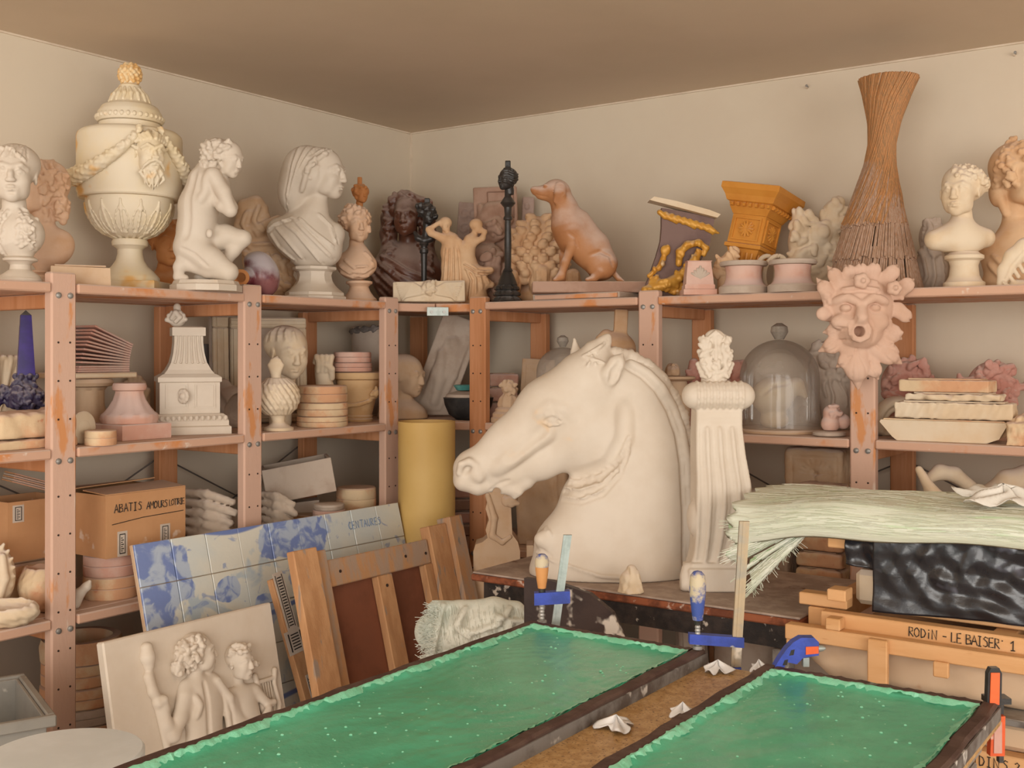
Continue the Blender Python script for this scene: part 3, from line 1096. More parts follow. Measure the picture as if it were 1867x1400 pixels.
round_socle(T, 'peach_terracotta', s, -2, 32, 26, 20)

# ------------------------------------------------------------------ plain block
p, s = put('L', 147, 0.075, ZT)
T = thing('plaster_block', 'plain beige plaster block on the shelf edge, left of the urn', 'block', p, TH)
Mx = Matrix.Rotation(math.radians(24), 4, 'Z')
MB().prism([(-.082, 0), (.082, 0), (.080, .052), (-.080, .054)], -.012, .10, Mx).build('slab', 'plaster_beige', T)
MB().cbox(-.07, .07, .0, .085, .0545, .060, .002, Mx).build('top_face', 'plaster_beige', T)

# ------------------------------------------------------------------ the great urn
p, s = put('L', 237, 0.278, ZT)
U = thing('garland_urn', 'tall ivory plaster lidded urn with garlands, satyr masks and pine cone finial', 'urn', p, TH)
v0 = 522
H = lambda y: v0 - y
box_px(U, 'plinth', 'plaster_ivory', -52, 62, 0, 19, -56, 56, s)
lathe_px(U, 'foot', 'plaster_ivory', [(52, 19.2), (52, 26), (49, 30), (46, 33), (42, 38), (32, 47), (25, 58), (22, 70), (22, 78), (26, 82), (31, 85), (32, 91), (30, 96), (24, 98)], s, 0, 44)
# lower bowl with leaves, body, neck
bowl = [(24, 98), (40, 102), (56, 114), (67, 128), (74, 143), (77, 158), (77, 169)]
body = [(77, 169), (88, 169.5), (90, 172), (90, 178), (92, 181), (92, 280), (90, 286), (84, 291), (72, 293), (54, 294), (52, 300), (54, 306)]
lathe_px(U, 'body', 'plaster_ivory', bowl + body[1:], s, 0, 64)
S = Sc(150, 325, 345, 430, -86, 86, 2.0)
prof = [(522 - z, r) for r, z in bowl]
ys_ = [q[0] for q in prof][::-1]
rs_ = [q[1] for q in prof][::-1]
for i in range(14):
    a0 = 2 * math.pi * i / 14 + 0.1
    for w in (-1, 0, 1):
        pts = []
        for j in range(8):
            y = 424 - j * (62 if w == 0 else 50) / 7
            r = float(np.interp(y, ys_, rs_))
            wd = 0.17 * math.sin(math.pi * min(1, (j + .8) / 8.6)) * w
            a = a0 + wd
            pts.append((237 + r * math.cos(a), y, r * math.sin(a), 1.7 if w else 2.6))
        S.c(pts, k=2.5)
clay(U, 'leaf_relief', 'plaster_ivory', S, 237, v0, s)
lid = [(50, 306.3), (56, 308), (59, 313), (59, 318), (56, 322), (56, 326), (53, 330), (50, 336), (46, 339), (38, 342), (35, 346), (30, 356), (23, 366), (20, 372), (19, 376), (16, 378), (13, 380), (13, 384)]
lidp = lathe_px(U, 'lid', 'plaster_ivory', lid, s, 0, 48)
S = Sc(170, 304, 98, 232, -68, 68, 1.8)
for i in range(16):
    a = 2 * math.pi * i / 16
    S.c([(237 + 35 * math.cos(a), 176, 35 * math.sin(a), 3.2), (237 + 29 * math.cos(a), 164, 29 * math.sin(a), 4), (237 + 21 * math.cos(a + .1), 152, 21 * math.sin(a + .1), 2.4)], k=2)
for i in range(34):
    a = 2 * math.pi * i / 34
    S.e(237 + 57 * math.cos(a), 206, 57 * math.sin(a), 4.5, 5, 4.5, k=2)
clay(U, 'lid_relief', 'plaster_ivory', S, 237, v0, s).parent = lidp
S = Sc(208, 266, 98, 144, -30, 30, 1.5)
S.e(237, 124, 0, 17, 21, 17, k=4)
for j in range(7):
    yy = 138 - j * 5
    rr = 19 * math.sqrt(max(0.04, 1 - ((yy - 125) / 20) ** 2))
    n = max(5, int(rr * 0.62))
    for i in range(n):
        a = 2 * math.pi * (i + .5 * (j % 2)) / n
        S.e(237 + rr * math.cos(a), yy, rr * math.sin(a), 3.6, 4.4, 3.6, k=1.2)
mat('finial_plaster', '#e2b577', '#e6cfa6', 20, 0.4, 0.62, rough=0.6, bump=0.1)
clay(U, 'pine_cone_finial', 'finial_plaster', S, 237, v0, s).parent = lidp
# garlands and masks
random.seed(11)


def swag(a0, a1, ytop, ybot, rad=95):
    S = Sc(112, 362, 226, 376, -125, 125, 2.1)
    n = 34
    for i in range(n):
        t = i / (n - 1)
        a = a0 + (a1 - a0) * t
        y = ytop + (ybot - ytop) * (math.sin(math.pi * t) ** 0.75)
        th = 6 + 7.5 * math.sin(math.pi * t)
        x, d = 237 + (rad + th * .4) * math.cos(a), (rad + th * .4) * math.sin(a)
        S.e(x, y, d, th, th, th, k=4)
        for j in range(6):
            b_ = 2 * math.pi * (j + .5 * (i % 2)) / 6
            ro, yo = th * .95 * math.cos(b_), th * .95 * math.sin(b_)
            S.e(x + ro * math.cos(a) - 2 * math.sin(a), y + yo, d + ro * math.sin(a), 5.2, 3.4, 3.4, random.uniform(-60, 60), .8)
    clay(U, 'garland', 'plaster_ivory', S, 237, v0, s)


am = math.radians(50)
swag(am + .2, math.pi + am - .14, 240, 322)
swag(am - .2, am - math.pi + .14, 240, 322)
for a in (am, am + math.pi):
    x, d = 237 + 90 * math.cos(a), 90 * math.sin(a)
    S = Sc(x - 62, x + 62, 222, 366, d - 58, d + 58, 1.35)
    yaw = 90 - math.degrees(a) - 4
    head(S, x, 318, d, 76, yaw=yaw, neck=0, ears=True, fem=False)
    # heavy brow, broad nose, moustache and a beard of separate locks
    for q in (-1, 1):
        S.c([(q * .04, .57, .40, .035), (q * .16, .63, .38, .042), (q * .28, .56, .26, .026)], k=.03)
        S.c([(q * .02, .275, .44, .032), (q * .12, .24, .41, .042), (q * .22, .14, .33, .03), (q * .26, .06, .28, .012)], k=.012)
        S.e(q * .05, .345, .45, .045, .038, .045, k=.02)
        S.c([(q * .33, .58, .06, .05), (q * .42, .64, .02, .035), (q * .48, .72, -.04, .012)], k=.03)
        for i in range(5):
            S.c([(q * (.06 + i * .07), .80 - i * .02, .30 - i * .05, .05), (q * (.10 + i * .08), .92 - i * .03, .2 - i * .05, .055), (q * (.05 + i * .08), 1.02 - i * .05, .08 - i * .04, .03)], k=.012)
    S.e(0, .0, .2, .22, .26, .11, k=.03)
    for i in range(7):
        q = (i - 3) / 3
        w_ = .035 * (1 if i % 2 else -1)
        S.c([(q * .22, .13 - .03 * abs(q), .30 - .08 * abs(q), .034), (q * .25 + w_, .0, .34 - .10 * abs(q), .04), (q * .22 - w_, -.13, .32 - .08 * abs(q), .038), (q * .15 + w_ * .5, -.28 - .12 * (1 - abs(q)), .22, .012)], k=.006)
    clay(U, 'satyr_mask', 'plaster_ivory', S, 237, v0, s)

# ------------------------------------------------------------------ dark peach bust half hidden behind the urn
p, s = put('L', 304, 0.41, ZT)
T = thing('woman_bust', 'dark peach bust of a woman half hidden behind the urn foot', 'bust', p, TH)
S = Sc(248, 356, 350, 506, -50, 56, 2.0)
head(S, 304, 446, 6, 84, yaw=30, neck=.3)
S.reset()
S.e(298, 388, -6, 35, 32, 34, k=5)
S.e(300, 486, 0, 46, 34, 34, k=14)
S.curls(40, 262, 330, 355, 392, 5, seed=8)
S.cut_below(500)
clay(T, 'bust', 'orange_terracotta', S, 300, 500, s)

# ------------------------------------------------------------------ kneeling boy
p, s = put('L', 376, 0.035, ZT)
T = thing('kneeling_boy', 'white plaster statue of a kneeling boy seen from behind, right of the urn', 'statue', p, TH)
S = Sc(312, 468, 240, 514, -56, 60, 1.7)
head(S, 414, 318, 4, 66, yaw=62, pitch=14, neck=.25, child=True)
S.reset()
S.e(398, 272, 0, 29, 25, 27, k=4)
S.c([(378, 300, 0, 15), (378, 318, 0, 24)], k=10)
S.c([(377, 330, 0, 32), (364, 372, 0, 33), (360, 415, 0, 32), (358, 444, 0, 34)], k=14, flat=1.1)   # back
S.e(392, 345, 4, 26, 34, 30, -20, k=12)
S.c([(398, 320, 30, 15), (418, 350, 34, 12), (430, 382, 32, 11)], k=8)                               # near arm
S.c([(430, 384, 32, 11), (414, 376, 30, 9), (402, 366, 24, 8), (414, 332, 20, 7)], k=6)
S.c([(386, 318, -28, 14), (402, 350, -26, 12), (422, 372, -10, 10), (412, 340, 0, 8)], k=6)
S.c([(366, 444, -16, 25), (408, 424, -16, 20), (442, 428, -12, 15)], k=10)                            # raised thigh
S.c([(442, 430, -12, 14), (424, 450, -14, 12), (404, 480, -14, 9), (398, 500, -12, 8), (416, 506, -10, 6)], k=6)
S.c([(352, 448, 14, 29), (390, 472, 20, 24), (424, 492, 20, 17)], k=10)                               # kneeling thigh
S.c([(424, 494, 20, 15), (386, 492, 22, 11), (348, 478, 22, 12), (342, 462, 22, 9)], k=6)
S.c([(342, 464, 22, 9), (336, 484, 24, 10), (334, 502, 26, 7), (348, 504, 26, 6)], k=6)               # foot
S.e(366, 500, -16, 16, 9, 12, k=6)
S.e(392, 424, 30, 6, 8, 5, k=3)
S.draw([(366, 312), (356, 360), (356, 410), (352, 432)], 2.0, 1.7, True, 8)
S.draw([(388, 326), (386, 350), (376, 366)], 3, -2, False, 9)
S.draw([(346, 452), (368, 462), (392, 484)], 2, 1, True, 4)
S.curls(170, 370, 428, 252, 302, 3.4, seed=12, long=1.3, test=lambda x, y: x < 418 or y < 275)
S.e(396, 256, 2, 12, 9, 12, k=3)
S.cut_below(508)
clay(T, 'figure', 'plaster_white', S, 378, 527, s)
MB().lathe([(64 * s, 0), (64 * s, 11 * s), (60 * s, 13 * s), (57 * s, 19.2 * s)], 10, (0, 0, 0)).build('plinth', 'plaster_white', T, False, rot=(0, 0, .3))

# ------------------------------------------------------------------ beige ornament behind the boy
p, s = put('L', 484, 0.36, ZT)
T = thing('ornament_cast', 'beige plaster scroll ornament with curls standing behind the kneeling boy', 'ornament', p, TH)
S = Sc(420, 550, 326, 524, -46, 50, 2.0)
S.e(462, 380, 0, 34, 42, 26, k=6)
S.e(485, 440, 0, 44, 48, 28, k=12)
S.e(500, 492, 0, 42, 36, 28, k=12)
S.c([(448, 346, 4, 14), (468, 340, 6, 13), (480, 350, 4, 10)], k=6)
S.c([(440, 382, 12, 10), (474, 392, 20, 12), (510, 372, 16, 9)], k=6)
folds(S, [[(440, 400), (462, 420), (500, 418)], [(448, 430), (480, 452), (512, 440)], [(456, 360), (450, 380), (462, 398)], [(476, 350), (470, 374), (486, 392)]], 4)
S.curls(60, 486, 530, 440, 505, 6, seed=14)
S.cut_below(518)
clay(T, 'ornament', 'plaster_beige', S, 484, 518, s)

# ------------------------------------------------------------------ glazed vessel lying on its side
p, s = put('L', 476, 0.07, ZT)
T = thing('glazed_vessel', 'lilac and purple glazed vessel lying with its orange spout hole facing out', 'vessel', p, TH)
S = Sc(432, 520, 448, 540, -46, 52, 1.6)
S.e(474, 497, 0, 31, 41, 34, 14, k=4)
S.e(464, 470, 2, 22, 15, 22, k=10)
S.c([(455, 503, 20, 17), (450, 505, 40, 15)], k=3)
S.c([(449, 505, 60, 8), (455, 503, 20, 8)], k=2, sub=True)
S.cut_below(534)
clay(T, 'vessel', 'purple_glaze', S, 472, 534, s)
MB().lathe([(8.6 * s, 0), (14.6 * s, 0), (14.6 * s, 2.5 * s), (8.6 * s, 2.5 * s), (8.6 * s, 0)], 24).build('spout_rim', 'orange_terracotta', T, True, loc=(-23 * s, -53.5 * s, 29 * s), rot=(math.pi / 2, 0, 0))

# ------------------------------------------------------------------ veiled woman
p, s = put('L', 573, 0.13, ZT)
T = thing('veiled_woman_bust', 'large white plaster bust of a veiled woman in profile, turned to the right', 'bust', p, TH)
S = Sc(474, 640, 252, 496, -66, 70, 1.55)
head(S, 590, 361, 4, 94, yaw=72, pitch=2, neck=.38)
S.reset()
S.e(560, 312, 0, 46, 49, 44, k=5)
S.e(536, 345, -2, 30, 42, 36, k=12)
S.c([(572, 385, 0, 26), (566, 420, 0, 34)], k=10)
S.c([(510, 418, -6, 25), (560, 410, -4, 34), (606, 424, -4, 22)], k=12)
S.e(560, 440, 2, 62, 40, 38, -12, k=14)
S.e(590, 458, 4, 32, 28, 32, k=12)
S.e(560, 474, 0, 26, 14, 22, k=8)
for i in range(9):
    S.draw([(600 - i * 7, 272 - i * 1 + abs(i - 3)), (566 - i * 5, 290 + i * 8), (540 - i * 2, 330 + i * 7), (528, 372 - i)], 1.7, 0.4, i % 2 == 0, 2)
S.draw([(606, 276), (590, 290), (574, 302), (564, 330), (556, 350)], 3.4, 1.5, False, 4)
S.curls(50, 560, 606, 272, 330, 3.0, seed=21, test=lambda x, y: abs((606 - x) - (y - 272) * .75) < 9)
folds(S, [[(538, 396), (556, 416), (590, 450), (610, 470)], [(520, 404), (548, 426), (576, 460), (590, 478)], [(506, 412), (530, 438), (556, 470)], [(586, 392), (606, 412), (616, 440)], [(496, 424), (514, 450), (540, 472)], [(536, 398), (504, 408), (490, 420)], [(552, 400), (578, 424), (612, 450)]], 2.4)
S.cut_below(484)
clay(T, 'bust', 'plaster_white', S, 573, 544, s)
lathe_px(T, 'socle', 'plaster_white', [(58, 0), (58, 5), (54, 7), (54, 12), (46, 18), (38, 26), (33, 34), (31, 44), (33, 50), (40, 54), (40, 59), (30, 60.3)], s, 0, 8)

# ------------------------------------------------------------------ small curly-haired woman
p, s = put('L', 655, 0.14, ZT)
T = thing('woman_bust', 'small orange-tinted bust of a curly haired woman, right of the veiled woman', 'bust', p, TH)
S = Sc(605, 700, 358, 512, -46, 50, 1.5)
head(S, 652, 437, 4, 66, yaw=24, neck=.42)
S.reset()
S.e(647, 393, -4, 29, 26, 28, k=4)
S.c([(630, 470, -4, 16), (654, 462, -4, 20), (672, 474, -4, 13)], k=10)
S.e(650, 480, 2, 34, 25, 24, k=12)
S.curls(220, 618, 678, 364, 430, 3.0, seed=22, long=1.3, test=lambda x, y: (y < 402 and (y < 388 or x < 640 or x > 672)) or x < 632 or x > 674)
folds(S, [[(622, 480), (640, 492), (664, 494), (680, 482)], [(624, 492), (646, 500), (672, 498)], [(668, 456), (680, 470), (684, 486)], [(632, 470), (650, 484), (672, 482)]], 2.4)
S.cut_below(506)
clay(T, 'bust', 'peach_terracotta', S, 655, 545, s)
lathe_px(T, 'socle', 'peach_terracotta', [(32, 0), (32, 6), (27, 10), (20, 20), (17, 28), (20, 32), (24, 34), (24, 38), (18, 39.3)], s, 0, 24)

# ------------------------------------------------------------------ little orange head on a stem behind her
p, s = put('L', 656, 0.30, ZT)
T = thing('caryatid_head', 'tiny orange terracotta head on a stem, behind the small curly haired bust', 'sculpture', p, TH)
S = Sc(634, 682, 308, 400, -22, 24, 1.2)
head(S, 658, 360, 2, 34, yaw=40, neck=.5)
S.reset()
S.e(657, 338, -1, 16, 13, 15, k=3)
S.curls(80, 642, 672, 326, 354, 1.9, seed=23, long=1.3, test=lambda x, y: x < 654 or y < 336)
S.box(656, 320, 0, 4, 8, 4, 1, k=2)
S.c([(659, 372, 0, 6), (657, 396, 0, 7)], k=3)
S.cut_below(398)
clay(T, 'head', 'orange_terracotta', S, 656, 545, s)
lathe_px(T, 'stem', 'orange_terracotta', [(14, 0), (14, 5), (8, 10), (6, 40), (6, 120), (7, 146.8)], s, 1, 16)
# ------------------------------------------------------------------ brown bewigged bust in the corner
p, s = at_depth(742, 4.76, ZT + 0.0007)
T = thing('wigged_man_bust', 'big brown glazed bust of a man in a curled wig, in the corner', 'bust', p, TH)
S = Sc(662, 818, 298, 520, -70, 74, 2.0)
head(S, 744, 386, 16, 74, yaw=-8, pitch=4, neck=.5, fem=False, ears=False)
S.reset()
S.e(744, 338, -8, 34, 30, 32, k=6)
for q in (-1, 1):
    S.c([(744 + q * 22, 326, -2, 15), (744 + q * 34, 350, 0, 15), (744 + q * 36, 380, 0, 15), (744 + q * 34, 410, 10, 13), (744 + q * 40, 440, 18, 10)], k=7)
S.c([(722, 322, 10, 11), (742, 314, 8, 12), (764, 322, 8, 11)], k=6)
S.e(742, 452, 0, 68, 52, 44, k=14)
S.e(742, 480, 6, 52, 36, 42, k=14)
S.e(730, 498, 4, 30, 18, 30, k=10)
S.curls(300, 702, 790, 304, 452, 4.4, seed=31, test=lambda x, y: y < 322 or abs(x - 744) > 24)
folds(S, [[(690, 430), (730, 462), (780, 486), (800, 496)], [(682, 440), (720, 476), (770, 500)], [(680, 456), (710, 486), (750, 506)], [(700, 424), (744, 452), (796, 474)], [(686, 472), (706, 494), (730, 508)]], 4.0)
S.cut_below(514)
clay(T, 'bust', 'brown_glaze', S, 742, 514, s)

# ------------------------------------------------------------------ dark candlestick with crescent
p, s = at_depth(770, 4.55, ZT + 0.0007)
T = thing('bronze_candlestick', 'dark bronze head on a rod with a crescent, before the wigged bust', 'candlestick', p, TH)
S = Sc(750, 802, 318, 400, -26, 26, 1.2)
head(S, 780, 366, 3, 38, yaw=28, neck=.6)
S.reset()
S.e(778, 342, -2, 17, 14, 16, k=3)
S.curls(90, 760, 798, 328, 356, 2.8, seed=33, test=lambda x, y: y < 341 or x < 770 or x > 791)
S.box(779, 324, 0, 5, 7, 5, 1, k=2)
S.c([(756, 380, 0, 3), (762, 390, 0, 6), (774, 395, 0, 7), (786, 391, 0, 6), (794, 382, 0, 3)], k=2)
S.c([(780, 366, 0, 6), (776, 392, 0, 6)], k=3)
clay(T, 'head_and_crescent', 'dark_bronze', S, 770, 513, s)
lathe_px(T, 'rod', 'dark_bronze', [(7, 4), (6, 10), (5, 60), (6, 94), (8, 96), (8, 102), (6, 104), (6, 108), (9, 112), (5, 119)], s, 3, 14)
lathe_px(T, 'foot', 'dark_bronze', [(24, 0), (24, 3), (12, 4)], s, 2, 20)

# ------------------------------------------------------------------ wing relief slab
S = Sc(704, 860, 504, 562, -16, 26, 1.4)
S.box(782, 533, 0, 66, 20, 5, 2, rot=1.5, k=2)
S.e(782, 527, 6, 13, 15, 9, k=4)
for q in (-1, 1):
    for i in range(9):
        S.c([(782 + q * 10, 530 + i, 7, 2.6), (782 + q * (30 + i * 1.5), 519 + i * 3.2, 8, 2.6), (782 + q * (60 - i * 1.4), 517 + i * 4.2, 6, 1.8)], k=.8)
S.curls(26, 770, 794, 515, 548, 3, seed=35)
S.cut_below(552)
p, s = at_depth(782, 4.335, ZT + 0.005)
T = thing('winged_relief', 'cream slab with spread wings in relief, lying at the shelf corner', 'relief', p, TH)
clay(T, 'slab', 'plaster_cream', S, 782, 552, s).rotation_euler = (-0.25, 0, 0)

# ------------------------------------------------------------------ two dancers
p, s = at_depth(842, 4.46, ZT + 0.0007)
T = thing('dancing_women', 'peach plaster group of two dancing women in blowing robes', 'statuette', p, TH)
S = Sc(772, 912, 378, 545, -40, 42, 1.4)
for (hx, hy, yw) in ((812, 405, 20), (868, 408, 70)):
    head(S, hx, hy + 3, 0, 26, yaw=yw, neck=.4)
    S.reset()
    S.e(hx, hy - 14, -2, 12, 11, 12, k=2)
S.c([(804, 418, 4, 8), (786, 410, 6, 6), (782, 404, 6, 5), (800, 392, 4, 4)], k=4)
S.c([(822, 424, 0, 16), (820, 446, 0, 15), (824, 470, 0, 18), (822, 512, 0, 20), (820, 540, 0, 22)], k=8)
S.c([(858, 424, 0, 13), (850, 446, 0, 14), (852, 470, 0, 18), (862, 505, 0, 22), (868, 538, 0, 24)], k=8)
S.c([(846, 470, 2, 12), (870, 482, 6, 10), (894, 478, 4, 7)], k=8)
S.c([(856, 490, 4, 12), (880, 500, 6, 10), (896, 504, 4, 6)], k=8)
S.c([(836, 426, 6, 7), (842, 440, 8, 6), (850, 432, 8, 5)], k=4)
S.c([(864, 428, 4, 7), (880, 420, 6, 5), (884, 408, 4, 4), (872, 400, 4, 3)], k=4)
for i in range(9):
    S.draw([(812 + i * 3, 440), (808 + i * 4, 480), (802 + i * 5, 536)], 1.6, 0.5, i % 2 == 0, 1.8)
for i in range(8):
    S.draw([(846 + i * 2, 470), (856 + i * 4, 500 - i * 2), (850 + i * 6, 536 - i * 5)], 1.7, 0.5, i % 2 == 0, 1.8)
for i in range(4):
    S.draw([(848, 466 + i * 3), (870, 477 + i * 4), (896, 476 + i * 5)], 1.6, 0.5, i % 2 == 0, 1.8)
S.cut_below(540)
clay(T, 'figures', 'peach_plaster', S, 842, 540, s)

# ------------------------------------------------------------------ panels leaning in the corner
p, s = at_depth(850, 4.80, ZT + 0.0007)
T = thing('relief_tablet', 'mauve tablet with scrolled relief, behind the dancing women', 'relief', p, TH)
S = Sc(824, 886, 330, 530, -8, 14, 1.6)
S.box(852, 432, 0, 22, 96, 4, 1, rot=-4, k=1)
for i in range(5):
    for q in range(2):
        cx_, cy_ = 846 + q * 16, 356 + i * 26
        S.draw([(cx_ + 7 * math.cos(t * .9), cy_ + 8 * math.sin(t * .9)) for t in range(7)], 1.6, 0.6, False, 1.5, 3)
S.cut_below(528)
clay(T, 'slab', 'mauve_dust', S, 850, 528, s)

p, s = put('R', 908, 0.33, ZT)
T = thing('figure_relief', 'tall dusty brown panel with a high-relief figure, behind the tall candlestick', 'relief', p, TH)
S = Sc(852, 960, 298, 530, -24, 44, 1.9)
S.box(910, 420, -8, 40, 112, 8, 2, rot=2, k=1)
S.box(917, 345, 0, 24, 28, 6, 1, rot=2, k=1, sub=True)
S.c([(880, 390, 6, 20), (900, 352, 10, 14), (918, 348, 8, 12), (930, 370, 4, 10)], k=6)
S.e(905, 385, 12, 22, 26, 18, 20, k=6)
S.e(892, 440, 10, 32, 28, 20, k=8)
S.e(904, 486, 10, 38, 34, 20, k=8)
S.c([(880, 345, 2, 6), (884, 370, 8, 8), (890, 400, 10, 12)], k=5)
S.curls(70, 870, 930, 430, 515, 7, seed=36)
S.curls(24, 886, 920, 376, 402, 4, seed=37)
S.cut_below(526)
clay(T, 'relief', 'brown_dust', S, 912, 526, s)

p, s = put('R', 960, 0.455, ZT)
T = thing('narrow_tablet', 'narrow grey tablet with worn ornament, right of the tall brown panel', 'relief', p, TH)
S = Sc(938, 976, 320, 526, -8, 10, 1.6)
S.box(956, 424, 0, 11, 100, 5, 2, rot=-2, k=1)
for i in range(6):
    S.e(957, 342 + i * 20, 5, 5, 6, 4, i * 30, k=1)
S.cut_below(524)
clay(T, 'slab', 'mauve_dust', S, 956, 524, s)

# ------------------------------------------------------------------ tall dark candlestick
p, s = put('R', 924, 0.045, ZT)
T = thing('bronze_candlestick', 'tall dark bronze candlestick with a head on top and rippled shell foot', 'candlestick', p, TH)
S = Sc(904, 948, 286, 350, -24, 24, 1.1)
head(S, 925, 342, 2, 42, yaw=-55, neck=.5)
S.reset()
S.e(928, 318, 0, 17, 16, 16, k=3)
for i in range(7):
    S.draw([(916 + i * .5, 304 + i * 4), (926, 302 + i * 4.6), (936, 307 + i * 4.4), (944, 303 + i * 5)], 1.7, 0.6, False, 1.2, 3)
S.box(926, 296, 0, 5, 8, 5, 1, k=2)
clay(T, 'head', 'dark_bronze', S, 924, 545, s)
lathe_px(T, 'stem', 'dark_bronze', [(10, 56), (6, 62), (6.5, 110), (5.5, 148), (8, 150), (8, 154), (6, 157), (7, 172), (10, 175), (14, 180), (9, 188), (6, 192), (6, 206)], s, 2, 16)
lathe_px(T, 'bell', 'dark_bronze', [(19, 30.5), (16, 38), (12, 48), (8, 56)], s, 1, 20)
for i, (r, z) in enumerate(((26, 0), (24, 11), (22, 21))):
    lathe_px(T, 'shell_tier', 'dark_bronze', [(r - 2, z), (r, z + 2), (r * .95, z + 6), (r * .7, z + 10.3)], s, 0, 44, mod=lambda t, k, rr, zz: 0.10 * rr * math.sin(t * 9))

# ------------------------------------------------------------------ pine cone
p, s = put('R', 986, 0.27, ZT)
T = thing('pine_cone', 'large cream pine cone with acanthus leaves, behind the dog', 'ornament', p, TH)
S = Sc(902, 1074, 362, 540, -56, 62, 1.9)
S.e(980, 440, 0, 46, 68, 44, k=6)
for j in range(10):
    yy = 490 - j * 12.5
    rr = 49 * math.sqrt(max(0.05, 1 - ((yy - 444) / 72) ** 2))
    n = max(4, int(rr / 4.2))
    for i in range(n):
        a = 2 * math.pi * (i + .5 * (j % 2)) / n
        S.e(980 + rr * math.cos(a), yy, rr * math.sin(a), 10, 9.5, 10, k=1.5)
        S.e(980 + (rr + 8) * math.cos(a), yy - 5, (rr + 8) * math.sin(a), 6, 4, 6, k=2, sub=False)
S.reset()
S.e(984, 520, 0, 50, 26, 40, k=8)
for (lx, ly, ww) in ((930, 500, 24), (984, 496, 30), (1040, 500, 24)):
    S.c([(lx, 530, 24, ww * .55), (lx, ly, 36, ww * .7), (lx, ly - 16, 46, ww * .5), (lx, ly - 8, 54, ww * .3)], k=5)
    for i in range(-2, 3):
        S.draw([(lx + i * 5, 528), (lx + i * 8, ly - 6), (lx + i * 8, ly - 20)], 2, 0.5, i % 2 == 0, 2)
S.cut_below(532)
clay(T, 'cone', 'peach_plaster', S, 984, 532, s)

# ------------------------------------------------------------------ board and dog
p, s = put('R', 1060, 0.045, ZT)
T = thing('loose_board', 'loose dusty board lying under the seated dog', 'board', p, 0.02)
MB().cbox(-0.19, 0.175, -0.035, 0.125, 0, 0.022, 0.003).build('plank', 'plaster_grey', T)
MB().cbox(-0.175, 0.17, -0.045, -0.0355, 0.002, 0.019, 0.002).build('edge_batten', 'board_pine', T)
pd, s = put('R', 1068, 0.075, ZT + 0.023)
T = thing('seated_dog', 'dusty brown terracotta seated hound looking left on its plinth', 'statue', pd, TH)
Mx = Matrix.Rotation(0.0, 4, 'Z')
box_px(T, 'plinth', 'brown_dust', -98, 108, 0, 20, -34, 36, s)
S = Sc(962, 1145, 312, 515, -42, 46, 1.7)
S.e(1012, 342, 0, 23, 20, 19, 15, k=6)
S.c([(1006, 344, 0, 15), (990, 346, 0, 11), (977, 343, 0, 8.5)], k=7, flat=.95)
S.c([(1000, 354, 0, 8), (984, 352, 0, 6)], k=4)
S.e(972, 340, 0, 5, 5, 5, k=3)
S.c([(1020, 338, 18, 9), (1019, 352, 23, 9.5), (1012, 364, 22, 4)], k=1.5, flat=.5)
S.draw([(1010, 336), (1008, 352), (1010, 366), (1018, 364), (1027, 350)], 1.4, .4, True, 1.6, 3)
S.c([(1018, 340, -17, 9), (1012, 356, -20, 8)], k=4, flat=.55)
S.e(994, 335, 12, 4, 3, 3, k=2)
S.draw([(975, 350), (988, 354), (1000, 356)], 1.2, .5, True, 1.5, 3)
S.c([(1022, 350, 0, 19), (1030, 376, 0, 22), (1036, 405, 0, 29), (1046, 428, 0, 29)], k=12)
S.c([(1046, 425, 0, 30), (1070, 450, 0, 28), (1092, 475, 0, 27)], k=14)
S.c([(1060, 395, 0, 16), (1090, 440, 0, 18), (1108, 475, 0, 18)], k=12)
S.e(1096, 480, 17, 27, 25, 17, k=8)
S.e(1098, 482, -17, 26, 24, 17, k=8)
S.c([(1042, 420, 20, 14), (1042, 445, 21, 10), (1030, 475, 20, 7), (1022, 500, 20, 7), (1012, 507, 20, 5)], k=5)
S.c([(1036, 430, -16, 13), (1030, 460, -16, 9), (1026, 502, -14, 6), (1016, 507, -14, 5)], k=5)
S.c([(1092, 494, 24, 10), (1080, 505, 24, 6), (1070, 507, 24, 5)], k=5)
S.c([(1092, 496, -22, 10), (1078, 506, -22, 6)], k=5)
S.c([(1118, 492, 0, 6), (1128, 504, 4, 4.5), (1136, 508, 8, 2.5)], k=4)
S.draw([(1074, 462), (1092, 456), (1110, 464), (1116, 482)], 2, 1.2, True, 4)
S.draw([(1036, 424), (1048, 432), (1052, 448)], 2, 1.2, True, 4)
S.cut_below(509.5)
clay(T, 'dog', 'dog_clay', S, 1068, 530, s)

# ------------------------------------------------------------------ gilded console piece
mat('brown_panel', '#7a6058', '#6b524b', 6, rough=0.6, bump=0.1, dust='#b4a096', dlo=0.3)
mat('gilt', '#cf9a42', '#c58a34', 14, rough=0.42, bump=0.2, bscale=50, metal=0.2, c3='#cdae84', s3=16, t3=0.56, dust='#d8bd93', dlo=0.35, dmax=0.75)
p, s = put('R', 1230, 0.15, ZT)
T = thing('gilded_console', 'curved brown console slab with gilded leaves and scrolls, leaning by the corbel', 'ornament', p, TH)
ol = [(-58, 8), (-8, 2), (14, 2), (38, 50), (64, 100), (72, 144), (40, 152), (0, 160), (-24, 164), (-24, 128), (-26, 104), (-34, 76), (-44, 48)]
MB().prism([(x * s, z * s) for x, z in ol], -4 * s, 14 * s).build('slab', 'brown_panel', T)
MB().prism([(x * s, z * s) for x, z in ((-48, 176), (74, 144), (80, 150), (60, 158), (0, 174), (-40, 182))], -22 * s, 16 * s).build('cap_moulding', 'plaster_cream', T)
S = Sc(1160, 1312, 350, 534, -4, 40, 1.5)
g = random.Random(5)
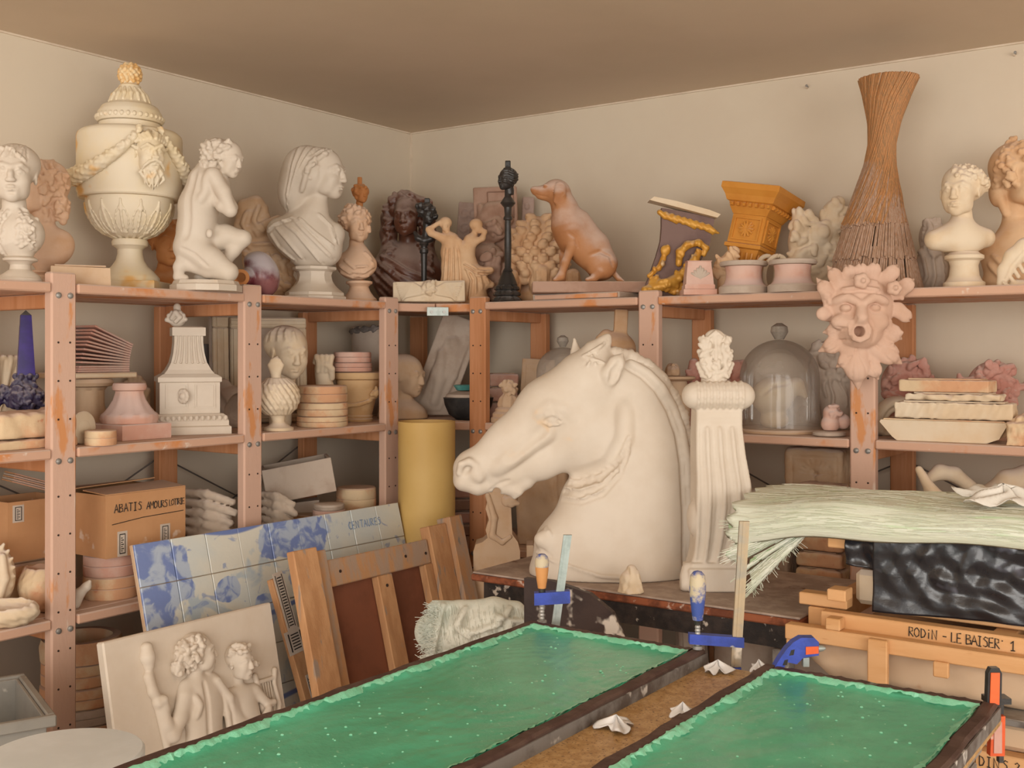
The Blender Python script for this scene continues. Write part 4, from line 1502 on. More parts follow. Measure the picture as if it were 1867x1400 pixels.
for i in range(9):
    x = 1206 + i * 11
    y = 374 + i * 3.2
    S.c([(x - 4, y - 2, 5, 5), (x + 6, y + 7, 6, 4.5), (x + 16, y + 12 + 4 * math.sin(i * 2), 5, 1.6)], k=2)
S.c([(1176, 514, 8, 8), (1200, 508, 10, 9), (1224, 500, 12, 10), (1250, 480, 12, 9), (1264, 462, 12, 8), (1272, 445, 10, 6)], k=6)
S.c([(1236, 466, 10, 6), (1238, 445, 11, 7), (1252, 432, 11, 7), (1272, 428, 11, 6), (1286, 438, 10, 5), (1282, 450, 10, 4)], k=4)
S.c([(1182, 488, 8, 4), (1200, 474, 8, 5), (1208, 458, 8, 5), (1212, 442, 8, 4)], k=3)
S.e(1212, 442, 9, 9, 10, 6, k=3)
S.e(1194, 500, 8, 13, 10, 6, k=5)
S.e(1235, 512, 8, 22, 12, 6, k=5)
S.curls(70, 1176, 1290, 428, 522, 3.6, seed=38)
S.cut_below(526)
clay(T, 'gilded_ornament', 'gilt', S, 1230, 528, s)

# ------------------------------------------------------------------ orange corbel, tilted
mat('ochre_varnish', '#cf8d3c', '#c58031', 7, rough=0.4, bump=0.1, dust='#dcae83', dlo=0.35, dmax=0.8)
p, s = put('R', 1352, 0.26, ZT)
T = thing('ochre_corbel', 'ochre orange corbel with rosette and moulded top, tilted against the wall', 'corbel', p, TH)
R0 = Matrix.Translation((-2 * s, 0, 6.5 * s)) @ Matrix.Rotation(math.radians(13), 4, 'Y') @ Matrix.Rotation(math.radians(-38), 4, 'Z')
T2 = s


def tapered(name, m, lev, parent, Mx):
    """stack of rectangular levels (half width, half depth, height)"""
    v, f = [], []
    for a, b, z in lev:
        v += [(-a, -b, z), (a, -b, z), (a, b, z), (-a, b, z)]
    n = len(lev)
    for i in range(n - 1):
        for k in range(4):
            f.append([i * 4 + k, i * 4 + (k + 1) % 4, (i + 1) * 4 + (k + 1) % 4, (i + 1) * 4 + k])
    f += [[3, 2, 1, 0], [(n - 1) * 4 + k for k in range(4)]]
    return MB().add([tuple(Mx @ Vector(q)) for q in v], f).build(name, m, parent)


def L(*q):
    return [(a * s, b * s, z * s) for a, b, z in q]


tapered('lower_body', 'ochre_varnish', L((16, 16, 0), (20, 20, 30), (26, 26, 58), (31, 31, 78), (36, 36, 80), (36, 36, 86), (32, 32, 88)), T, R0)
tapered('block', 'ochre_varnish', L((33, 33, 88.2), (33, 33, 140)), T, R0)
tapered('abacus', 'ochre_varnish', L((34, 34, 140.2), (40, 40, 152), (42, 42, 160), (46, 46, 162), (50, 50, 172), (57, 57, 182), (57, 57, 192), (52, 52, 194)), T, R0)
for k in range(2):
    Rk = R0 @ Matrix.Rotation(math.radians(90 * k), 4, 'Z')
    fr = MB()
    for a in ((-27, 27, 93, 96), (-27, 27, 132, 135), (-27, -24, 96.1, 131.9), (24, 27, 96.1, 131.9)):
        fr.box(a[0] * s, a[1] * s, -36 * s, -33.1 * s, a[2] * s, a[3] * s, Rk)
    fr.build('panel_frame', 'ochre_varnish', T)
    ro = MB()
    for i in range(12):
        an = 2 * math.pi * i / 12
        c0 = Rk @ Vector((0, -34.5 * s, 114 * s))
        c1 = Rk @ Vector((15 * s * math.cos(an), -34.5 * s, (114 + 15 * math.sin(an)) * s))
        ro.tube([c0, (c0 + c1) / 2, c1], [1.2 * s, 3.2 * s, 1.6 * s], 6)
    ro.build('rosette', 'ochre_varnish', T, True)
    for i in range(7):
        MB().tube([Rk @ Vector(((-36 + i * 12) * s, -43.5 * s, 156 * s)), Rk @ Vector(((-31 + i * 12) * s, -43.5 * s, 156 * s))], 4 * s, 8).build('bead', 'ochre_varnish', T, True)
    for i in range(5):
        MB().tube([Rk @ Vector(((-18 + i * 9) * s, -(21 + 4) * s, 40 * s)), Rk @ Vector(((-20 + i * 10) * s, -(29) * s, 72 * s))], [2 * s, 3.2 * s], 8).build('reed', 'ochre_varnish', T, True)

# ------------------------------------------------------------------ peach foot-shaped piece
p, s = put('R', 1325, 0.145, ZT)
T = thing('figurine_fragment', 'small peach and gilt figurine fragment lying before the ochre corbel', 'ornament', p, TH)
S = Sc(1290, 1352, 426, 530, -20, 22, 1.5)
S.c([(1318, 526, 0, 14), (1318, 490, 0, 12), (1312, 470, 2, 12), (1330, 452, 6, 10), (1338, 444, 6, 7)], k=6)
S.c([(1302, 484, 4, 8), (1320, 474, 8, 8), (1336, 462, 10, 6)], k=4)
S.curls(40, 1296, 1342, 438, 490, 4.5, seed=41)
S.cut_below(526)
clay(T, 'fragment', 'peach_plaster', S, 1322, 526, s)

# ------------------------------------------------------------------ small plinth and the two pink round bases
p, s = put('R', 1273, 0.03, ZT)
T = thing('small_plinth', 'small dusty pink plinth with palmette, left of the two round bases', 'plinth', p, TH)
tapered('body', 'pink_plaster', L((30, 24, 0), (30, 24, 10), (27, 20, 11), (27, 20, 18), (25, 20, 19), (24, 17, 34), (22, 15, 50), (21, 15, 60), (23, 17, 62)), T, Matrix())
S = Sc(1262, 1308, 474, 512, 8, 24, 1.2)
for i in range(-3, 4):
    S.c([(1286, 505, 15.5, 2.2), (1286 + i * 5, 494 - (3 - abs(i)) * 4, 16, 2.4)], k=1)
clay(T, 'palmette', 'plaster_grey', S, 1285, 533, s)
for i, (u, d, lab) in enumerate(((1356, 0.055, 'pink and white round column base beside the small plinth'), (1445, 0.055, 'pink and white round column base beside the hanging mask'))):
    p, s = put('R', u, d, ZT)
    T = thing('column_base', lab, 'column base', p, TH, 'pink round column bases')
    lathe_px(T, 'foot', 'plaster_grey', [(45, 0), (45, 12), (42, 15)], s, 0, 40)
    lathe_px(T, 'scotia', 'pink_plaster', [(40, 15.2), (35, 20), (32, 30), (32, 42), (34, 50)], s, 0, 40)
    lathe_px(T, 'upper_torus', 'plaster_grey', [(34, 50.2), (42, 51), (44, 55), (42, 59), (36, 60)], s, 0, 40)

# ------------------------------------------------------------------ ring frames between the bases
p, s = put('R', 1398, 0.185, ZT)
T = thing('ring_cast', 'pair of cream plaster rings standing behind the pink round bases', 'ornament', p, TH)
for dx, rot in ((-8, .5), (10, .25)):
    mb = MB()
    pts = [Vector((24 * s * math.cos(a), 0, 34 * s * math.sin(a) + 40 * s)) for a in [2 * math.pi * i / 28 for i in range(29)]]
    Mr = Matrix.Translation((dx * s, 0, 0)) @ Matrix.Rotation(rot, 4, 'Z') @ Matrix.Rotation(.2, 4, 'Y')
    mb.tube([Mr @ q for q in pts], 4.4 * s, 8, False).build('ring', 'plaster_cream', T, True)

# ------------------------------------------------------------------ cream rocaille
p, s = put('R', 1488, 0.39, ZT)
T = thing('rocaille_cast', 'cream plaster rocaille ornament with leaves, left of the reed sheaf', 'ornament', p, TH)
S = Sc(1412, 1552, 328, 524, -38, 46, 2.0)
S.e(1482, 440, 0, 50, 56, 24, k=8)
S.e(1490, 500, 0, 52, 36, 26, k=10)
S.c([(1450, 420, 4, 20), (1452, 380, 8, 16), (1448, 372, 8, 10)], k=6)
S.c([(1500, 400, 6, 22), (1512, 365, 8, 18), (1520, 350, 8, 12)], k=6)
S.e(1484, 408, 22, 20, 22, 12, k=5)
S.e(1486, 406, 32, 12, 13, 8, k=3)
S.c([(1430, 470, 8, 16), (1450, 448, 14, 12), (1480, 440, 16, 10)], k=5)
S.curls(120, 1424, 1534, 350, 500, 6.0, seed=42, test=lambda x, y: math.hypot(x - 1484, y - 408) > 20)
S.cut_below(522)
clay(T, 'ornament', 'plaster_cream', S, 1482, 522, s)

# ------------------------------------------------------------------ reed sheaf: twisted tiers of sticks
mat('reed', '#b57f50', '#93704c', 30, 0.35, 0.65, rough=0.65, bump=0.15, stretch=(8, 8, .6), c3='#c98b54', s3=60, t3=0.56)
mat('reed_grey', '#b39580', '#9b7a60', 30, 0.35, 0.65, rough=0.75, bump=0.15, stretch=(8, 8, .6), c3='#b9744a', s3=60, t3=0.6)
p, s = put('R', 1594, 0.20, ZT)
T = thing('reed_sheaf', 'tall hourglass sheaf of twisted thin reeds on the right top shelf', 'sheaf', p, TH)
g = random.Random(9)


def tier(name, m, n, r0, r1, z0, z1, tw, u1, jit, rad):
    """ring of straight sticks from radius r0 at height z0 to r1 at z1, twisted by tw radians; u1: shift of the upper ring"""
    mb = MB()
    for i in range(n):
        a = 2 * math.pi * (i + g.uniform(-.3, .3)) / n
        zz = z0 + g.uniform(-jit, jit) * (1 if z0 > 2 else 0)
        q = g.uniform(.93, 1.0)
        A = Vector((r0 * math.cos(a), r0 * math.sin(a), zz)) * s
        B = Vector((u1 + r1 * q * math.cos(a + tw), r1 * q * math.sin(a + tw), z1)) * s
        r = rad * g.uniform(.8, 1.15) * s
        mb.tube([A, B], [r, r * .9], 5)
    return tag(mb.build(name, m, T, True), kind='stuff')


tier('foot_reeds', 'reed_grey', 120, 84, 66, 0.5, 78, 0.12, 2, 3, 2.4)
tier('middle_reeds', 'reed_grey', 110, 72, 48, 58, 150, 0.16, 4, 4, 2.3)
tier('upper_reeds', 'reed_grey', 104, 57, 24, 118, 240, 0.45, 9, 4, 2.2)
mb = MB()
for i in range(110):
    a = 2 * math.pi * (i + g.uniform(-.3, .3)) / 110
    q = g.uniform(.93, 1.0)
    pts = []
    for t in (0, .2, .4, .55, .7, .85, 1):
        z = 122 + 268 * t + (g.uniform(-4, 4) if t == 0 else 0)
        r = float(np.interp(t, (0, .2, .4, .55, .7, .85, 1), (58, 42, 28, 24, 28, 39, 53)))
        pts.append(Vector((26 * t + r * q * math.cos(a + 1.9 * t), r * q * math.sin(a + 1.9 * t), z)) * s)
    mb.tube(pts, 2.1 * s, 5)
tag(mb.build('top_reeds', 'reed', T, True), kind='stuff')

# ------------------------------------------------------------------ busts at the right end
p, s = put('R', 1700, 0.40, ZT)
T = thing('winged_fragment', 'cream fragment with curls and cape, behind the child bust on the right', 'ornament', p, TH)
S = Sc(1664, 1742, 368, 516, -28, 34, 1.8)
S.e(1702, 410, 0, 22, 34, 18, k=6)
S.e(1702, 466, 0, 30, 40, 20, k=10)
S.curls(60, 1680, 1724, 380, 445, 5, seed=44)
folds(S, [[(1682, 444), (1688, 480), (1680, 506)], [(1698, 446), (1702, 480), (1698, 508)], [(1714, 446), (1718, 480), (1718, 508)]], 3)
S.cut_below(512)
clay(T, 'fragment', 'plaster_grey', S, 1704, 512, s)

p, s = put('R', 1758, 0.09, ZT)
T = thing('child_bust', 'cream bust of a bare-shouldered child near the right edge, looking left', 'bust', p, TH)
S = Sc(1674, 1828, 284, 470, -52, 60, 1.45)
head(S, 1748, 388, 6, 94, yaw=-38, pitch=2, neck=.28, child=True)
S.reset()
S.e(1762, 328, -4, 37, 33, 38, k=5)
S.c([(1706, 430, -2, 19), (1750, 418, 0, 26), (1798, 426, -6, 18)], k=12)
S.e(1752, 434, 2, 42, 24, 28, k=12)
S.curls(190, 1726, 1800, 296, 350, 3.2, seed=45, long=1.3, test=lambda x, y: y < 318 + (x - 1724) * .35 and not (x < 1775 and y > 326))
S.cut_below(452)
clay(T, 'bust', 'plaster_cream', S, 1758, 517, s)
lathe_px(T, 'socle', 'plaster_cream', [(36, 0), (36, 9), (31, 12), (26, 22), (24, 40), (27, 48), (34, 52), (34, 58), (27, 62), (24, 65.3)], s, 0, 32)

p, s = put('R', 1862, 0.345, ZT)
T = thing('woman_bust', 'large peach-tinted bust of a woman with upswept curls, cut by the right edge', 'bust', p, TH)
S = Sc(1778, 1940, 224, 524, -66, 66, 2.2)
head(S, 1858, 368, 8, 112, yaw=26, neck=.42)
S.reset()
S.e(1854, 290, -6, 47, 46, 46, k=5)
S.e(1822, 335, -8, 15, 28, 16, k=6)
S.c([(1824, 350, 0, 9), (1832, 376, 4, 7)], k=4)
S.c([(1812, 444, -6, 24), (1860, 424, -4, 34), (1906, 440, -4, 24)], k=14)
S.e(1858, 470, 2, 66, 44, 40, k=14)
S.e(1850, 500, 2, 60, 26, 36, k=10)
S.curls(320, 1804, 1900, 238, 330, 4.4, seed=46, long=1.4, test=lambda x, y: y < 285 or x < 1838)
folds(S, [[(1796, 470), (1812, 494), (1836, 508)], [(1802, 456), (1824, 486), (1850, 500)]], 3.5)
S.cut_below(516)
clay(T, 'bust', 'peach_plaster', S, 1862, 516, s)

p, s = put('R', 1852, 0.10, ZT)
T = thing('acanthus_leaf', 'curved cream acanthus leaf standing before the woman bust at the right edge', 'ornament', p, TH)
S = Sc(1806, 1905, 420, 520, -24, 34, 1.6)
pts = [(1826, 508, 0, 9), (1832, 484, 2, 13), (1846, 460, 4, 16), (1866, 442, 6, 16), (1888, 430, 6, 12)]
S.c(pts, k=8, flat=.7)
for i in range(8):
    t = i / 7
    S.c([(1826 + 60 * t, 506 - 74 * t ** .8, 8, 3), (1834 + 66 * t, 512 - 60 * t, 8, 4)], k=2)
S.draw([(1828, 506), (1838, 478), (1860, 450), (1886, 434)], 2.2, 1, True, 2)
S.c([(1850, 512, 0, 12), (1880, 512, 0, 12)], k=5)
S.cut_below(512)
clay(T, 'leaf', 'plaster_cream', S, 1852, 512, s)

# ------------------------------------------------------------------ mask hanging on the post
mat('mask_clay', '#d0ae99', '#c7a28b', 8, 0.38, 0.66, rough=0.8, bump=0.2, bscale=60, dust='#d3b4a0', dlo=0.2)
p0, s = put('R', 1570, -0.075, ZT)
zc = CAMZ + (HYP - 600) * s
T = thing('satyr_fountain_mask', 'terracotta leaf-crowned fountain mask with open spout mouth, hung on the shelf post', 'mask', (p0.x, p0.y, zc), TH)
S = Sc(1474, 1672, 468, 722, -6, 78, 1.9)
S.e(1566, 560, 0, 62, 62, 44, k=8)
S.e(1560, 606, 10, 44, 34, 40, k=14)
S.e(1552, 606, 40, 22, 19, 16, k=8)
S.c([(1551, 605, 80, 9.5), (1551, 605, 30, 9.5)], k=3, sub=True)
S.draw([(1534, 600), (1540, 590), (1552, 587), (1564, 591), (1569, 602), (1566, 615), (1552, 622), (1538, 617), (1534, 604)], 3.2, .5, False, 3)
S.c([(1556, 560, 42, 9), (1554, 580, 52, 12)], k=8)
for q in (-1, 1):
    S.e(1557 + q * 26, 562, 42, 14, 9, 10, q * -10, k=8, sub=True)
    S.e(1557 + q * 26, 563, 36, 10, 7, 9, k=3)
    S.draw([(1557 + q * 8, 552), (1557 + q * 24, 543), (1557 + q * 46, 552)], 5.5, 1, False, 6)
    S.e(1557 + q * 34, 588, 34, 18, 14, 12, k=10)
    S.draw([(1557 + q * 14, 582), (1557 + q * 24, 602), (1557 + q * 22, 622)], 2.6, 1.4, True, 4)
for i in range(4):
    S.draw([(1528, 536 - i * 7), (1556, 532 - i * 7), (1590, 537 - i * 7)], 2.4, .6, i % 2 == 0, 3)
for (x, y, x2, y2, w) in ((1510, 545, 1486, 508, 16), (1526, 520, 1506, 486, 15), (1548, 510, 1538, 484, 15), (1566, 506, 1562, 480, 14), (1584, 508, 1590, 478, 15), (1608, 512, 1632, 484, 16), (1630, 532, 1662, 510, 16), (1504, 572, 1486, 574, 15), (1632, 566, 1654, 586, 15)):
    S.c([(x, y, 14, w), ((x * .45 + x2 * .55), (y * .45 + y2 * .55), 20, w * .8), (x2, y2, 10, 2.0)], k=4, flat=.5)
    S.draw([(x, y), (x2, y2)], 1.6, 1, True, 2)
for (x, y, r) in ((1557, 515, 14), (1615, 528, 13)):
    for i in range(5):
        a = 2 * math.pi * i / 5
        S.e(x + r * .55 * math.cos(a), y + r * .55 * math.sin(a), 44, r * .55, r * .55, 8, k=2)
    S.e(x, y, 52, r * .35, r * .35, 5, k=1)
for (x, y, x2, y2, w) in ((1530, 620, 1492, 640, 17), (1552, 636, 1562, 708, 26), (1590, 630, 1640, 662, 22), (1606, 600, 1640, 618, 18), (1530, 600, 1500, 606, 15), (1544, 650, 1524, 668, 14), (1580, 660, 1598, 690, 15)):
    S.c([(x, y, 14, w), ((x + x2) / 2, (y + y2) / 2, 18, w * .85), (x2, y2, 8, 3)], k=6, flat=.55)
    for e_ in (-.5, 0, .5):
        ox, oy = -(y2 - y) * e_ * .35, (x2 - x) * e_ * .35
        S.draw([(x, y), ((x + x2) / 2 + ox, (y + y2) / 2 + oy), (x2 + ox, y2 + oy)], 1.8, .8, True, 2)
S.curls(60, 1500, 1640, 530, 640, 5, seed=47, test=lambda x, y: abs(x - 1560) > 52)
S.cut_back(2)
clay(T, 'mask', 'mask_clay', S, 1570, 600, s)
hm = MB().box(-0.008, 0.008, 0.002, 0.03, 0.02, 0.034)
hm.build('hanger', 'steel', T)
# ------------------------------------------------------------------ middle shelf, left run
mat('violet_resin', '#38207a', '#2c1a60', 10, rough=0.3, bump=0.05, c3='#5b4a86', s3=6, t3=0.6, spec=0.25)
mat('violet_dusty', '#4a4356', '#2a2140', 16, 0.42, 0.58, rough=0.4, bump=0.3, dust='#9b949b', dlo=0.05, dmax=0.85)
mat('black_dusty', '#2b2928', '#3a3735', 14, rough=0.6, bump=0.2, dust='#8c857f', dlo=0.5)
mat('salmon_tile', '#cc9784', '#c4a89d', 9, 0.4, 0.62, rough=0.85, bump=0.25, dust='#c5b0a7', dlo=0.45)
mat('slate', '#807b78', '#726d6a', 7, rough=0.7, bump=0.2, dust='#a79d96')
mat('pot_clay', '#d5b184', '#c9a070', 8, rough=0.8, bump=0.15, dust='#d2bba6', dlo=0.35)


def mould_disc(label, wall, px, d, z, r, h, m='mould_plaster', seed=1, group=None, wall_pt=None, name='round_mould'):
    """squat round plaster mould: two halves that meet in a seam, edges uneven; r,h in px"""
    p, s = wall_pt or put(wall, px, d, z)
    g = random.Random(seed)
    a1, a2 = g.uniform(0, 6), g.uniform(0, 6)
    T = thing(name, label, 'mould', p, TH + g.uniform(0, 3), group)

    def mod(t, i, rr, zz):
        return rr * (.018 * math.sin(3 * t + a1) + .012 * math.sin(7 * t + a2) + .006 * math.sin(17 * t + i * 2.1))
    hs_ = h * s
    MB().lathe([(r * s * .97, 0), (r * s * 1.0, .004), (r * s, hs_ * .46), (r * s * .975, hs_ * .49)], 30, (0, 0, 0), mod).build('lower_half', m, T, True)
    MB().lathe([(r * s * .975, hs_ * .495), (r * s * 1.0, hs_ * .53), (r * s * .99, hs_ * .94), (r * s * .93, hs_), (r * s * .3, hs_ * 1.0)], 30, (0, 0, 0), mod).build('upper_half', m, T, True)
    return T, hs_


p, s = put('L', 44, 0.25, ZM)
T = thing('violet_obelisk', 'violet resin obelisk on a dusty silvery shell base, left end of middle shelf', 'obelisk', p, TH)
SH = {'o': 0}
v0 = 800
Mx = Matrix.Rotation(math.radians(28), 4, 'Z')
MB().lathe([(46 * s, 0), (46 * s, 40 * s), (42 * s, 46 * s), (40 * s, 58 * s)], 6).build('black_plinth', 'black_dusty', T)
S = Sc(6, 106, 664, 746, -46, 52, 1.7)
S.e(58, 716, 0, 34, 24, 32, k=6)
S.c([(58, 706, 0, 20), (58, 684, 0, 17)], k=6)
S.c([(30, 704, 14, 10), (20, 712, 20, 8), (22, 722, 20, 7)], k=4)
S.curls(190, 16, 92, 684, 740, 3.2, seed=51, long=1.8)
for i in range(8):
    a = 2 * math.pi * i / 8
    S.e(58 + 19 * math.cos(a), 678, 19 * math.sin(a), 5, 6, 5, k=2)
S.cut_below(742)
clay(T, 'shell_base', 'violet_dusty', S, 55, v0, s)
tapered('shaft', 'violet_resin', [(a * s, b * s, z * s) for a, b, z in ((15, 15, 124), (9, 9, 233))], T, Matrix.Translation((3 * s, 0, 0)) @ Mx)
tapered('tip', 'black_dusty', [(a * s, b * s, z * s) for a, b, z in ((9, 9, 233.1), (.4, .4, 242))], T, Matrix.Translation((3 * s, 0, 0)) @ Mx)

p, s = put('L', 8, 0.395, ZM)
T = thing('leaning_slab', 'cream plaster slab with scalloped top standing behind the violet obelisk', 'slab', p, math.pi / 2)
S = Sc(-60, 58, 636, 802, -14, 16, 2.2)
S.box(0, 724, 0, 46, 80, 6, 3, k=2)
for i in range(7):
    S.e(-40 + i * 13, 645, 0, 7, 6, 7, k=2)
    S.draw([(0, 760), (-40 + i * 13, 650)], 2, .5, i % 2 == 0, 3)
S.cut_below(796)
clay(T, 'slab', 'plaster_cream', S, 14, 796, s)

p, s = put('L', 62, 0.105, ZM)
T = thing('mould_slab', 'big flat two-layer plaster mould at the left end of the middle shelf', 'mould', p, math.pi / 2)
S = Sc(-40, 150, 735, 830, -60, 66, 2.2)
S.box(52, 780, 0, 78, 24, 34, 12, rot=3, k=2)
S.noise(2.2, 40, 3)
S.cut_below(803)
clay(T, 'upper_layer', 'mould_plaster', S, 62, 822, s)
S = Sc(-40, 150, 795, 830, -60, 70, 2.0)
S.box(46, 814, 0, 82, 9, 36, 3, rot=1, k=2)
S.noise(1.2, 30, 4)
S.cut_below(822)
clay(T, 'lower_layer', 'mould_plaster', S, 62, 822, s)

p, s = put('L', 149, 0.085, ZM)
T = thing('plaster_roundel', 'cream plaster roundel standing on edge against the first upright', 'roundel', p, TH)
MB().lathe([(26 * s, -6 * s), (30 * s, -4 * s), (30 * s, 4 * s), (26 * s, 7 * s)], 28).build('disc', 'plaster_cream', T, True, loc=(0, 0, 30 * s), rot=(math.pi / 2, 0, 1.15))
MB().lathe([(14 * s, 7 * s), (10 * s, 9 * s)], 20).build('boss', 'plaster_cream', T, True, loc=(0, 0, 30 * s), rot=(math.pi / 2, 0, 1.15))

mould_disc('small yellow plaster puck on the shelf edge before the pink bell base', 'L', 184, 0.012, ZM, 28, 27, 'mould_plaster', 3, name='plaster_puck')

# fluted pedestal carrying a board with a slumped pile of salmon tiles
p, s = put('L', 160, 0.375, ZM)
T = thing('round_pedestal', 'beige round pedestal carrying the board with pink tiles', 'pedestal', p, TH)
hp = 104 * s
lathe_px(T, 'shaft', 'plaster_beige', [(46, 0), (46, 10), (42, 16), (34, 34), (29, 58), (29, 82), (34, 88)], s, 0, 40, mod=lambda t, i, r, z: .04 * r * math.cos(t * 8) if 1 < i < 6 else 0)
lathe_px(T, 'capital', 'plaster_beige', [(32, 88.2), (42, 90), (46, 96), (42, 103), (34, 104)], s, 0, 40)
p2, s = put('L', 158, 0.385, ZM)
p2.z += hp + .0008
T = thing('tile_board', 'flat wooden board under the slumped pile of pink tiles', 'board', p2, math.pi / 2)
MB().cbox(-.12, .13, -.085, .09, 0, .018, .002).build('plank', 'plaster_beige', T)
MB().box(-.115, .125, -.0865, -.0855, .004, .014).build('edge_band', 'plaster_cream', T)
zb = p2.z + .0188
def TILE_LABEL(i):
    n = ['bottom', 'second', 'third', 'fourth', 'fifth', 'sixth', 'seventh', 'eighth', 'ninth', 'tenth', 'eleventh', 'twelfth'][i] if i < 12 else 'topmost'
    return n + (' thin salmon tile of the slumped pile on the board' if i in (0, 12) else ' thin salmon tile from below in the slumped pile on the board')


PV = Vector((.112, 0, .0006))
for i in range(13):
    a = math.radians(max(0, i - 2) * 2.3 + (.5 * math.sin(i * 2.1) if i > 4 else 0))
    w = .19 - .003 * i
    Mx = Matrix.Translation((p2.x, p2.y, zb)) @ Matrix.Rotation(math.pi / 2, 4, 'Z') @ Matrix.Translation(PV) @ Matrix.Rotation(a, 4, 'Y')
    PV = PV + Vector((math.sin(a), 0, math.cos(a))) * .0072
    T = thing('salmon_tile', TILE_LABEL(i), 'tile', Mx.translation, 0, 'salmon tiles on the board')
    T.rotation_euler = Mx.to_euler()
    MB().cbox(-w, 0, -.07, .07, 0.0, .0062, .0012).build('plate', 'salmon_tile', T)
    MB().box(-w + .01, -.01, -.0702, -.07005, .0022, .004).build('edge_seam', 'plaster_grey', T)

p, s = put('L', 236, 0.165, ZM)
T = thing('bell_base', 'pinkish bell-shaped column base on a square slab, middle shelf', 'column base', p, TH)
Mx = Matrix.Rotation(math.radians(54.85), 4, 'Z')
tapered('square_slab', 'pink_plaster', [(q * s, q * s, z * s) for q, z in ((52, 0), (52, 26), (50, 28))], T, Mx)
lathe_px(T, 'bell', 'pink_plaster', [(49, 28.2), (51, 36), (49, 44), (44, 48), (36, 58), (29, 70), (25, 82), (25, 86)], s, 0, 48, mod=lambda t, i, r, z: .03 * r * math.cos(t * 10) if 3 <= i < 7 else (.015 * r * math.cos(t * 18) if i < 3 else 0))
lathe_px(T, 'upper_torus', 'pink_plaster', [(25, 86.2), (29, 88), (30, 94), (28, 100), (22, 101)], s, 0, 36)

# white monument
p, s = put('L', 342, 0.215, ZM)
T = thing('monument_model', 'white plaster monument model with fluted concave shaft and shell finial', 'pedestal', p, TH)
Mx = Matrix.Rotation(math.radians(22), 4, 'Z')


def LV(*q):
    return [(a * s, b * s, z * s * .955) for a, b, z in q]


W = 'plaster_white'
tapered('base_steps', W, LV((70, 62, 0), (70, 62, 14), (66, 58, 16), (66, 58, 24), (62, 54, 34), (57, 50, 38)), T, Mx)
tapered('die', W, LV((52, 44, 38.2), (52, 44, 96), (55, 47, 98), (55, 47, 106), (46, 40, 112)), T, Mx)
sh = tapered('shaft', W, LV((44, 38, 112.2), (38, 33, 120), (31, 28, 134), (27, 25, 152), (25, 23, 172), (25, 23, 184)), T, Mx)
tapered('cap', W, LV((29, 27, 184.2), (29, 27, 200), (23, 21, 202)), T, Mx)
for i in range(6):
    pts = [Mx @ (Vector(((-.72 + i * .29) * a, -b - .4, z)) * s) for a, b, z in ((35, 30.5, 126), (31, 28, 134), (27, 25, 152), (25, 23, 172), (25, 23, 180))]
    MB().tube(pts, 1.9 * s, 6).build('reed', W, sh, True)
for q, (x0, x1) in enumerate(((-42, -4), (8, 44))):
    fr = MB()
    for (a, b, c, d_) in ((x0, x1, 46, 49), (x0, x1, 87, 90), (x0, x0 + 3, 49.1, 86.9), (x1 - 3, x1, 49.1, 86.9)):
        fr.box(a * s, b * s, -46 * s, -44.1 * s, c * s, d_ * s, Mx)
    fr.build('panel_frame', W, T)
S = Sc(340, 400, 695, 755, 20, 70, 1.3)
S.frame(342, 797, 0, 1.0001, -22)
for i in range(10):
    a = 2 * math.pi * i / 10
    S.e(26 + 8 * math.cos(a), 68 + 9 * math.sin(a), 45, 5, 5, 4, k=1)
S.e(26, 68, 47, 6, 6, 5, k=1)
clay(T, 'rosette', W, S, 342, 797, s)
for i in range(13):
    MB().lathe([(3 * s, -4 * s), (4.4 * s, 0), (3 * s, 4 * s)], 8, tuple(Mx @ Vector(((-60 + i * 10) * s, -57.5 * s, 29 * s)))).build('leaf_bead', W, T, True)
S = Sc(285, 335, 548, 600, -22, 24, 1.3)
S.e(311, 580, 0, 16, 16, 10, k=3)
for i in range(7):
    a = math.radians(-70 + i * 23)
    S.c([(311, 590, 3, 3), (311 + 18 * math.sin(a), 590 - 22 * math.cos(a), 6, 4.4)], k=1.5)
S.c([(304, 580, 10, 4), (312, 570, 12, 5), (320, 578, 12, 4), (312, 586, 12, 4)], k=2)
S.e(311, 560, 0, 7, 8, 6, k=3)
S.cut_below(595.5)
clay(T, 'shell_finial', W, S, 330, 787.8, s)

p, s = put('L', 366, 0.49, ZM)
T = thing('slate_slab', 'plain grey slate slab leaning on the wall behind the white monument', 'slab', p, math.pi / 2)
Mx = Matrix.Rotation(-.06, 4, 'X')
MB().cbox(-.05, .05, -.008, .008, .002, .30, .002, Mx).build('slab', 'slate', T)
MB().box(-.03, -.02, -.0095, -.0082, .08, .2, Mx).build('chalk_streak', 'plaster_grey', T)

p, s = put('L', 418, 0.315, ZM)
T = thing('cup_fragment', 'rounded grey-beige hollow plaster fragment beside the second upright', 'fragment', p, TH)
S = Sc(368, 462, 682, 790, -50, 52, 1.9)
S.e(412, 742, 0, 38, 40, 38, 20, k=6)
S.e(432, 752, 20, 28, 36, 26, k=4, sub=True)
S.c([(388, 770, 0, 14), (420, 776, 6, 10)], k=6)
S.draw([(392, 716), (406, 730), (412, 752)], 3, 1, True, 5)
S.e(398, 704, 0, 14, 14, 14, k=6)
S.cut_below(778)
clay(T, 'fragment', 'plaster_grey', S, 408, 778, s)

p, s = put('L', 244, 0.475, ZM)
T = thing('shell_cast', 'small beige fan shell standing behind the bell base', 'ornament', p, TH)
S = Sc(222, 290, 666, 790, -14, 18, 1.8)
S.e(254, 735, 0, 26, 52, 9, k=6)
for i in range(7):
    S.c([(254, 780, 4, 4), (230 + i * 8, 712 - 26 * math.sin(math.pi * i / 6), 5, 5)], k=3)
S.cut_below(784)
clay(T, 'shell', 'plaster_beige', S, 250, 784, s)

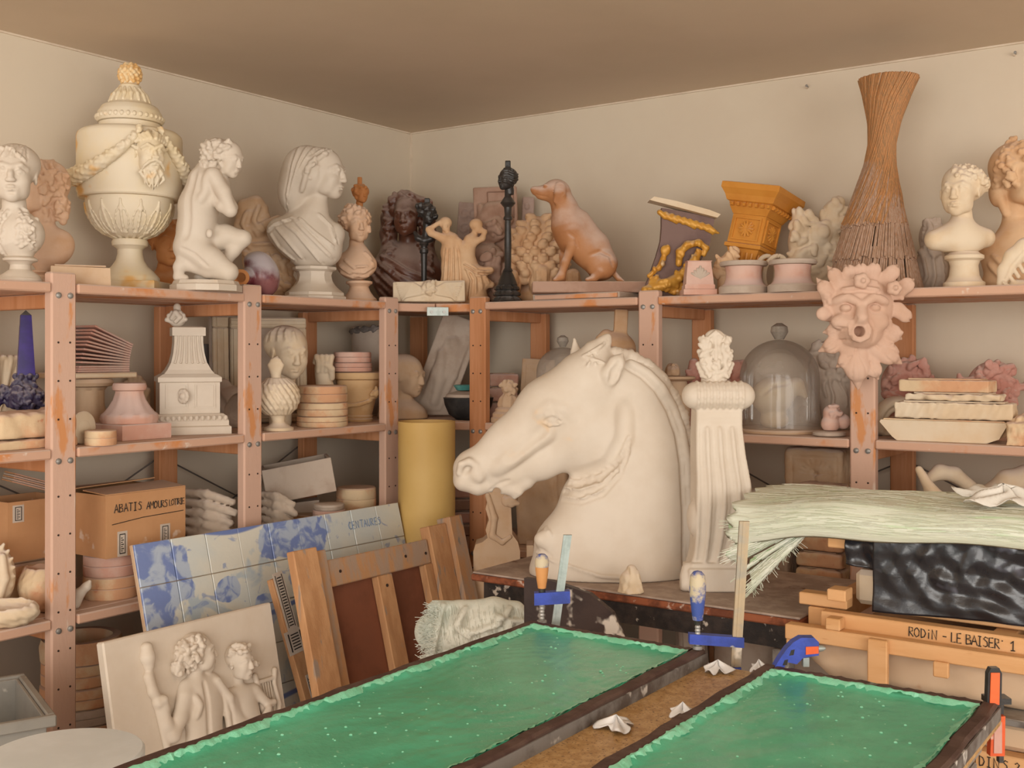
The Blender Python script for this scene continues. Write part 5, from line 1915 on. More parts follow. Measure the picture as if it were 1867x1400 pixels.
# framed relief panels leaning behind the second upright
for (u, d, w, h, lean, rz, lab) in ((398, 0.43, .07, .40, .02, .957, 'plain cream framed panel, its edge showing left of the second upright'),
                                    (490, 0.365, .285, .40, .10, .32, 'cream framed panel leaning behind the baby head on middle shelf')):
    p, s = put('L', u, d, ZM)
    T = thing('framed_panel', lab, 'panel', p, TH + rz)
    Mx = Matrix.Rotation(-lean, 4, 'X')
    MB().cbox(-w / 2, w / 2, -.008, .006, .003, h, .002, Mx).build('back_panel', 'plaster_grey', T)
    for a in ((-w / 2, w / 2, h - .04, h), (-w / 2, w / 2, .004, .034), (-w / 2, -w / 2 + .04, .0345, h - .0405), (w / 2 - .04, w / 2, .0345, h - .0405)):
        MB().cbox(a[0], a[1], -.026, -.0085, a[2], a[3], .005, Mx).build('frame_bar', 'plaster_cream', T)
        hor = (a[1] - a[0]) > .1
        MB().cbox(a[0] + (.003 if hor else .012), a[1] - (.003 if hor else .012), -.032, -.0265, a[2] + (.012 if hor else .003), a[3] - (.012 if hor else .003), .002, Mx).build('bead', 'plaster_cream', T)

p, s = put('L', 519, 0.20, ZM)
T = thing('baby_head', 'cream plaster baby head set before the leaning framed panel', 'sculpture', p, TH)
S = Sc(472, 576, 588, 788, -50, 56, 1.9)
head(S, 528, 694, 6, 92, yaw=32, pitch=10, neck=.3, child=True)
S.reset()
S.e(518, 634, -4, 37, 34, 36, k=5)
S.c([(514, 712, 0, 22), (512, 780, 0, 20)], k=10)
for i in range(8):
    S.draw([(500 + i * 6, 601 + abs(i - 4) * 2), (494 + i * 7, 614), (492 + i * 8, 628)], 1.6, .2, i % 2 == 0, 3)
S.cut_below(784)
clay(T, 'head', 'plaster_cream', S, 520, 784, s)

p, s = put('L', 508, 0.045, ZM)
T = thing('swirled_vase', 'cream vase with swirled gadroons and petal finial beside the second upright', 'vase', p, TH)
S = Sc(456, 560, 640, 772, -52, 52, 1.7)
S.e(506, 722, 0, 38, 36, 38, k=4)
for i in range(20):
    a0 = 2 * math.pi * i / 20
    pts = []
    for j in range(7):
        t = j / 6
        a = a0 + t * 1.1
        y = 752 - 62 * t
        r = 38 * math.sqrt(max(.02, 1 - ((y - 722) / 36.5) ** 2))
        pts.append((506 + r * math.cos(a), y, r * math.sin(a), 3.2))
    S.c(pts, k=2.5)
S.c([(506, 752, 0, 14), (508, 770, 0, 11)], k=6)
S.c([(502, 690, 0, 8), (500, 668, 2, 7), (506, 650, 2, 3)], k=4)
for i in range(5):
    a = math.radians(-60 + i * 30)
    S.c([(504, 686, 4, 6), (504 + 12 * math.sin(a), 674 - 20 * math.cos(a), 6, 5)], k=4)
clay(T, 'bowl', 'plaster_cream', S, 508, 783, s)
lathe_px(T, 'foot', 'plaster_cream', [(27, 0), (27, 5), (20, 8), (13, 13), (12, 16)], s, 0, 32)

p, s = put('L', 593, 0.222, ZM)
T = thing('hand_fragment', 'cream plaster clenched hand fragment standing behind the stacked moulds', 'fragment', p, TH)
S = Sc(552, 616, 650, 786, -26, 30, 1.7)
S.c([(584, 782, 0, 20), (584, 730, 0, 17), (580, 700, 0, 15)], k=8)
S.e(580, 684, 2, 16, 18, 13, k=8)
for i in range(4):
    S.c([(566 + i * 9, 672, 8, 5), (570 + i * 9, 662, 14, 5), (574 + i * 7, 676, 18, 4.5), (572 + i * 7, 688, 14, 4)], k=2)
S.c([(596, 700, 8, 6), (598, 684, 16, 5), (588, 676, 19, 4)], k=3)
S.cut_below(782)
clay(T, 'hand', 'plaster_cream', S, 583, 782, s)

z = ZM
for i, (h, lab, m) in enumerate(((19, 'bottom of the three stacked round moulds left of the flower pot', 'mould_plaster'), (24, 'middle one of three stacked round moulds left of the flower pot', 'mould_plaster'), (30, 'topmost of the three stacked round moulds left of the flower pot', 'mould_plaster'))):
    T, hh = mould_disc(lab, 'L', 588, 0.08, z, 46 - i * .5, h, m, 20 + i, 'stacked round moulds by the flower pot')
    z += hh + .0014

p, s = put('L', 653, 0.185, ZM)
T = thing('flower_pot', 'sand coloured plaster flower pot with garland relief, lidded by two moulds', 'pot', p, TH)
lathe_px(T, 'body', 'pot_clay', [(26, 0), (27, 4), (25, 6), (27, 9), (25, 12), (26, 16), (38, 66), (40, 72), (39, 75)], s, 0, 44)
lathe_px(T, 'rim', 'pot_clay', [(40, 75.2), (44, 77), (46, 82), (46, 88), (42, 89.5)], s, 0, 44)
S = Sc(606, 704, 696, 770, -46, 50, 1.5)
for i in range(22):
    a = math.radians(-160 + i * 8.5) + math.pi
    y = 728 + 14 * math.sin(i / 21 * math.pi)
    r = 33
    S.e(655 + r * math.cos(a), y, r * math.sin(a), 5, 4, 4, i * 40, k=2)
S.e(688, 722, 22, 8, 9, 8, k=3)
S.curls(20, 680, 698, 712, 734, 3, seed=56)
clay(T, 'garland', 'pot_clay', S, 655, 772, s)
z = ZM + 90.5 * s
for i, (r, h, lab) in enumerate(((35, 16, 'lower of two small round moulds lying on the flower pot'), (34, 19, 'upper of two small round moulds lying on the flower pot'))):
    T, hh = mould_disc(lab, 'L', 643, 0.185, z, r, h, 'pink_plaster', 30 + i, 'small moulds on the flower pot')
    z += hh + .0014

p, s = put('L', 676, 0.41, ZM)
s *= .88
T = thing('broken_vessel', 'grey vessel with a dark crusted broken rim behind the flower pot', 'vessel', p, TH)
MB().lathe([(22 * s, 0), (30 * s, 60 * s), (40 * s, 130 * s), (46 * s, 176 * s), (40 * s, 178 * s), (34 * s, 140 * s)], 28).build('body', 'plaster_grey', T, True, rot=(0, .07, 0), loc=(-8 * s, 0, 4 * s))
S = Sc(622, 740, 585, 640, -54, 54, 2)
for i in range(40):
    a = 2 * math.pi * i / 40
    S.e(684 + 43 * math.cos(a), 606 - 4 * math.cos(a), 43 * math.sin(a), 6, 6 + 3 * math.sin(i * 2.3), 6, k=3)
S.noise(1.5, 12, 5)
mat('dark_crust', '#6a625d', '#918780', 25, rough=0.9, bump=0.5)
clay(T, 'crusted_rim', 'dark_crust', S, 680, 784, s)

p, s = at_depth(742, 4.50, ZM + .0007)
T = thing('small_bust', 'beige bust with bald head in profile, between the corner uprights', 'bust', p, TH)
S = Sc(682, 792, 644, 790, -48, 50, 2)
head(S, 742, 730, 0, 74, yaw=58, pitch=6, neck=.3, fem=False)
S.reset()
S.e(732, 682, 0, 30, 28, 30, k=5)
S.e(734, 770, 0, 46, 34, 34, k=14)
S.cut_below(772)
clay(T, 'bust', 'plaster_beige', S, 742, 772, s)

p, s = at_depth(806, 4.62, ZM + .0007)
s *= .97
T = thing('leaning_relief', 'tilted grey-cream relief slab of draped figures in the corner bay', 'relief', p, TH)
S = Sc(735, 880, 570, 775, -14, 26, 1.8)
S.box(806, 668, -2, 38, 100, 7, 2, rot=-20, k=1)
g = random.Random(61)
for i in range(11):
    t = i / 10
    S.c([(782 + 40 * t - 26, 745, 4, 3), (790 + 40 * t - 6, 680 - 8 * math.sin(i), 7, 4 + 2 * g.random()), (798 + 40 * t + 12, 610 + 10 * g.random(), 5, 2.5)], k=4)
S.e(822, 622, 6, 11, 12, 8, k=5)
S.c([(800, 640, 6, 8), (796, 690, 8, 10), (786, 730, 6, 8)], k=6)
S.cut_below(757)
clay(T, 'relief_slab', 'plaster_grey', S, 800, 760, s)

p, s = put('R', 858, 0.14, ZM)
p, s = at_depth(854, 4.43, ZM + .0007)
T = thing('plaster_bowl', 'dark rubber mixing bowl with set plaster in it, in the corner bay', 'bowl', p, TH)
lathe_px(T, 'bowl', 'black_dusty', [(22, 0), (36, 10), (43, 26), (46, 40), (43, 41)], s, 0, 36)
lathe_px(T, 'set_plaster', 'plaster_grey', [(42.5, 41.2), (40, 46), (20, 52), (4, 50)], s, 0, 30, mod=lambda t, i, r, z: .05 * r * math.sin(3 * t))
mat('teal_paint', '#4f8f8a', '#6aa49c', 12, rough=0.4)
MB().lathe([(14 * s, 0), (20 * s, 9 * s), (18 * s, 10 * s), (8 * s, 6 * s)], 20, (-8 * s, 8 * s, 53 * s)).build('teal_dish', 'teal_paint', T, True)
# ------------------------------------------------------------------ middle shelf, right run
mat('red_plaster', '#b87f70', '#c79a8c', 9, 0.4, 0.62, rough=0.85, bump=0.2, dust='#cdb2a6', dlo=0.35)


def clear_glass():
    m = bpy.data.materials.new('dusty_glass')
    m.use_nodes = True
    nt = m.node_tree
    N, L_ = nt.nodes, nt.links
    N.remove(N['Principled BSDF'])
    out = N['Material Output']
    tr, gl, df = N.new('ShaderNodeBsdfTransparent'), N.new('ShaderNodeBsdfGlossy'), N.new('ShaderNodeBsdfDiffuse')
    tr.inputs[0].default_value = (.96, .96, .95, 1)
    gl.inputs['Roughness'].default_value = .06
    df.inputs[0].default_value = lin('#d8ccbf')
    tc, no = N.new('ShaderNodeTexCoord'), N.new('ShaderNodeTexNoise')
    no.inputs['Scale'].default_value = 9
    L_.new(tc.outputs['Object'], no.inputs['Vector'])
    mr = N.new('ShaderNodeMapRange')
    mr.inputs['From Min'].default_value, mr.inputs['From Max'].default_value = .3, .75
    mr.inputs['To Min'].default_value, mr.inputs['To Max'].default_value = .16, .42
    L_.new(no.outputs['Fac'], mr.inputs['Value'])
    m1, m2 = N.new('ShaderNodeMixShader'), N.new('ShaderNodeMixShader')
    fr = N.new('ShaderNodeFresnel')
    fr.inputs[0].default_value = 1.5
    L_.new(mr.outputs[0], m1.inputs[0])
    L_.new(tr.outputs[0], m1.inputs[1])
    L_.new(df.outputs[0], m1.inputs[2])
    mf = N.new('ShaderNodeMath')
    mf.operation = 'MULTIPLY'
    mf.inputs[1].default_value = .55
    L_.new(fr.outputs[0], mf.inputs[0])
    L_.new(mf.outputs[0], m2.inputs[0])
    L_.new(m1.outputs[0], m2.inputs[1])
    L_.new(gl.outputs[0], m2.inputs[2])
    L_.new(m2.outputs[0], out.inputs[0])
    MATS['dusty_glass'] = m


clear_glass()
mat('knob_glass', '#a89f93', '#8f867b', 20, rough=0.15, bump=0, spec=0.6)

z = ZM
for i, (h, lab) in enumerate(((26, 'bottom peach plaster brick of the pile left of the horse nose'), (24, 'middle peach plaster brick of the pile left of the horse nose'), (22, 'top peach plaster brick of the pile left of the horse nose'))):
    p, s = put('R', 916, 0.31, z)
    T = thing('plaster_brick', lab, 'block', p, TH + .1 * i, 'peach bricks left of the horse')
    hh = h * s
    S = Sc(884, 944, 600, 640, -30, 30, 2)
    S.box(914, 620, 0, 26, h / 2, 20, 2, k=1)
    S.noise(.9, 14, 70 + i)
    clay(T, 'brick', 'pink_plaster', S, 914, 620 + h / 2 + .8, s)
    MB().cbox(-20 * s, 20 * s, -15 * s, 15 * s, hh, hh + 2 * s, .0008).build('seam_ridge', 'plaster_beige', T)
    z += hh + 3.5 * s

p, s = put('R', 928, 0.07, ZM)
T = thing('ball_finial', 'small leaf-carved ball finial on stepped round foot, before the peach bricks', 'finial', p, TH)
lathe_px(T, 'stepped_foot', 'plaster_beige', [(33, 0), (33, 8), (30, 10), (30, 16), (25, 20), (25, 24), (20, 28)], s, 0, 36)
lathe_px(T, 'bell', 'plaster_beige', [(20, 28.2), (21, 34), (18, 44), (12, 50), (10, 54)], s, 0, 40, mod=lambda t, i, r, z: .06 * r * math.cos(t * 9))
S = Sc(908, 948, 690, 725, -20, 20, 1.2)
S.e(928, 706, 0, 14, 14, 14, k=2)
S.curls(60, 914, 942, 692, 722, 3.2, seed=71)
clay(T, 'carved_ball', 'plaster_beige', S, 928, 768, s)

p, s = put('R', 976, 0.345, ZM)
T = thing('leaning_slab', 'plain cream slab leaning between the bricks and the far glass dome', 'slab', p, TH)
Mx = Matrix.Rotation(-.1, 4, 'X') @ Matrix.Rotation(.06, 4, 'Y')
MB().cbox(-30 * s, 30 * s, -5 * s, 5 * s, 2 * s, 108 * s, .003, Mx).build('slab', 'plaster_beige', T)
MB().cbox(-22 * s, 22 * s, -7 * s, -5.2 * s, 12 * s, 98 * s, .001, Mx).build('raised_field', 'plaster_beige', T)


def dome(label, wall, px, d, r, h, knob, inside):
    p, s = put(wall, px, d, ZM)
    T = thing('glass_dome', label, 'dome', p, TH, 'dusty glass bell jars')
    lathe_px(T, 'base_disc', 'plaster_beige', [(r + 4, 0), (r + 5, 4), (r + 2, 7), (r - 4, 7.5)], s, 0, 44)
    hb = h - r * .95
    prof = [(r + 2, 7.8), (r, 10), (r, hb)] + [(r * math.cos(a), hb + r * .95 * math.sin(a)) for a in [math.radians(q) for q in range(8, 89, 8)]] + [(1, h)]
    v, f = [], []
    pr = [(a * s, b * s) for a, b in prof]
    seg = 48
    for a, b in pr:
        v += [(a * math.cos(2 * math.pi * k / seg), a * math.sin(2 * math.pi * k / seg), b) for k in range(seg)]
    for i in range(len(pr) - 1):
        f += [[i * seg + k, i * seg + (k + 1) % seg, (i + 1) * seg + (k + 1) % seg, (i + 1) * seg + k] for k in range(seg)]
    MB().add(v, f).build('glass_bell', 'dusty_glass', T, True)
    lathe_px(T, 'knob', 'knob_glass', [(knob * .5, h + .5), (knob * .6, h + 3), (knob, h + 3 + knob * .7), (knob * .9, h + 3 + knob * 1.3), (knob * .3, h + 3 + knob * 1.7)], s, 0, 28)
    return p, s


dome('dusty glass bell jar half hidden behind the horse forehead', 'R', 1026, 0.20, 48, 136, 11, False)
p, s = dome('large dusty glass bell jar right of the white scroll bracket', 'R', 1421, 0.16, 71, 168, 16, True)
pi = Vector((p.x, p.y, p.z + 8 * s))
T = thing('jarred_fragment', 'cream plaster fragment kept inside the large glass bell jar', 'fragment', pi, TH)
S = Sc(1364, 1478, 680, 790, -44, 44, 1.9)
S.e(1408, 726, 0, 38, 34, 34, k=6)
S.c([(1420, 716, 4, 26), (1450, 706, 6, 14), (1466, 724, 4, 6)], k=8)
S.e(1412, 768, 0, 26, 18, 26, k=10)
S.draw([(1384, 720), (1402, 704), (1430, 700)], 3, 1, True, 4)
S.cut_below(782)
clay(T, 'fragment', 'plaster_cream', S, 1421, 782, s)

p, s = put('R', 1126, 0.20, ZM)
s *= .925
T = thing('bracket_mould', 'tan bracket-shaped mould with upright handle behind the horse ears', 'mould', p, TH)
S = Sc(1070, 1186, 548, 790, -40, 44, 2)
S.box(1132, 582, 0, 13, 30, 10, 2, rot=-3, k=2)
S.e(1124, 630, 0, 38, 34, 30, k=6)
S.c([(1094, 612, 0, 12), (1104, 604, 0, 12), (1116, 608, 0, 10)], k=5)
S.c([(1124, 650, 0, 34), (1124, 784, 0, 38)], k=10)
S.draw([(1096, 620), (1120, 640), (1156, 634)], 4, 1, False, 5)
S.cut_below(778)
clay(T, 'mould_body', 'peach_plaster', S, 1126, 778, s)

p, s = put('R', 1232, 0.13, ZM)
T = thing('face_mask', 'small beige face mask lying on a plate behind the horse mane', 'mask', p, TH)
lathe_px(T, 'stand', 'plaster_beige', [(26, 0), (26, 60), (20, 86)], s, 0, 24)
lathe_px(T, 'plate', 'plaster_beige', [(28, 86.2), (36, 90), (36, 94), (30, 95)], s, 0, 32)
S = Sc(1194, 1272, 644, 700, -34, 34, 1.7)
head(S, 1226, 694, 10, 46, yaw=-5, pitch=-68, neck=0, ears=False)
S.reset()
S.cut_below(690)
clay(T, 'face', 'plaster_beige', S, 1232, 785, s)

for i, (u, y0, lab) in enumerate(((1262, 668, 'small reddish plaster piece left of the acanthus finial'), (1342, 668, 'small reddish plaster piece right of the acanthus finial'))):
    p, s = put('R', u, 0.24, ZM)
    T = thing('red_fragment', lab, 'fragment', p, TH, 'reddish pieces beside the finial')
    S = Sc(u - 26, u + 26, 640, 786, -22, 24, 2)
    S.c([(u, 782, 0, 16), (u, 700, 0, 13), (u + 3, 664, 0, 9)], k=5)
    S.curls(30, u - 18, u + 18, 655, 720, 5, seed=73 + i)
    S.cut_below(780)
    clay(T, 'fragment', 'red_plaster', S, u, 780, s)

p, s = put('R', 1520, 0.395, ZM)
T = thing('floral_relief', 'grey floral relief fragment between the bell jar and the hanging mask', 'relief', p, TH)
S = Sc(1462, 1566, 620, 800, -20, 26, 1.9)
S.e(1508, 690, 0, 42, 62, 12, 12, k=6)
S.c([(1516, 740, 0, 30), (1520, 794, 0, 26)], k=10, flat=.5)
S.curls(70, 1472, 1550, 630, 700, 6, seed=75)
folds(S, [[(1500, 700), (1508, 726), (1506, 750)], [(1518, 700), (1530, 722), (1532, 746)], [(1490, 706), (1496, 730)]], 3)
S.cut_below(790)
clay(T, 'relief', 'plaster_grey', S, 1512, 790, s)

p, s = put('R', 1512, 0.07, ZM)
T = thing('cherub_figure', 'small pinkish cherub on an oval plate beside the bell jar', 'figurine', p, TH)
MB().lathe([(.046, 0), (.052, .004), (.052, .012), (.044, .016)], 32).build('oval_plate', 'plaster_grey', T, True)
S = Sc(1488, 1556, 728, 788, -26, 28, 1.5)
S.e(1516, 750, 0, 15, 15, 14, k=4)
S.e(1514, 770, 0, 17, 16, 15, k=6)
S.e(1538, 766, 0, 12, 14, 12, k=3)
S.curls(24, 1502, 1532, 736, 756, 3.6, seed=76)
S.cut_below(782)
clay(T, 'figure', 'pink_plaster', S, 1512, 792.5, s)

for i, (x0, u, d, lab, ear) in enumerate(((1598, 1650, 0.37, 'reddish plaster lion mask with curled mane beside the post', 0), (1745, 1806, 0.36, 'reddish plaster rosette mask with side tendrils near the right edge', 1))):
    p, s = put('R', u, d, ZM)
    T = thing('curled_ornament', lab, 'ornament', p, TH)
    S = Sc(u - 70, u + 74, 650, 815, -26, 34, 2)
    S.e(u, 718, 0, 44, 46, 18, k=6)
    S.c([(u, 750, 0, 34), (u, 808, 0, 34)], k=10, flat=.6)
    S.e(u, 700, 8, 34, 30, 18, k=8)
    S.curls(150, u - 44, u + 44, 664, 752, 5.2, seed=77 + i, off=0, long=1.5, test=lambda x, y: math.hypot(x - u, (y - 712) * .9) > 19)
    if ear:
        S.c([(u - 40, 706, 6, 8), (u - 58, 704, 6, 6), (u - 60, 694, 6, 4)], k=4)
        S.c([(u + 40, 716, 6, 8), (u + 60, 716, 6, 6), (u + 64, 704, 6, 4)], k=4)
    S.e(u, 712, 18, 20, 22, 10, k=5)
    S.c([(u, 700, 26, 3), (u, 716, 31, 5)], k=3)
    for q in (-1, 1):
        S.e(u + q * 9, 704, 28, 5, 4, 4, k=2, sub=True)
    S.cut_below(806)
    clay(T, 'ornament', 'red_plaster', S, u, 806, s)

# stack of moulding casts
p, s = put('R', 1722, 0.05, ZM)
T = thing('trough_cast', 'cream trough-shaped plaster cast at the bottom of the moulding pile', 'cast', p, 0.06)
K = s / .96
MB().prism([(q * K, zz * K) for q, zz in ((-86, 6), (-78, 0), (70, 0), (90, 8), (104, 34), (100, 36), (-106, 36), (-108, 32))], -.02, .13).build('trough', 'plaster_cream', T)
MB().prism([(q * K, zz * K) for q, zz in ((-104, 36.2), (100, 36.2), (97, 38.5), (-101, 38.5))], -.012, .125).build('rim', 'mould_plaster', T)
z = p.z + 39 * K
for i, (x0, x1, h, lab, m, nz) in enumerate(((-82, 112, 30, 'thick plaster block lying on the trough-shaped cast', 'plaster_cream', 1.4), (-64, 92, 13, 'thin wavy-edged plaster strip second from top of the moulding pile', 'plaster_cream', 2.2), (-74, 78, 22, 'tan flat bar topmost on the moulding pile', 'mould_plaster', .5))):
    T = thing('moulding_cast', lab, 'cast', (p.x, p.y + .02, z + .001), 0.06 - .05 * i)
    S = Sc(x0 - 8, x1 + 8, 0, h + 12, -40, 34, 2.2)
    S.box((x0 + x1) / 2, h / 2 + 6, 0, (x1 - x0) / 2, h / 2 - nz * .6, 28, 2, k=1)
    S.noise(nz, 22, 80 + i)
    S.cut_below(h + 5.5)
    clay(T, 'bar', m, S, 0, h + 5.5, K)
    MB().cbox((x0 + 14) * K, (x1 - 14) * K, -20 * K, 20 * K, (h - 1.0) * K, (h + 1.5) * K, .001).build('top_ridge', m, T)
    z += (h + 2.2) * K

p, s = put('R', 1620, 0.215, ZM)
T = thing('scroll_cast', 'cream arched scroll cast beside the post, left of the moulding pile', 'cast', p, TH)
S = Sc(1588, 1690, 716, 800, -26, 30, 1.7)
for r, w in ((40, 9), (28, 5)):
    S.c([(1640 + r * math.cos(a), 772 - r * math.sin(a), 0, w) for a in [math.radians(q) for q in range(30, 200, 14)]], k=4, flat=2.0)
S.c([(1602, 776, 0, 10), (1612, 790, 0, 8)], k=5, flat=2)
S.c([(1640, 772, 0, 14), (1628, 786, 0, 14)], k=5, flat=1.6)
S.cut_below(794)
clay(T, 'scroll', 'plaster_cream', S, 1622, 794, s)

p, s = put('R', 1888, 0.05, ZM)
T = thing('rough_block', 'rough tan plaster block at the right edge of the middle shelf', 'block', p, 0.1)
S = Sc(1812, 1930, 742, 816, -34, 34, 2)
S.box(1872, 792, 0, 48, 22, 26, 4, k=2)
S.e(1872, 766, 0, 40, 14, 22, k=6)
S.noise(2, 18, 84)
S.cut_below(812)
clay(T, 'block', 'mould_plaster', S, 1870, 812, s)

# ------------------------------------------------------------------ lower shelf, right run
p, s = put('R', 1410, 0.10, ZL)
for i, (u, d, hx, hy, lab, m) in enumerate(((1404, 0.10, 44, 78, 'long dusty plaster mould behind the scroll bracket on the lower shelf', 'plaster_grey'), (1490, 0.24, 54, 114, 'upright mould block with incised flower left of the hanging post', 'plaster_beige'), (1500, 0.09, 42, 46, 'rounded tan slab on the rough slab pile before the incised block', 'mould_plaster'))):
    p, s = put('R', u, d, ZL + (.1585 if i == 2 else 0))
    T = thing('mould_block', lab, 'mould', p, 0.0)
    S = Sc(u - hx - 10, u + hx + 10, 900, 900 + 2 * hy + 16, -36, 36, 2.4)
    S.box(u, 906 + hy, 0, hx, hy, 26, 8, k=2)
    S.noise(1.2, 26, 90 + i)
    if i == 1:
        for k_ in range(9):
            a = math.radians(-80 + k_ * 20)
            S.draw([(u + 4, 952), (u + 4 + 30 * math.sin(a), 952 - 26 * math.cos(a))], 2, .6, True, 2)
        S.draw([(u + 4, 952), (u + 4, 990)], 2, .6, True, 2)
        S.draw([(u - 38, 922), (u + 44, 922), (u + 44, 1000), (u - 38, 1000), (u - 38, 922)], 2, .5, True, 2)
    S.cut_below(904 + 2 * hy)
    clay(T, 'block', m, S, u, 904 + 2 * hy, s)
z = ZL
p, s = put('R', 1770, 0.10, ZL)
T = thing('giant_shell', 'big cream fluted clam shell cast under the middle shelf at right', 'shell', p, TH)
S = Sc(1640, 1930, 816, 1050, -70, 74, 2.6)
S.e(1770, 960, 0, 120, 90, 60, k=10)
S.e(1762, 890, 10, 100, 62, 56, k=8, sub=True)
for i in range(15):
    t = i / 14
    a = math.radians(-82 + 164 * t)
    x1, y1 = 1780 + 122 * math.sin(a), 985 - 118 * math.cos(a)
    S.c([(1772, 1010, 34, 10), ((1772 + x1) / 2 + 4, (1010 + y1) / 2 + 18, 54 * math.cos(a * .6), 12), (x1, max(y1, 850) + 26, 26 * math.cos(a), 8)], k=5)
S.c([(1672, 830, 10, 7), (1690, 866, 20, 11), (1722, 898, 30, 14), (1756, 916, 30, 10)], k=5)
S.c([(1700, 850, -20, 9), (1724, 838, -26, 14), (1750, 842, -26, 14), (1778, 864, -20, 12)], k=6)
S.c([(1800, 880, 10, 12), (1830, 850, 16, 20), (1866, 846, 14, 24), (1900, 870, 10, 20)], k=8)
S.e(1846, 925, 6, 84, 84, 54, k=10)
for i in range(9):
    a = math.radians(-75 + i * 17)
    S.c([(1800, 960, 44, 8), (1820 + 40 * math.sin(a), 930 - 40 * math.cos(a), 56, 9), (1846 + 76 * math.sin(a), 925 - 76 * math.cos(a), 26, 7)], k=4)
S.cut_below(1046)
clay(T, 'shell', 'plaster_cream', S, 1770, 1066, s)
lathe_px(T, 'foot', 'plaster_cream', [(66, 0), (66, 8), (50, 21)], s, 0, 32)
# ------------------------------------------------------------------ scroll bracket on the bench
p, s = at_depth(1298, 3.07, BZ + .0007)
T = thing('scroll_bracket', 'tall white fluted scroll bracket with acanthus top, right of the horse', 'bracket', p, TH)
v0 = 1073
S = Sc(1236, 1380, 690, 1082, -52, 52, 2.2)
prof = [(1308, 730, 40), (1306, 780, 40), (1308, 830, 43), (1313, 880, 47), (1314, 920, 48), (1310, 970, 44), (1304, 1010, 40), (1300, 1030, 40)]
for a, b in zip(prof[:-1], prof[1:]):
    n = 6
    for i in range(n):
        t = i / n
        cx_, cy_, w_ = (a[j] + (b[j] - a[j]) * t for j in range(3))
        dd = 4 + 16 * math.sin((cy_ - 730) / 300 * math.pi)
        S.box(cx_, cy_, dd * .5 - 8, w_, 9, 26 + dd * .5, 3, k=6)
for i in range(7):
    f_ = (i - 3) / 3.6
    S.draw([(a[0] + f_ * a[2], a[1]) for a in prof[1:]], 3.0 if i % 2 else 2.2, .8, bool(i % 2 == 0), 3.5, 6)
S.c([(1266, 722, 14, 25), (1348, 722, 14, 25)], k=3)
for i in range(8):
    x = 1268 + i * 11.4
    S.c([(x, 722 + 26 * math.sin(a), 14 + 26 * math.cos(a), 2.2) for a in [math.radians(q) for q in range(-90, 100, 24)]], k=2)
S.e(1264, 945, 4, 12, 30, 26, k=8)
S.c([(1262, 950 + 18 * math.sin(a), 6 + 16 * math.cos(a), 4) for a in [math.radians(q) for q in range(0, 360, 30)]], k=3)
S.box(1300, 1052, 0, 50, 21, 40, 3, k=3)
S.box(1300, 1028, 0, 44, 6, 34, 3, k=3)
S.c([(1252, 1034, 20, 12), (1246, 1060, 24, 14)], k=5)
S.cut_below(v0)
clay(T, 'shaft', 'plaster_white', S, 1298, v0, s)
S = Sc(1254, 1346, 596, 702, -26, 34, 1.5)
S.c([(1302, 696, 0, 24), (1302, 640, 0, 18), (1302, 616, 0, 14)], k=8, flat=.7)
for j in range(3):
    for q in (-1, 1):
        y = 692 - j * 23
        for i in range(4):
            S.c([(1302 + q * 4, y - 2, 12, 5), (1302 + q * (13 + i * 3), y - 9 - i * 6 + j * 2, 13, 6), (1302 + q * (23 + i * 2.5 - j * 2), y - 6 - i * 7, 9, 5)], k=2.5)
S.c([(1302, 694, 16, 4), (1302, 640, 18, 3.5), (1302, 612, 14, 3)], k=3)
S.e(1302, 618, 6, 19, 16, 12, k=4)
S.curls(70, 1274, 1330, 612, 690, 3.4, seed=103, long=2.0)
S.draw([(1290, 616), (1302, 606), (1314, 616)], 2.5, 1, False, 2)
S.cut_below(698)
clay(T, 'acanthus_finial', 'plaster_white', S, 1298, v0, s)

p, s = at_depth(1148, 3.02, BZ + .0007)
T = thing('plaster_lump', 'small faceted plaster lump on the bench before the horse base', 'lump', p, TH)
S = Sc(1112, 1186, 1012, 1076, -30, 30, 1.7)
S.c([(1150, 1070, 0, 24), (1150, 1048, 0, 18), (1152, 1032, 0, 10)], k=6)
S.draw([(1146, 1028), (1142, 1050), (1136, 1068)], 2, .8, True, 3)
S.draw([(1162, 1028), (1164, 1048), (1170, 1066)], 2, .6, False, 3)
S.noise(1.6, 22, 101)
S.cut_below(1071)
clay(T, 'lump', 'plaster_cream', S, 1148, 1071, s)

# tall console casts behind the left end of the bench
p, s = at_depth(902, 3.86, .0007)
T = thing('console_cast', 'tall beige scroll-topped console cast standing under the horse muzzle', 'cast', p, TH)
v0 = 644.6 + 1.5 / s
K = lambda pts: [((x - 902) * s, (v0 - y) * s) for x, y in pts]
ol = [(864, v0), (864, 1000), (868, 988), (880, 984), (890, 976), (886, 962), (892, 944), (886, 924), (890, 906), (884, 886), (930, 886), (932, 930), (934, 970), (944, 984), (948, 1000), (948, v0)]
MB().prism(K(ol[::-1])[::-1], -.055, .05).build('console', 'plaster_beige', T)
S = Sc(862, 952, 884, 1010, 22, 46, 1.7)
S.c([(890, 900, 28, 5), (902, 940, 30, 6), (898, 972, 30, 6), (916, 984, 30, 5), (930, 974, 30, 4)], k=3)
S.e(930, 906, 26, 14, 14, 8, k=3)
S.curls(14, 918, 946, 892, 925, 5, seed=102)
clay(T, 'scroll_relief', 'plaster_beige', S, 902, v0, s)
p, s = at_depth(974, 3.80, .0007)
T = thing('notched_cast', 'notched beige plaster block beside the tall console cast', 'cast', p, TH)
v0 = 644.6 + 1.5 / s
MB().prism([((x - 962) * s, (v0 - y) * s) for x, y in ((948, v0), (992, v0), (992, 985), (974, 985), (974, 1012), (960, 1012), (960, 990), (948, 990))], -.05, .05).build('block', 'plaster_beige', T)
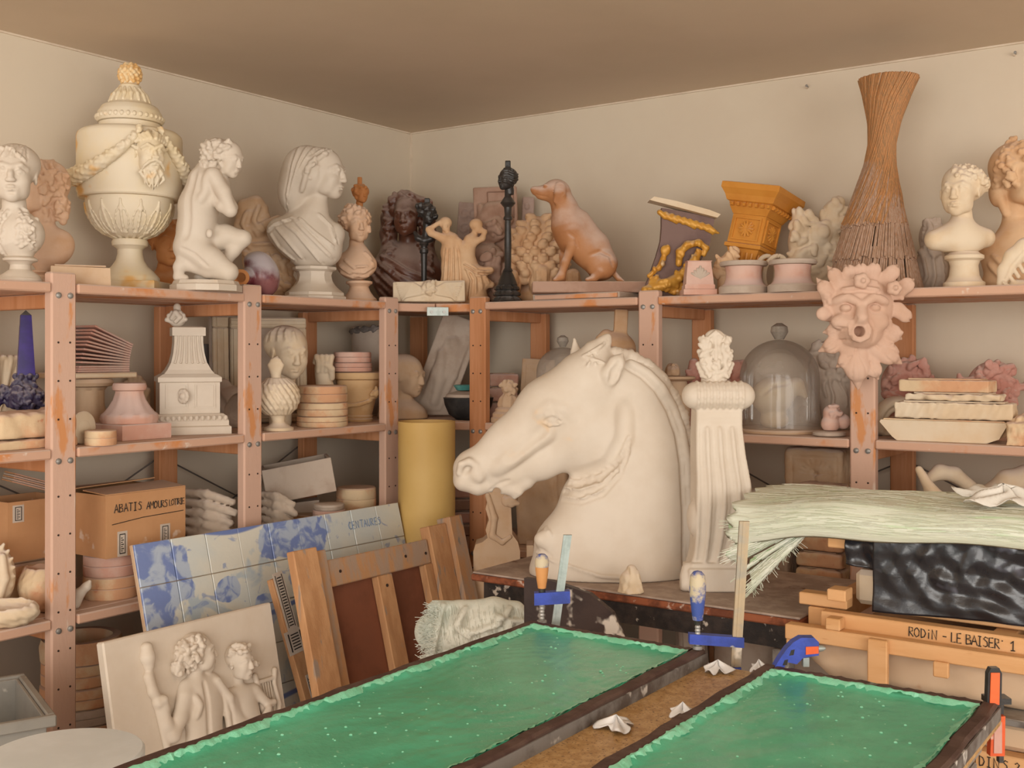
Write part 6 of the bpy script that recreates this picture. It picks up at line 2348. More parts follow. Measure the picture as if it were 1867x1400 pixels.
MB().cbox(-.02, .055, -.054, -.0505, .1, .5, .001).build('face_plate', 'plaster_beige', T)

# ------------------------------------------------------------------ yellow column
mat('yellow_card', '#dab671', '#d4ae67', 4, 0.35, 0.7, rough=0.55, bump=0.08, bscale=30, c3='#e4cd94', s3=26, t3=0.74)
p, s = at_depth(778, 4.12, .0007)
T = thing('yellow_cylinder', 'tall plain yellow cardboard tube standing before the corner uprights', 'tube', p, TH)
r, h = 52 * s, 1.5 - (768 - HYP) * s
MB().lathe([(r, 0), (r, h), (r * .93, h), (r * .93, h - .05), (r * .93, h - .051)], 56).build('tube_wall', 'yellow_card', T, True)
MB().lathe([(r * .925, h - .05), (r * .92, h - .046)], 40).build('tube_plug', 'plaster_beige', T, True)

# ------------------------------------------------------------------ blue painted tile panel
tp = Vector((-2.71, 1.955, .955))
LEAN = .27
T = thing('azulejo_picture', 'large panel of old blue and white painted tiles leaning on the shelving', 'tile panel', (-2.71 + math.tan(LEAN) * .955 + .0, 1.955, .004), math.pi / 2 - .02)


def tile_material(ref):
    m = bpy.data.materials.new('painted_tile')
    m.use_nodes = True
    nt = m.node_tree
    N, L_ = nt.nodes, nt.links
    bs = N['Principled BSDF']
    bs.inputs['Roughness'].default_value = .3
    tc = N.new('ShaderNodeTexCoord')
    tc.object = ref

    def noise(sc, det=5, dist=0.0):
        n = N.new('ShaderNodeTexNoise')
        n.inputs['Scale'].default_value, n.inputs['Detail'].default_value, n.inputs['Distortion'].default_value = sc, det, dist
        L_.new(tc.outputs['Object'], n.inputs['Vector'])
        return n.outputs['Fac']

    def rng_(sock, a, b, lo=0, hi=1):
        r_ = N.new('ShaderNodeMapRange')
        r_.interpolation_type = 'SMOOTHSTEP'
        for k_, v_ in zip(('From Min', 'From Max', 'To Min', 'To Max'), (a, b, lo, hi)):
            r_.inputs[k_].default_value = v_
        L_.new(sock, r_.inputs['Value'])
        return r_.outputs[0]

    def op(o_, a, b):
        n = N.new('ShaderNodeMath')
        n.operation = o_
        for i_, v_ in enumerate((a, b)):
            if isinstance(v_, (int, float)):
                n.inputs[i_].default_value = v_
            else:
                L_.new(v_, n.inputs[i_])
        return n.outputs[0]

    def blob(cx_, cz_, rx, rz):
        """painted patch: ellipse in the panel's own plane with a ragged edge"""
        sp = N.new('ShaderNodeSeparateXYZ')
        L_.new(tc.outputs['Object'], sp.inputs[0])
        dx = op('DIVIDE', op('SUBTRACT', sp.outputs[0], cx_), rx)
        dz = op('DIVIDE', op('SUBTRACT', sp.outputs[2], cz_), rz)
        d = op('SQRT', op('ADD', op('MULTIPLY', dx, dx), op('MULTIPLY', dz, dz)), 0)
        d = op('ADD', d, rng_(noise(14, 3), .3, .7, -.16, .16))
        return rng_(d, 1.0, .93)

    def mix(f, a, b):
        x = N.new('ShaderNodeMix')
        x.data_type = 'RGBA'
        L_.new(f, x.inputs[0])
        for s_, v_ in ((x.inputs[6], a), (x.inputs[7], b)):
            if isinstance(v_, tuple):
                s_.default_value = v_
            else:
                L_.new(v_, s_)
        return x.outputs[2]
    ground = mix(rng_(noise(5), .4, .65), lin('#d8d5c8'), lin('#ccd0cb'))
    wash = op('MULTIPLY', rng_(noise(9, 4, .6), .58, .68), .7)
    col = mix(wash, ground, lin('#a3b7c6'))
    col = mix(op('MULTIPLY', rng_(noise(17, 3, 1.0), .63, .70), .7), col, lin('#8496bd'))
    dark = mix(rng_(noise(22, 4, .8), .42, .6), lin('#7688ba'), lin('#b0bccd'))
    for b in ((.02, .86, .16, .17), (.60, .90, .17, .085), (.44, .70, .05, .05), (.30, .78, .05, .04)):
        col = mix(blob(*b), col, dark)
    # thin rust cracks and the curling blue branch
    w = N.new('ShaderNodeTexWave')
    w.wave_type = 'RINGS'
    w.inputs['Scale'].default_value, w.inputs['Distortion'].default_value, w.inputs['Detail'].default_value = 1.1, 3.5, 1
    L_.new(tc.outputs['Object'], w.inputs['Vector'])
    col = mix(rng_(w.outputs['Fac'], .985, .998), col, lin('#6d7fb2'))
    bp = N.new('ShaderNodeBump')
    bp.inputs['Strength'].default_value = .25
    bp.inputs['Distance'].default_value = .003
    L_.new(noise(60), bp.inputs['Height'])
    L_.new(bp.outputs[0], bs.inputs['Normal'])
    L_.new(col, bs.inputs['Base Color'])
    return m


TM = tile_material(T)
Mx = Matrix.Rotation(-LEAN, 4, 'X')
PWID, PHT, TS = 1.115, .985, .1239
MB().cbox(0, PWID, 0, .014, 0, PHT, .002, Mx).build('backing_board', 'plaster_beige', T)
for r_ in range(8):
    for c_ in range(9):
        jit = random.uniform(-.0012, .0012)
        x0, z1 = c_ * TS, PHT - r_ * TS
        MB().cbox(x0 + .0011, x0 + TS - .0011, -.010 + jit, -.0005, max(z1 - TS + .0011, .001), z1 - .0011, .0014, Mx).build('tile', TM, T)
# stroke letters --------------------------------------------------------------
GLY = {'A': [[(0, 0), (.35, 1), (.7, 0)], [(.15, .38), (.58, .4)]], 'B': [[(.05, 0), (.05, 1), (.5, .95), (.55, .7), (.1, .55), (.6, .45), (.6, .1), (.05, 0)]],
       'S': [[(.6, .9), (.3, 1), (.1, .8), (.5, .5), (.55, .15), (.3, 0), (.05, .1)]], 'T': [[(0, 1), (.7, .98)], [(.35, 1), (.33, 0)]], 'I': [[(.3, 0), (.32, 1)], [(.12, 1), (.5, 1)], [(.1, 0), (.5, 0)]],
       'i': [[(.3, 0), (.32, .62)], [(.32, .86), (.33, .95)]], 'M': [[(0, 0), (.1, 1), (.4, .45), (.7, 1), (.8, 0)]], 'O': [[(.35, 1), (.08, .75), (.05, .3), (.3, 0), (.6, .2), (.65, .7), (.38, 1)]],
       'U': [[(.05, 1), (.08, .2), (.35, 0), (.6, .2), (.62, 1)]], 'R': [[(.05, 0), (.08, 1), (.5, .92), (.5, .6), (.1, .5), (.6, 0)]], 'L': [[(.08, 1), (.05, 0), (.55, .04)]],
       'E': [[(.55, 1), (.08, .98), (.05, 0), (.58, .02)], [(.06, .5), (.48, .5)]], 'D': [[(.05, 0), (.05, 1), (.45, .85), (.62, .5), (.45, .12), (.05, 0)]], 'N': [[(.05, 0), (.06, 1), (.6, 0), (.62, 1)]],
       '-': [[(.1, .45), (.55, .47)]], '1': [[(.1, .7), (.4, 1), (.36, 0)], [(.1, 0), (.6, 0)]], '2': [[(.08, .8), (.3, 1), (.55, .8), (.1, .05), (.62, 0)]], 'C': [[(.6, .85), (.35, 1), (.08, .6), (.12, .2), (.4, 0), (.62, .12)]],
       'n': [[(.05, 0), (.07, .6)], [(.07, .45), (.35, .6), (.48, .4), (.5, 0)]], 's': [[(.5, .55), (.2, .6), (.15, .42), (.48, .25), (.4, .03), (.1, .05)]], '.': [[(.2, .9), (.25, .85), (.2, .82)]], ' ': []}
mat('marker_ink', '#2b2522', rough=0.6, bump=0)
mat('blue_ink', '#6f86a8', rough=0.5, bump=0)


def lettering(parent, text, x, y, z, h, m, Mx=None, gap=.85, slope=0.0, w=.055, seed=0):
    """handwritten strokes raised a hair from the face at local y"""
    mb = MB()
    g_ = random.Random(seed)
    cx_ = x
    for ch in text:
        for st in GLY.get(ch, []):
            pts = [(cx_ + q[0] * h * .82, y, z + q[1] * h + (cx_ - x) * slope + g_.uniform(-.02, .02) * h) for q in st]
            pts = [Vector(q) for q in pts]
            if Mx is not None:
                pts = [Mx @ q for q in pts]
            mb.tube(pts, h * w, 5)
        cx_ += h * gap * (.5 if ch == ' ' else (1.0 if ch in 'MON' else .8))
    return mb.build('lettering', m, parent, True)


lettering(T, 'CENTAURES', .845, -.0112, .918, .026, 'blue_ink', Mx, seed=3)

# ------------------------------------------------------------------ two-figure relief panel
T = thing('figure_relief', 'white relief panel of two standing figures with staff and lyre', 'relief', (-2.235, 1.655, .004), math.pi / 2 - .01)
LN = .215
Mx = Matrix.Rotation(-LN, 4, 'X')
MB().cbox(0, .548, 0, .03, 0, .80, .004, Mx).build('slab', 'plaster_white', T)
S = Sc(60, 548, 20, 480, -12, 62, 2.6)      # millimetres of the panel: x from its left end, y down from its top
S.c([(118, 40, 6, 16), (116, 62, 8, 19), (118, 84, 6, 14)], k=6)
S.c([(118, 90, 4, 9), (126, 180, 6, 9), (140, 300, 6, 9), (150, 470, 4, 9)], k=4)
S.c([(112, 110, 6, 13), (118, 150, 8, 12), (128, 170, 10, 11)], k=8)
S.c([(128, 180, 12, 15), (140, 176, 16, 12), (146, 196, 14, 10)], k=6)
head(S, 268, 140, 6, 112, yaw=70, neck=.3)
S.reset()
S.e(242, 78, 6, 46, 40, 30, k=6)
S.e(200, 108, 8, 20, 18, 16, k=6)
S.c([(226, 170, 4, 30), (300, 176, 2, 34)], k=16, flat=.6)
S.e(262, 225, 6, 66, 72, 30, k=18)
S.e(256, 310, 6, 58, 74, 28, k=20)
S.c([(210, 185, 10, 24), (184, 232, 14, 20), (160, 270, 14, 16), (146, 240, 14, 13), (140, 196, 14, 12)], k=10, flat=.8)
S.e(250, 430, 6, 78, 80, 28, k=20)
S.draw([(262, 160), (258, 220), (252, 290), (246, 340)], 3, 1.5, True, 8)
S.draw([(228, 190), (236, 214), (222, 240)], 4, 0, False, 10)
S.c([(310, 168, 18, 12), (340, 220, 20, 12), (350, 300, 18, 14), (352, 440, 14, 16)], k=8)
S.c([(325, 180, 14, 8), (326, 260, 22, 9), (330, 440, 18, 10)], k=4)
for i in range(7):
    S.draw([(190 + i * 14, 360 + 8 * abs(3 - i)), (196 + i * 13, 470)], 3, .6, i % 2 == 0, 4)
S.curls(260, 186, 276, 36, 126, 5, seed=111, test=lambda x, y: x < 262 or y < 62)
head(S, 398, 186, 4, 98, yaw=12, pitch=6, neck=.3)
S.reset()
S.e(396, 118, 4, 38, 32, 26, k=6)
S.curls(180, 352, 442, 84, 160, 5, seed=112, test=lambda x, y: y < 112 or abs(x - 398) > 30)
S.c([(358, 222, 4, 24), (432, 224, 4, 22)], k=14, flat=.7)
S.e(396, 290, 4, 50, 80, 26, k=18)
S.c([(352, 226, 10, 18), (356, 280, 16, 18), (384, 312, 26, 15), (430, 310, 30, 12), (462, 280, 28, 10)], k=9, flat=.8)
S.c([(440, 226, 10, 16), (470, 270, 18, 12), (488, 268, 22, 9)], k=8, flat=.8)
S.c([(356, 300, 8, 22), (350, 400, 6, 26), (352, 470, 4, 26)], k=10)
S.e(400, 420, 4, 50, 90, 22, k=18)
for i in range(5):
    S.draw([(342 + i * 9, 320), (338 + i * 10, 460)], 3, .6, i % 2 == 0, 4)
S.c([(470, 330, 6, 9), (458, 280, 6, 7), (456, 220, 6, 6), (448, 186, 6, 8)], k=3)
S.c([(500, 340, 6, 9), (520, 280, 6, 7), (512, 220, 6, 6), (520, 186, 6, 8)], k=3)
S.c([(450, 206, 6, 6), (516, 206, 6, 6)], k=3)
S.c([(476, 338, 6, 12), (496, 340, 6, 12)], k=3)
for i in range(4):
    S.c([(472 + i * 9, 210, 6, 2.2), (474 + i * 8, 335, 6, 2.2)], k=1)
S.cut_back(-4)
me = S.mesh('figures', 0, 0, .001)
o = obj('figures', me, 'plaster_ivory' if False else 'plaster_white', T)
o.matrix_local = Mx @ Matrix.Translation((0, 0, .80))

# ------------------------------------------------------------------ pallet, stick with tape
mat('raw_plank', '#c6976c', '#b3835a', 6, 0.35, 0.65, rough=0.75, bump=0.25, stretch=(5, 5, .5), c3='#9c8878', s3=7, t3=0.6)
mat('grey_plank', '#a98f7a', '#b98a60', 6, 0.4, 0.62, rough=0.8, bump=0.3, stretch=(5, 5, .5), c3='#8a7d72', s3=9, t3=0.6)
mat('brown_sheet', '#83503a', '#754733', 5, rough=0.6, bump=0.1, c3='#a98f82', s3=11, t3=0.72)
mat('paper_tape', '#cdbfb0', '#c2b3a4', 8, rough=0.6, bump=0.05)
T = thing('wooden_pallet', 'wooden pallet with a brown sheet behind its slats, leaning below the shelves', 'pallet', (-2.12, 2.225, .004), math.pi / 2)
LP = .255
Mx = Matrix.Rotation(-LP, 4, 'X')
PH = .955
MB().cbox(.06, .74, .030, .036, .05, PH - .055, .001, Mx).build('brown_sheet', 'brown_sheet', T)
MB().cbox(.0, .095, -.03, .0, .0, PH, .003, Mx).build('plank', 'raw_plank', T)
MB().cbox(.096, .150, -.008, .028, .0, PH - .012, .003, Mx).build('plank', 'grey_plank', T)
MB().cbox(.15, .62, .0, .029, PH - .125, PH - .045, .003, Mx).build('cross_plank', 'grey_plank', T)
MB().cbox(.355, .425, .001, .029, .0, PH - .1255, .003, Mx).build('plank', 'raw_plank', T)
MB().cbox(.625, .72, -.012, .029, .0, PH - .005, .003, Mx).build('plank', 'raw_plank', T)
MB().cbox(.721, .79, -.030, .029, .0, PH + .012, .003, Mx).build('plank', 'grey_plank', T)
MB().cbox(.585, .6245, .0, .029, .0, PH - .1255, .003, Mx).build('plank', 'raw_plank', T)
for x, z in ((.2, PH - .085), (.39, PH - .16), (.39, PH - .5), (.5, PH - .085), (.66, PH - .3), (.6, PH - .09)):
    y_ = -.013 if x > .62 else -.001
    MB().tube([Mx @ Vector((x, y_ + .002, z)), Mx @ Vector((x, y_ - .001, z))], .005, 8).build('nail', 'dark_hole', T)

T = thing('taped_stick', 'wooden stick wrapped with printed packing tape, left of the pallet', 'stick', (-2.255, 2.372, .004), math.pi / 2)
Mx = Matrix.Rotation(-.265, 4, 'X') @ Matrix.Rotation(-.12, 4, 'Y')
MB().cbox(0, .045, -.012, .012, .0, .86, .002, Mx).build('stick', 'raw_plank', T)
for i, (z0, z1, x0, x1) in enumerate(((.70, .875, .006, .046), (.63, .70, -.012, .062), (.2, .56, .024, .0452))):
    tp_ = MB().cbox(x0, x1, -.0135, -.0122, z0, z1, .0003, Mx).build('tape', 'paper_tape', T)
    mk = MB()
    zz = z0 + .012
    while zz < z1 - .012:
        a, b = x0 + (x1 - x0) * .3, x0 + (x1 - x0) * .72
        mk.box(a, b, -.0142, -.0136, zz, zz + .0035, Mx)
        zz += .0085
    for a, b in ((x0 + (x1 - x0) * .16, x0 + (x1 - x0) * .22), (x0 + (x1 - x0) * .8, x0 + (x1 - x0) * .86)):
        mk.box(a, b, -.0142, -.0136, z0 + .008, z1 - .008, Mx)
    tag(mk.build('tape_print', 'marker_ink', tp_), kind='stuff')
# ------------------------------------------------------------------ lower shelf, left run: cartons and moulds
mat('cardboard', '#c6956a', '#bc8b60', 5, 0.35, 0.65, rough=0.8, bump=0.1, c3='#d3b9a4', s3=13, t3=0.63, dust='#cbb3a2', dlo=0.3)
mat('wing_plaster', '#c9b8a6', '#bfab97', 9, rough=0.8, bump=0.15, dust='#d0c2b6')


def strip_marks(parent, x0, x1, y, z0, z1, vertical):
    tp_ = MB().box(x0, x1, y - .0008, y - .0001, z0, z1).build('tape', 'paper_tape', parent)
    mk = MB()
    w, h = x1 - x0, z1 - z0
    for a in ((x0 + w * .2, x0 + w * .26, z0 + h * .1, z1 - h * .1), (x0 + w * .74, x0 + w * .8, z0 + h * .1, z1 - h * .1), (x0 + w * .26, x0 + w * .74, z0 + h * .1, z0 + h * .14), (x0 + w * .26, x0 + w * .74, z1 - h * .14, z1 - h * .1)):
        mk.box(a[0], a[1], y - .0014, y - .0009, a[2], a[3])
    n = 7
    for i in range(n):
        zz = z0 + h * (.2 + .6 * i / n)
        mk.box(x0 + w * .36, x0 + w * (.5 + .14 * ((i * 3) % 2)), y - .0014, y - .0009, zz, zz + h * .035)
    tag(mk.build('tape_print', 'marker_ink', tp_), kind='stuff')


def carton(label, p, rz, w, dpt, h, text=None, flap=True):
    """open cardboard box: front face at local y=0"""
    T = thing('cardboard_box', label, 'box', p, rz)
    t = .004
    front = MB().box(0, w, 0, t, 0, h).build('front_wall', 'cardboard', T)
    MB().box(0, w, dpt - t, dpt, 0, h).build('back_wall', 'cardboard', T)
    MB().box(0, t, t + .0004, dpt - t - .0004, 0, h).build('side_wall', 'cardboard', T)
    MB().box(w - t, w, t + .0004, dpt - t - .0004, 0, h).build('side_wall', 'cardboard', T)
    MB().box(t + .0004, w - t - .0004, t + .0004, dpt - t - .0004, 0.0005, t).build('bottom', 'cardboard', T)
    if flap:
        for (y0, y1, a, nm) in ((0, dpt * .42, .10, 'flap'), (dpt, dpt * .56, .14, 'flap')):
            L0 = y1 - y0
            v = [(0, y0, h + .0006), (w, y0, h + .0006), (w, y0 + L0, h + abs(L0) * a), (0, y0 + L0, h + abs(L0) * a * .6)]
            v += [(x, y, z + .003) for x, y, z in v]
            f = [[0, 3, 2, 1], [4, 5, 6, 7], [0, 1, 5, 4], [1, 2, 6, 5], [2, 3, 7, 6], [3, 0, 4, 7]]
            MB().add(v, f).build(nm, 'cardboard', T)
    return T, front


# round moulds that carry the lettered carton
p0, s0 = put('L', 203, .135, ZL)
hh1 = 40 * s0
TA, h1 = mould_disc('lower round mould under the lettered cardboard box', 'L', 203, .135, ZL, 50, 40, 'mould_plaster', 41)
TB, h2 = mould_disc('upper round mould directly under the lettered cardboard box', 'L', 203, .135, ZL + h1 + .0012, 49, 38, 'pink_plaster', 42)
zb = ZL + h1 + h2 + .0035
pf, s = on_left(193, .035, zb)
pe, _ = on_left(338, .035, zb)
W_ = (pe - pf).length
T, front = carton('orange-brown cardboard box lettered ABATIS AMOURS in black marker', pf, math.pi / 2, W_, .27, .185, True)
YF = lambda q: on_left(q, .035, 0)[0].y - pf.y
lettering(front, 'ABATIS', YF(208), -.0012, .132, .024, 'marker_ink', None, (YF(260) - YF(208)) / .024 / 4.8, 0, .06, 1)
lettering(front, 'AMOURS', YF(267), -.0012, .130, .022, 'marker_ink', None, (YF(305) - YF(267)) / .022 / 5.2, 0, .06, 2)
lettering(front, 'LOTTRIE', YF(308), -.0012, .132, .019, 'marker_ink', None, (YF(336) - YF(308)) / .019 / 6.0, 0, .06, 4)
MB().tube([(YF(204), -.0005, .098), (YF(260), -.0008, .108), (YF(334), -.0005, .112)], .0012, 5).build('marker_line', 'marker_ink', front)
strip_marks(front, YF(214), YF(232), 0, .001, .075, True)
strip_marks(front, YF(292), YF(310), 0, .02, .078, True)

pf, s = on_left(14, .225, ZL + .0007)
T, front = carton('plain dusty cardboard box behind the first upright, left of the lettered one', Vector((pf.x, pf.y, ZL + .13)), math.pi / 2, .193, .17, .175, False, False)
strip_marks(front, .015, .05, 0, .115, .165, True)
T = thing('plaster_brick', 'rough plaster slab under the plain cardboard box', 'block', (pf.x, pf.y, ZL + .0007), math.pi / 2)
MB().cbox(.01, .185, .015, .16, 0, .118, .006).build('slab', 'mould_plaster', T)
MB().cbox(.02, .175, .025, .15, .1185, .1285, .003).build('upper_slab', 'plaster_beige', T)
for i in range(5):
    pq = Vector((pf.x - .04, pf.y + .11, ZL + .13 + .204))
    T = thing('paper_sheet', ['lowest', 'second', 'third', 'fourth', 'uppermost'][i] + ' pale cardboard sheet stuck out of the plain cardboard box', 'sheet', pq, math.pi / 2 - .2, 'sheets in the plain box')
    Ms = Matrix.Rotation(.33, 4, 'Y')
    MB().cbox(-.07, .075, 0, .09, i * .006, i * .006 + .004, .0008, Ms).build('sheet', 'paper_tape' if i % 2 else 'cardboard', T)
    MB().box(-.07, .075, -.0004, -.0001, i * .006 + .001, i * .006 + .003, Ms).build('edge', 'salmon_tile', T)

# left-hand rough shells and trays on the lower shelf
p, s = put('L', 64, .12, ZL)
p, s = put('L', 18, .03, ZL)
T = thing('oval_tray_mould', 'shallow cream oval mould at the front left of the lower shelf', 'mould', p, TH)
S = Sc(-60, 80, 1060, 1146, -44, 54, 2.2)
S.e(8, 1106, 0, 62, 30, 42, k=4)
S.e(8, 1088, 4, 50, 22, 34, k=4, sub=True)
S.noise(1.5, 22, 121)
S.cut_below(1132)
clay(T, 'tray', 'plaster_cream', S, 18, 1132, s)
p, s = put('L', 78, .13, ZL)
T = thing('bowl_mould', 'rounded cream bowl-shaped mould partly behind the first upright', 'mould', p, TH)
S = Sc(26, 132, 1004, 1120, -52, 52, 2.2)
S.e(78, 1064, 0, 46, 52, 44, k=4)
S.box(78, 1010, 0, 60, 16, 60, 2, k=3, sub=True)
S.e(78, 1020, 0, 34, 18, 34, k=4, sub=True)
S.noise(1.3, 24, 122)
S.cut_below(1108)
clay(T, 'bowl', 'mould_plaster', S, 74, 1108, s)
p, s = put('L', -8, .165, ZL)
T = thing('shell_mould', 'cream spiny shell cast with curved lip at the left edge', 'shell', p, TH)
S = Sc(-60, 62, 955, 1118, -46, 50, 2.2)
S.e(2, 1040, 0, 46, 62, 36, k=6)
S.e(-4, 1050, 26, 32, 48, 28, k=5, sub=True)
for i in range(12):
    a = math.radians(-30 + i * 16)
    x, y = 2 + 44 * math.sin(a), 1030 - 60 * math.cos(a)
    S.c([(2 + 34 * math.sin(a), 1034 - 46 * math.cos(a), 6, 7), (x + 4, y, 4, 3)], k=4)
S.c([(34, 1000, 16, 6), (40, 1040, 22, 8), (26, 1084, 22, 8)], k=5)
S.cut_below(1112)
clay(T, 'shell', 'plaster_cream', S, 14, 1112, s)
p, s = put('L', 152, .05, ZL)
T = thing('curved_fragment', 'small curved white plaster horn right of the first upright', 'fragment', p, TH)
S = Sc(122, 176, 1042, 1112, -18, 20, 1.6)
S.c([(138, 1096, 0, 9), (146, 1076, 0, 9), (158, 1064, 0, 8), (163, 1056, 0, 4)], k=4)
S.cut_below(1104)
clay(T, 'horn', 'plaster_white', S, 152, 1104, s)

for i, (u, d, x0, x1, y0, lab) in enumerate(((378, .165, 336, 432, 892, 'grey-white feathered wing cast right of the lettered cardboard box'), (508, .12, 478, 540, 896, 'small wing cast right of the second upright on the lower shelf'), (430, .30, 404, 470, 930, 'low feathered cast between wing cast and second upright'))):
    p, s = put('L', u, d, ZL)
    v0 = HYP + (CAMZ - ZL) / s
    T = thing('wing_cast', lab, 'cast', p, TH, 'feathered wing casts')
    S = Sc(x0 - 10, x1 + 16, y0 - 10, v0 + 6, -44, 48, 2.4)
    cx_ = (x0 + x1) / 2
    hw = (x1 - x0) / 2
    S.c([(cx_, y0 + hw, 0, hw * .8), (cx_ + 4, v0, 0, hw)], k=8, flat=.7)
    for j in range(8):
        y = y0 + 10 + j * (v0 - y0) / 9
        S.c([(x0 + 4, y - 6, 12, 6), (cx_, y - 4 + j * 2, 24, 9), (x1 - 4 + 5 * math.sin(j * 2.0), y + 12 + j * 2, 14, 6)], k=3)
    S.noise(1.0, 16, 130 + i)
    S.cut_below(v0)
    clay(T, 'wing', 'wing_plaster', S, u, v0, s)

# open plaster box, discs and flat carton on the second bay
p, s = put('L', 610, .18, ZL)
T = thing('cardboard_box', 'flat orange carton under the round lids on the lower shelf', 'box', p, math.pi / 2)
MB().cbox(-.20, .21, -.14, .16, 0, .145, .003).build('carton', 'cardboard', T)
MB().box(-.06, -.02, -.1412, -.1402, .02, .13).build('tape', 'paper_tape', T)
ZC = ZL + .146
p, s = on_left(552, .19, ZC + .0007)
T = thing('plaster_box', 'open dusty plaster box tilted on the lower shelf, second bay', 'box', p, TH + .25)
Mb = Matrix.Rotation(-.17, 4, 'Y')
w, dd, h, t = .20, .17, .125, .012
Mb = Matrix.Translation((-.13, -.09, .045)) @ Mb
MB().cbox(0, w + .05, 0, t, 0, h, .002, Mb).build('front_wall', 'plaster_grey', T)
MB().cbox(0, w + .05, dd, dd + t, 0, h, .002, Mb).build('back_wall', 'plaster_grey', T)
MB().cbox(0, t, t + .0005, dd - .0005, 0, h, .002, Mb).build('side_wall', 'plaster_grey', T)
MB().cbox(w + .05 - t, w + .05, t + .0005, dd - .0005, 0, h, .002, Mb).build('side_wall', 'plaster_grey', T)
MB().cbox(t, w + .05 - t, t, dd, 0, t, .001, Mb).build('bottom', 'plaster_grey', T)
MB().prism([(-.13, 0), (.06, 0), (.06, .045), (-.13, .03)], .0, .09).build('rubble_support', 'plaster_grey', T)
for (u, d, r, h, lab, m, sd) in ((600, .035, 30, 14, 'lowest thin lid of the round lids on the flat carton', 'pink_plaster', 51), (650, .10, 36, 40, 'cream round mould right of the thin lids on the flat carton', 'mould_plaster', 52)):
    TT, hh = mould_disc(lab, 'L', u, d, ZC, r, h, m, sd)
    if sd == 51:
        mould_disc('thin grey lid on top of the lowest lid on the flat carton', 'L', u, d, ZC + hh + .0015, 28, 10, 'plaster_grey', 53)

# ------------------------------------------------------------------ bottom shelf: stacked round moulds, grey crate
z = ZB
for i, (h, lab) in enumerate(((34, 'lowest'), (30, 'second'), (36, 'third'), (42, 'fourth'))):
    TT, hh = mould_disc(lab + ' of the big round moulds stacked behind the relief panel', 'L', 148, .20, z, 72 - i, h, 'mould_plaster' if i != 1 else 'plaster_grey', 60 + i, 'big round moulds on the bottom shelf')
    z += hh + .0016
p, s = put('L', 148, .20, z)
T = thing('ring_mould', 'open ring mould topmost on the big stacked round moulds', 'mould', p, TH)
MB().lathe([(70 * s, 0), (72 * s, 24 * s), (68 * s, 38 * s), (54 * s, 38 * s), (50 * s, 8 * s), (50 * s, 0)], 40, (0, 0, 0), lambda t, i, r, z: .012 * r * math.sin(5 * t)).build('ring', 'mould_plaster', T, True)
lathe_px(T, 'floor', 'plaster_grey', [(50, 0.3), (49, 6)], s, 0, 36)

mat('grey_plastic', '#8f8b83', '#85817a', 5, rough=0.5, bump=0.08, c3='#c4bdb2', s3=16, t3=0.7)
Tc = thing('plastic_crate', 'grey plastic crate with plaster rubble at the lower left edge', 'crate', (-2.444, 1.067, .425), math.radians(68.6))
wl, dp, hh = .40, .36, .255
for nm, a in (('front_wall', (0, wl, 0, .008, 0, hh)), ('back_wall', (0, wl, dp - .008, dp, 0, hh)), ('side_wall', (0, .008, .0085, dp - .0085, 0, hh)), ('side_wall', (wl - .008, wl, .0085, dp - .0085, 0, hh)), ('bottom', (.0085, wl - .0085, .0085, dp - .0085, 0, .008))):
    MB().cbox(*a, .0015).build(nm, 'grey_plastic', Tc)
for a in ((-.018, wl + .018, -.018, -.0005, hh - .02, hh + .006), (-.018, wl + .018, dp + .0005, dp + .018, hh - .02, hh + .006), (-.018, -.0005, 0, dp, hh - .02, hh + .006), (wl + .0005, wl + .018, 0, dp, hh - .02, hh + .006)):
    MB().cbox(*a, .003).build('rim', 'grey_plastic', Tc)
MB().cbox(wl + .0004, wl + .004, .09, .2, .12, .17, .001).build('handle_slot', 'black_dusty', Tc)
S = Sc(0, 370, 0, 200, 0, 270, 4)
for i in range(26):
    S.e(rng.uniform(20, 350), rng.uniform(90, 180), rng.uniform(20, 250), rng.uniform(30, 60), rng.uniform(25, 45), rng.uniform(30, 50), rng.uniform(0, 180), 6)
S.noise(3, 40, 140)
S.cut_below(195)
rb = obj('rubble', S.mesh('rubble', 0, 195, .001), 'wing_plaster', None, (0, 0, 0))
rb.parent = Tc
rb.location = (.015, .30, .010)
tag(rb, kind='stuff')
T = thing('wooden_box', 'plain wooden box that carries the grey plastic crate', 'box', (-2.444, 1.067, .001), math.radians(68.6))
MB().cbox(.0, .40, .0, .36, 0, .395, .004).build('body', 'raw_plank', T)
MB().cbox(-.01, .41, -.01, .37, .3955, .4235, .003).build('lid', 'raw_plank', T)

p, s = at_floor(116, 1374, .70)
T = thing('round_stool', 'round white stool seat at the bottom left corner', 'stool', (p.x, p.y, 0.001), 0)
mat('stool_white', '#e4ecf0', '#dce4e7', 5, rough=0.4, bump=0.05)
MB().lathe([(.150, .676), (.155, .68), (.155, .695), (.150, .70), (.02, .7005)], 56).build('seat', 'stool_white', T, True)
MB().tube([(0, 0, .02), (0, 0, .6755)], .02, 16).build('column', 'steel', T, True)
MB().lathe([(.14, 0), (.14, .012), (.03, .02)], 40).build('base', 'steel', T, True)
# ------------------------------------------------------------------ stack at the right: frames, moulds, wrapped crate
mat('fresh_pine', '#d8a877', '#cf9c68', 5, 0.35, 0.65, rough=0.6, bump=0.1, stretch=(.6, 5, 5), c3='#c08a58', s3=16, t3=0.66)
mat('black_film', '#1b1b20', '#26262b', 8, rough=0.24, bump=0.25, bscale=28, c3='#585a66', s3=9, t3=0.6, spec=0.6)
mat('tan_mould', '#cdb193', '#d6bda2', 4, rough=0.8, bump=0.12, c3='#b98d6c', s3=9, t3=0.66)


def plank(T, name, m, x0, x1, y0, y1, z0, z1, c=.0025):
    return MB().cbox(x0, x1, y0, y1, z0, z1, c).build(name, m, T)


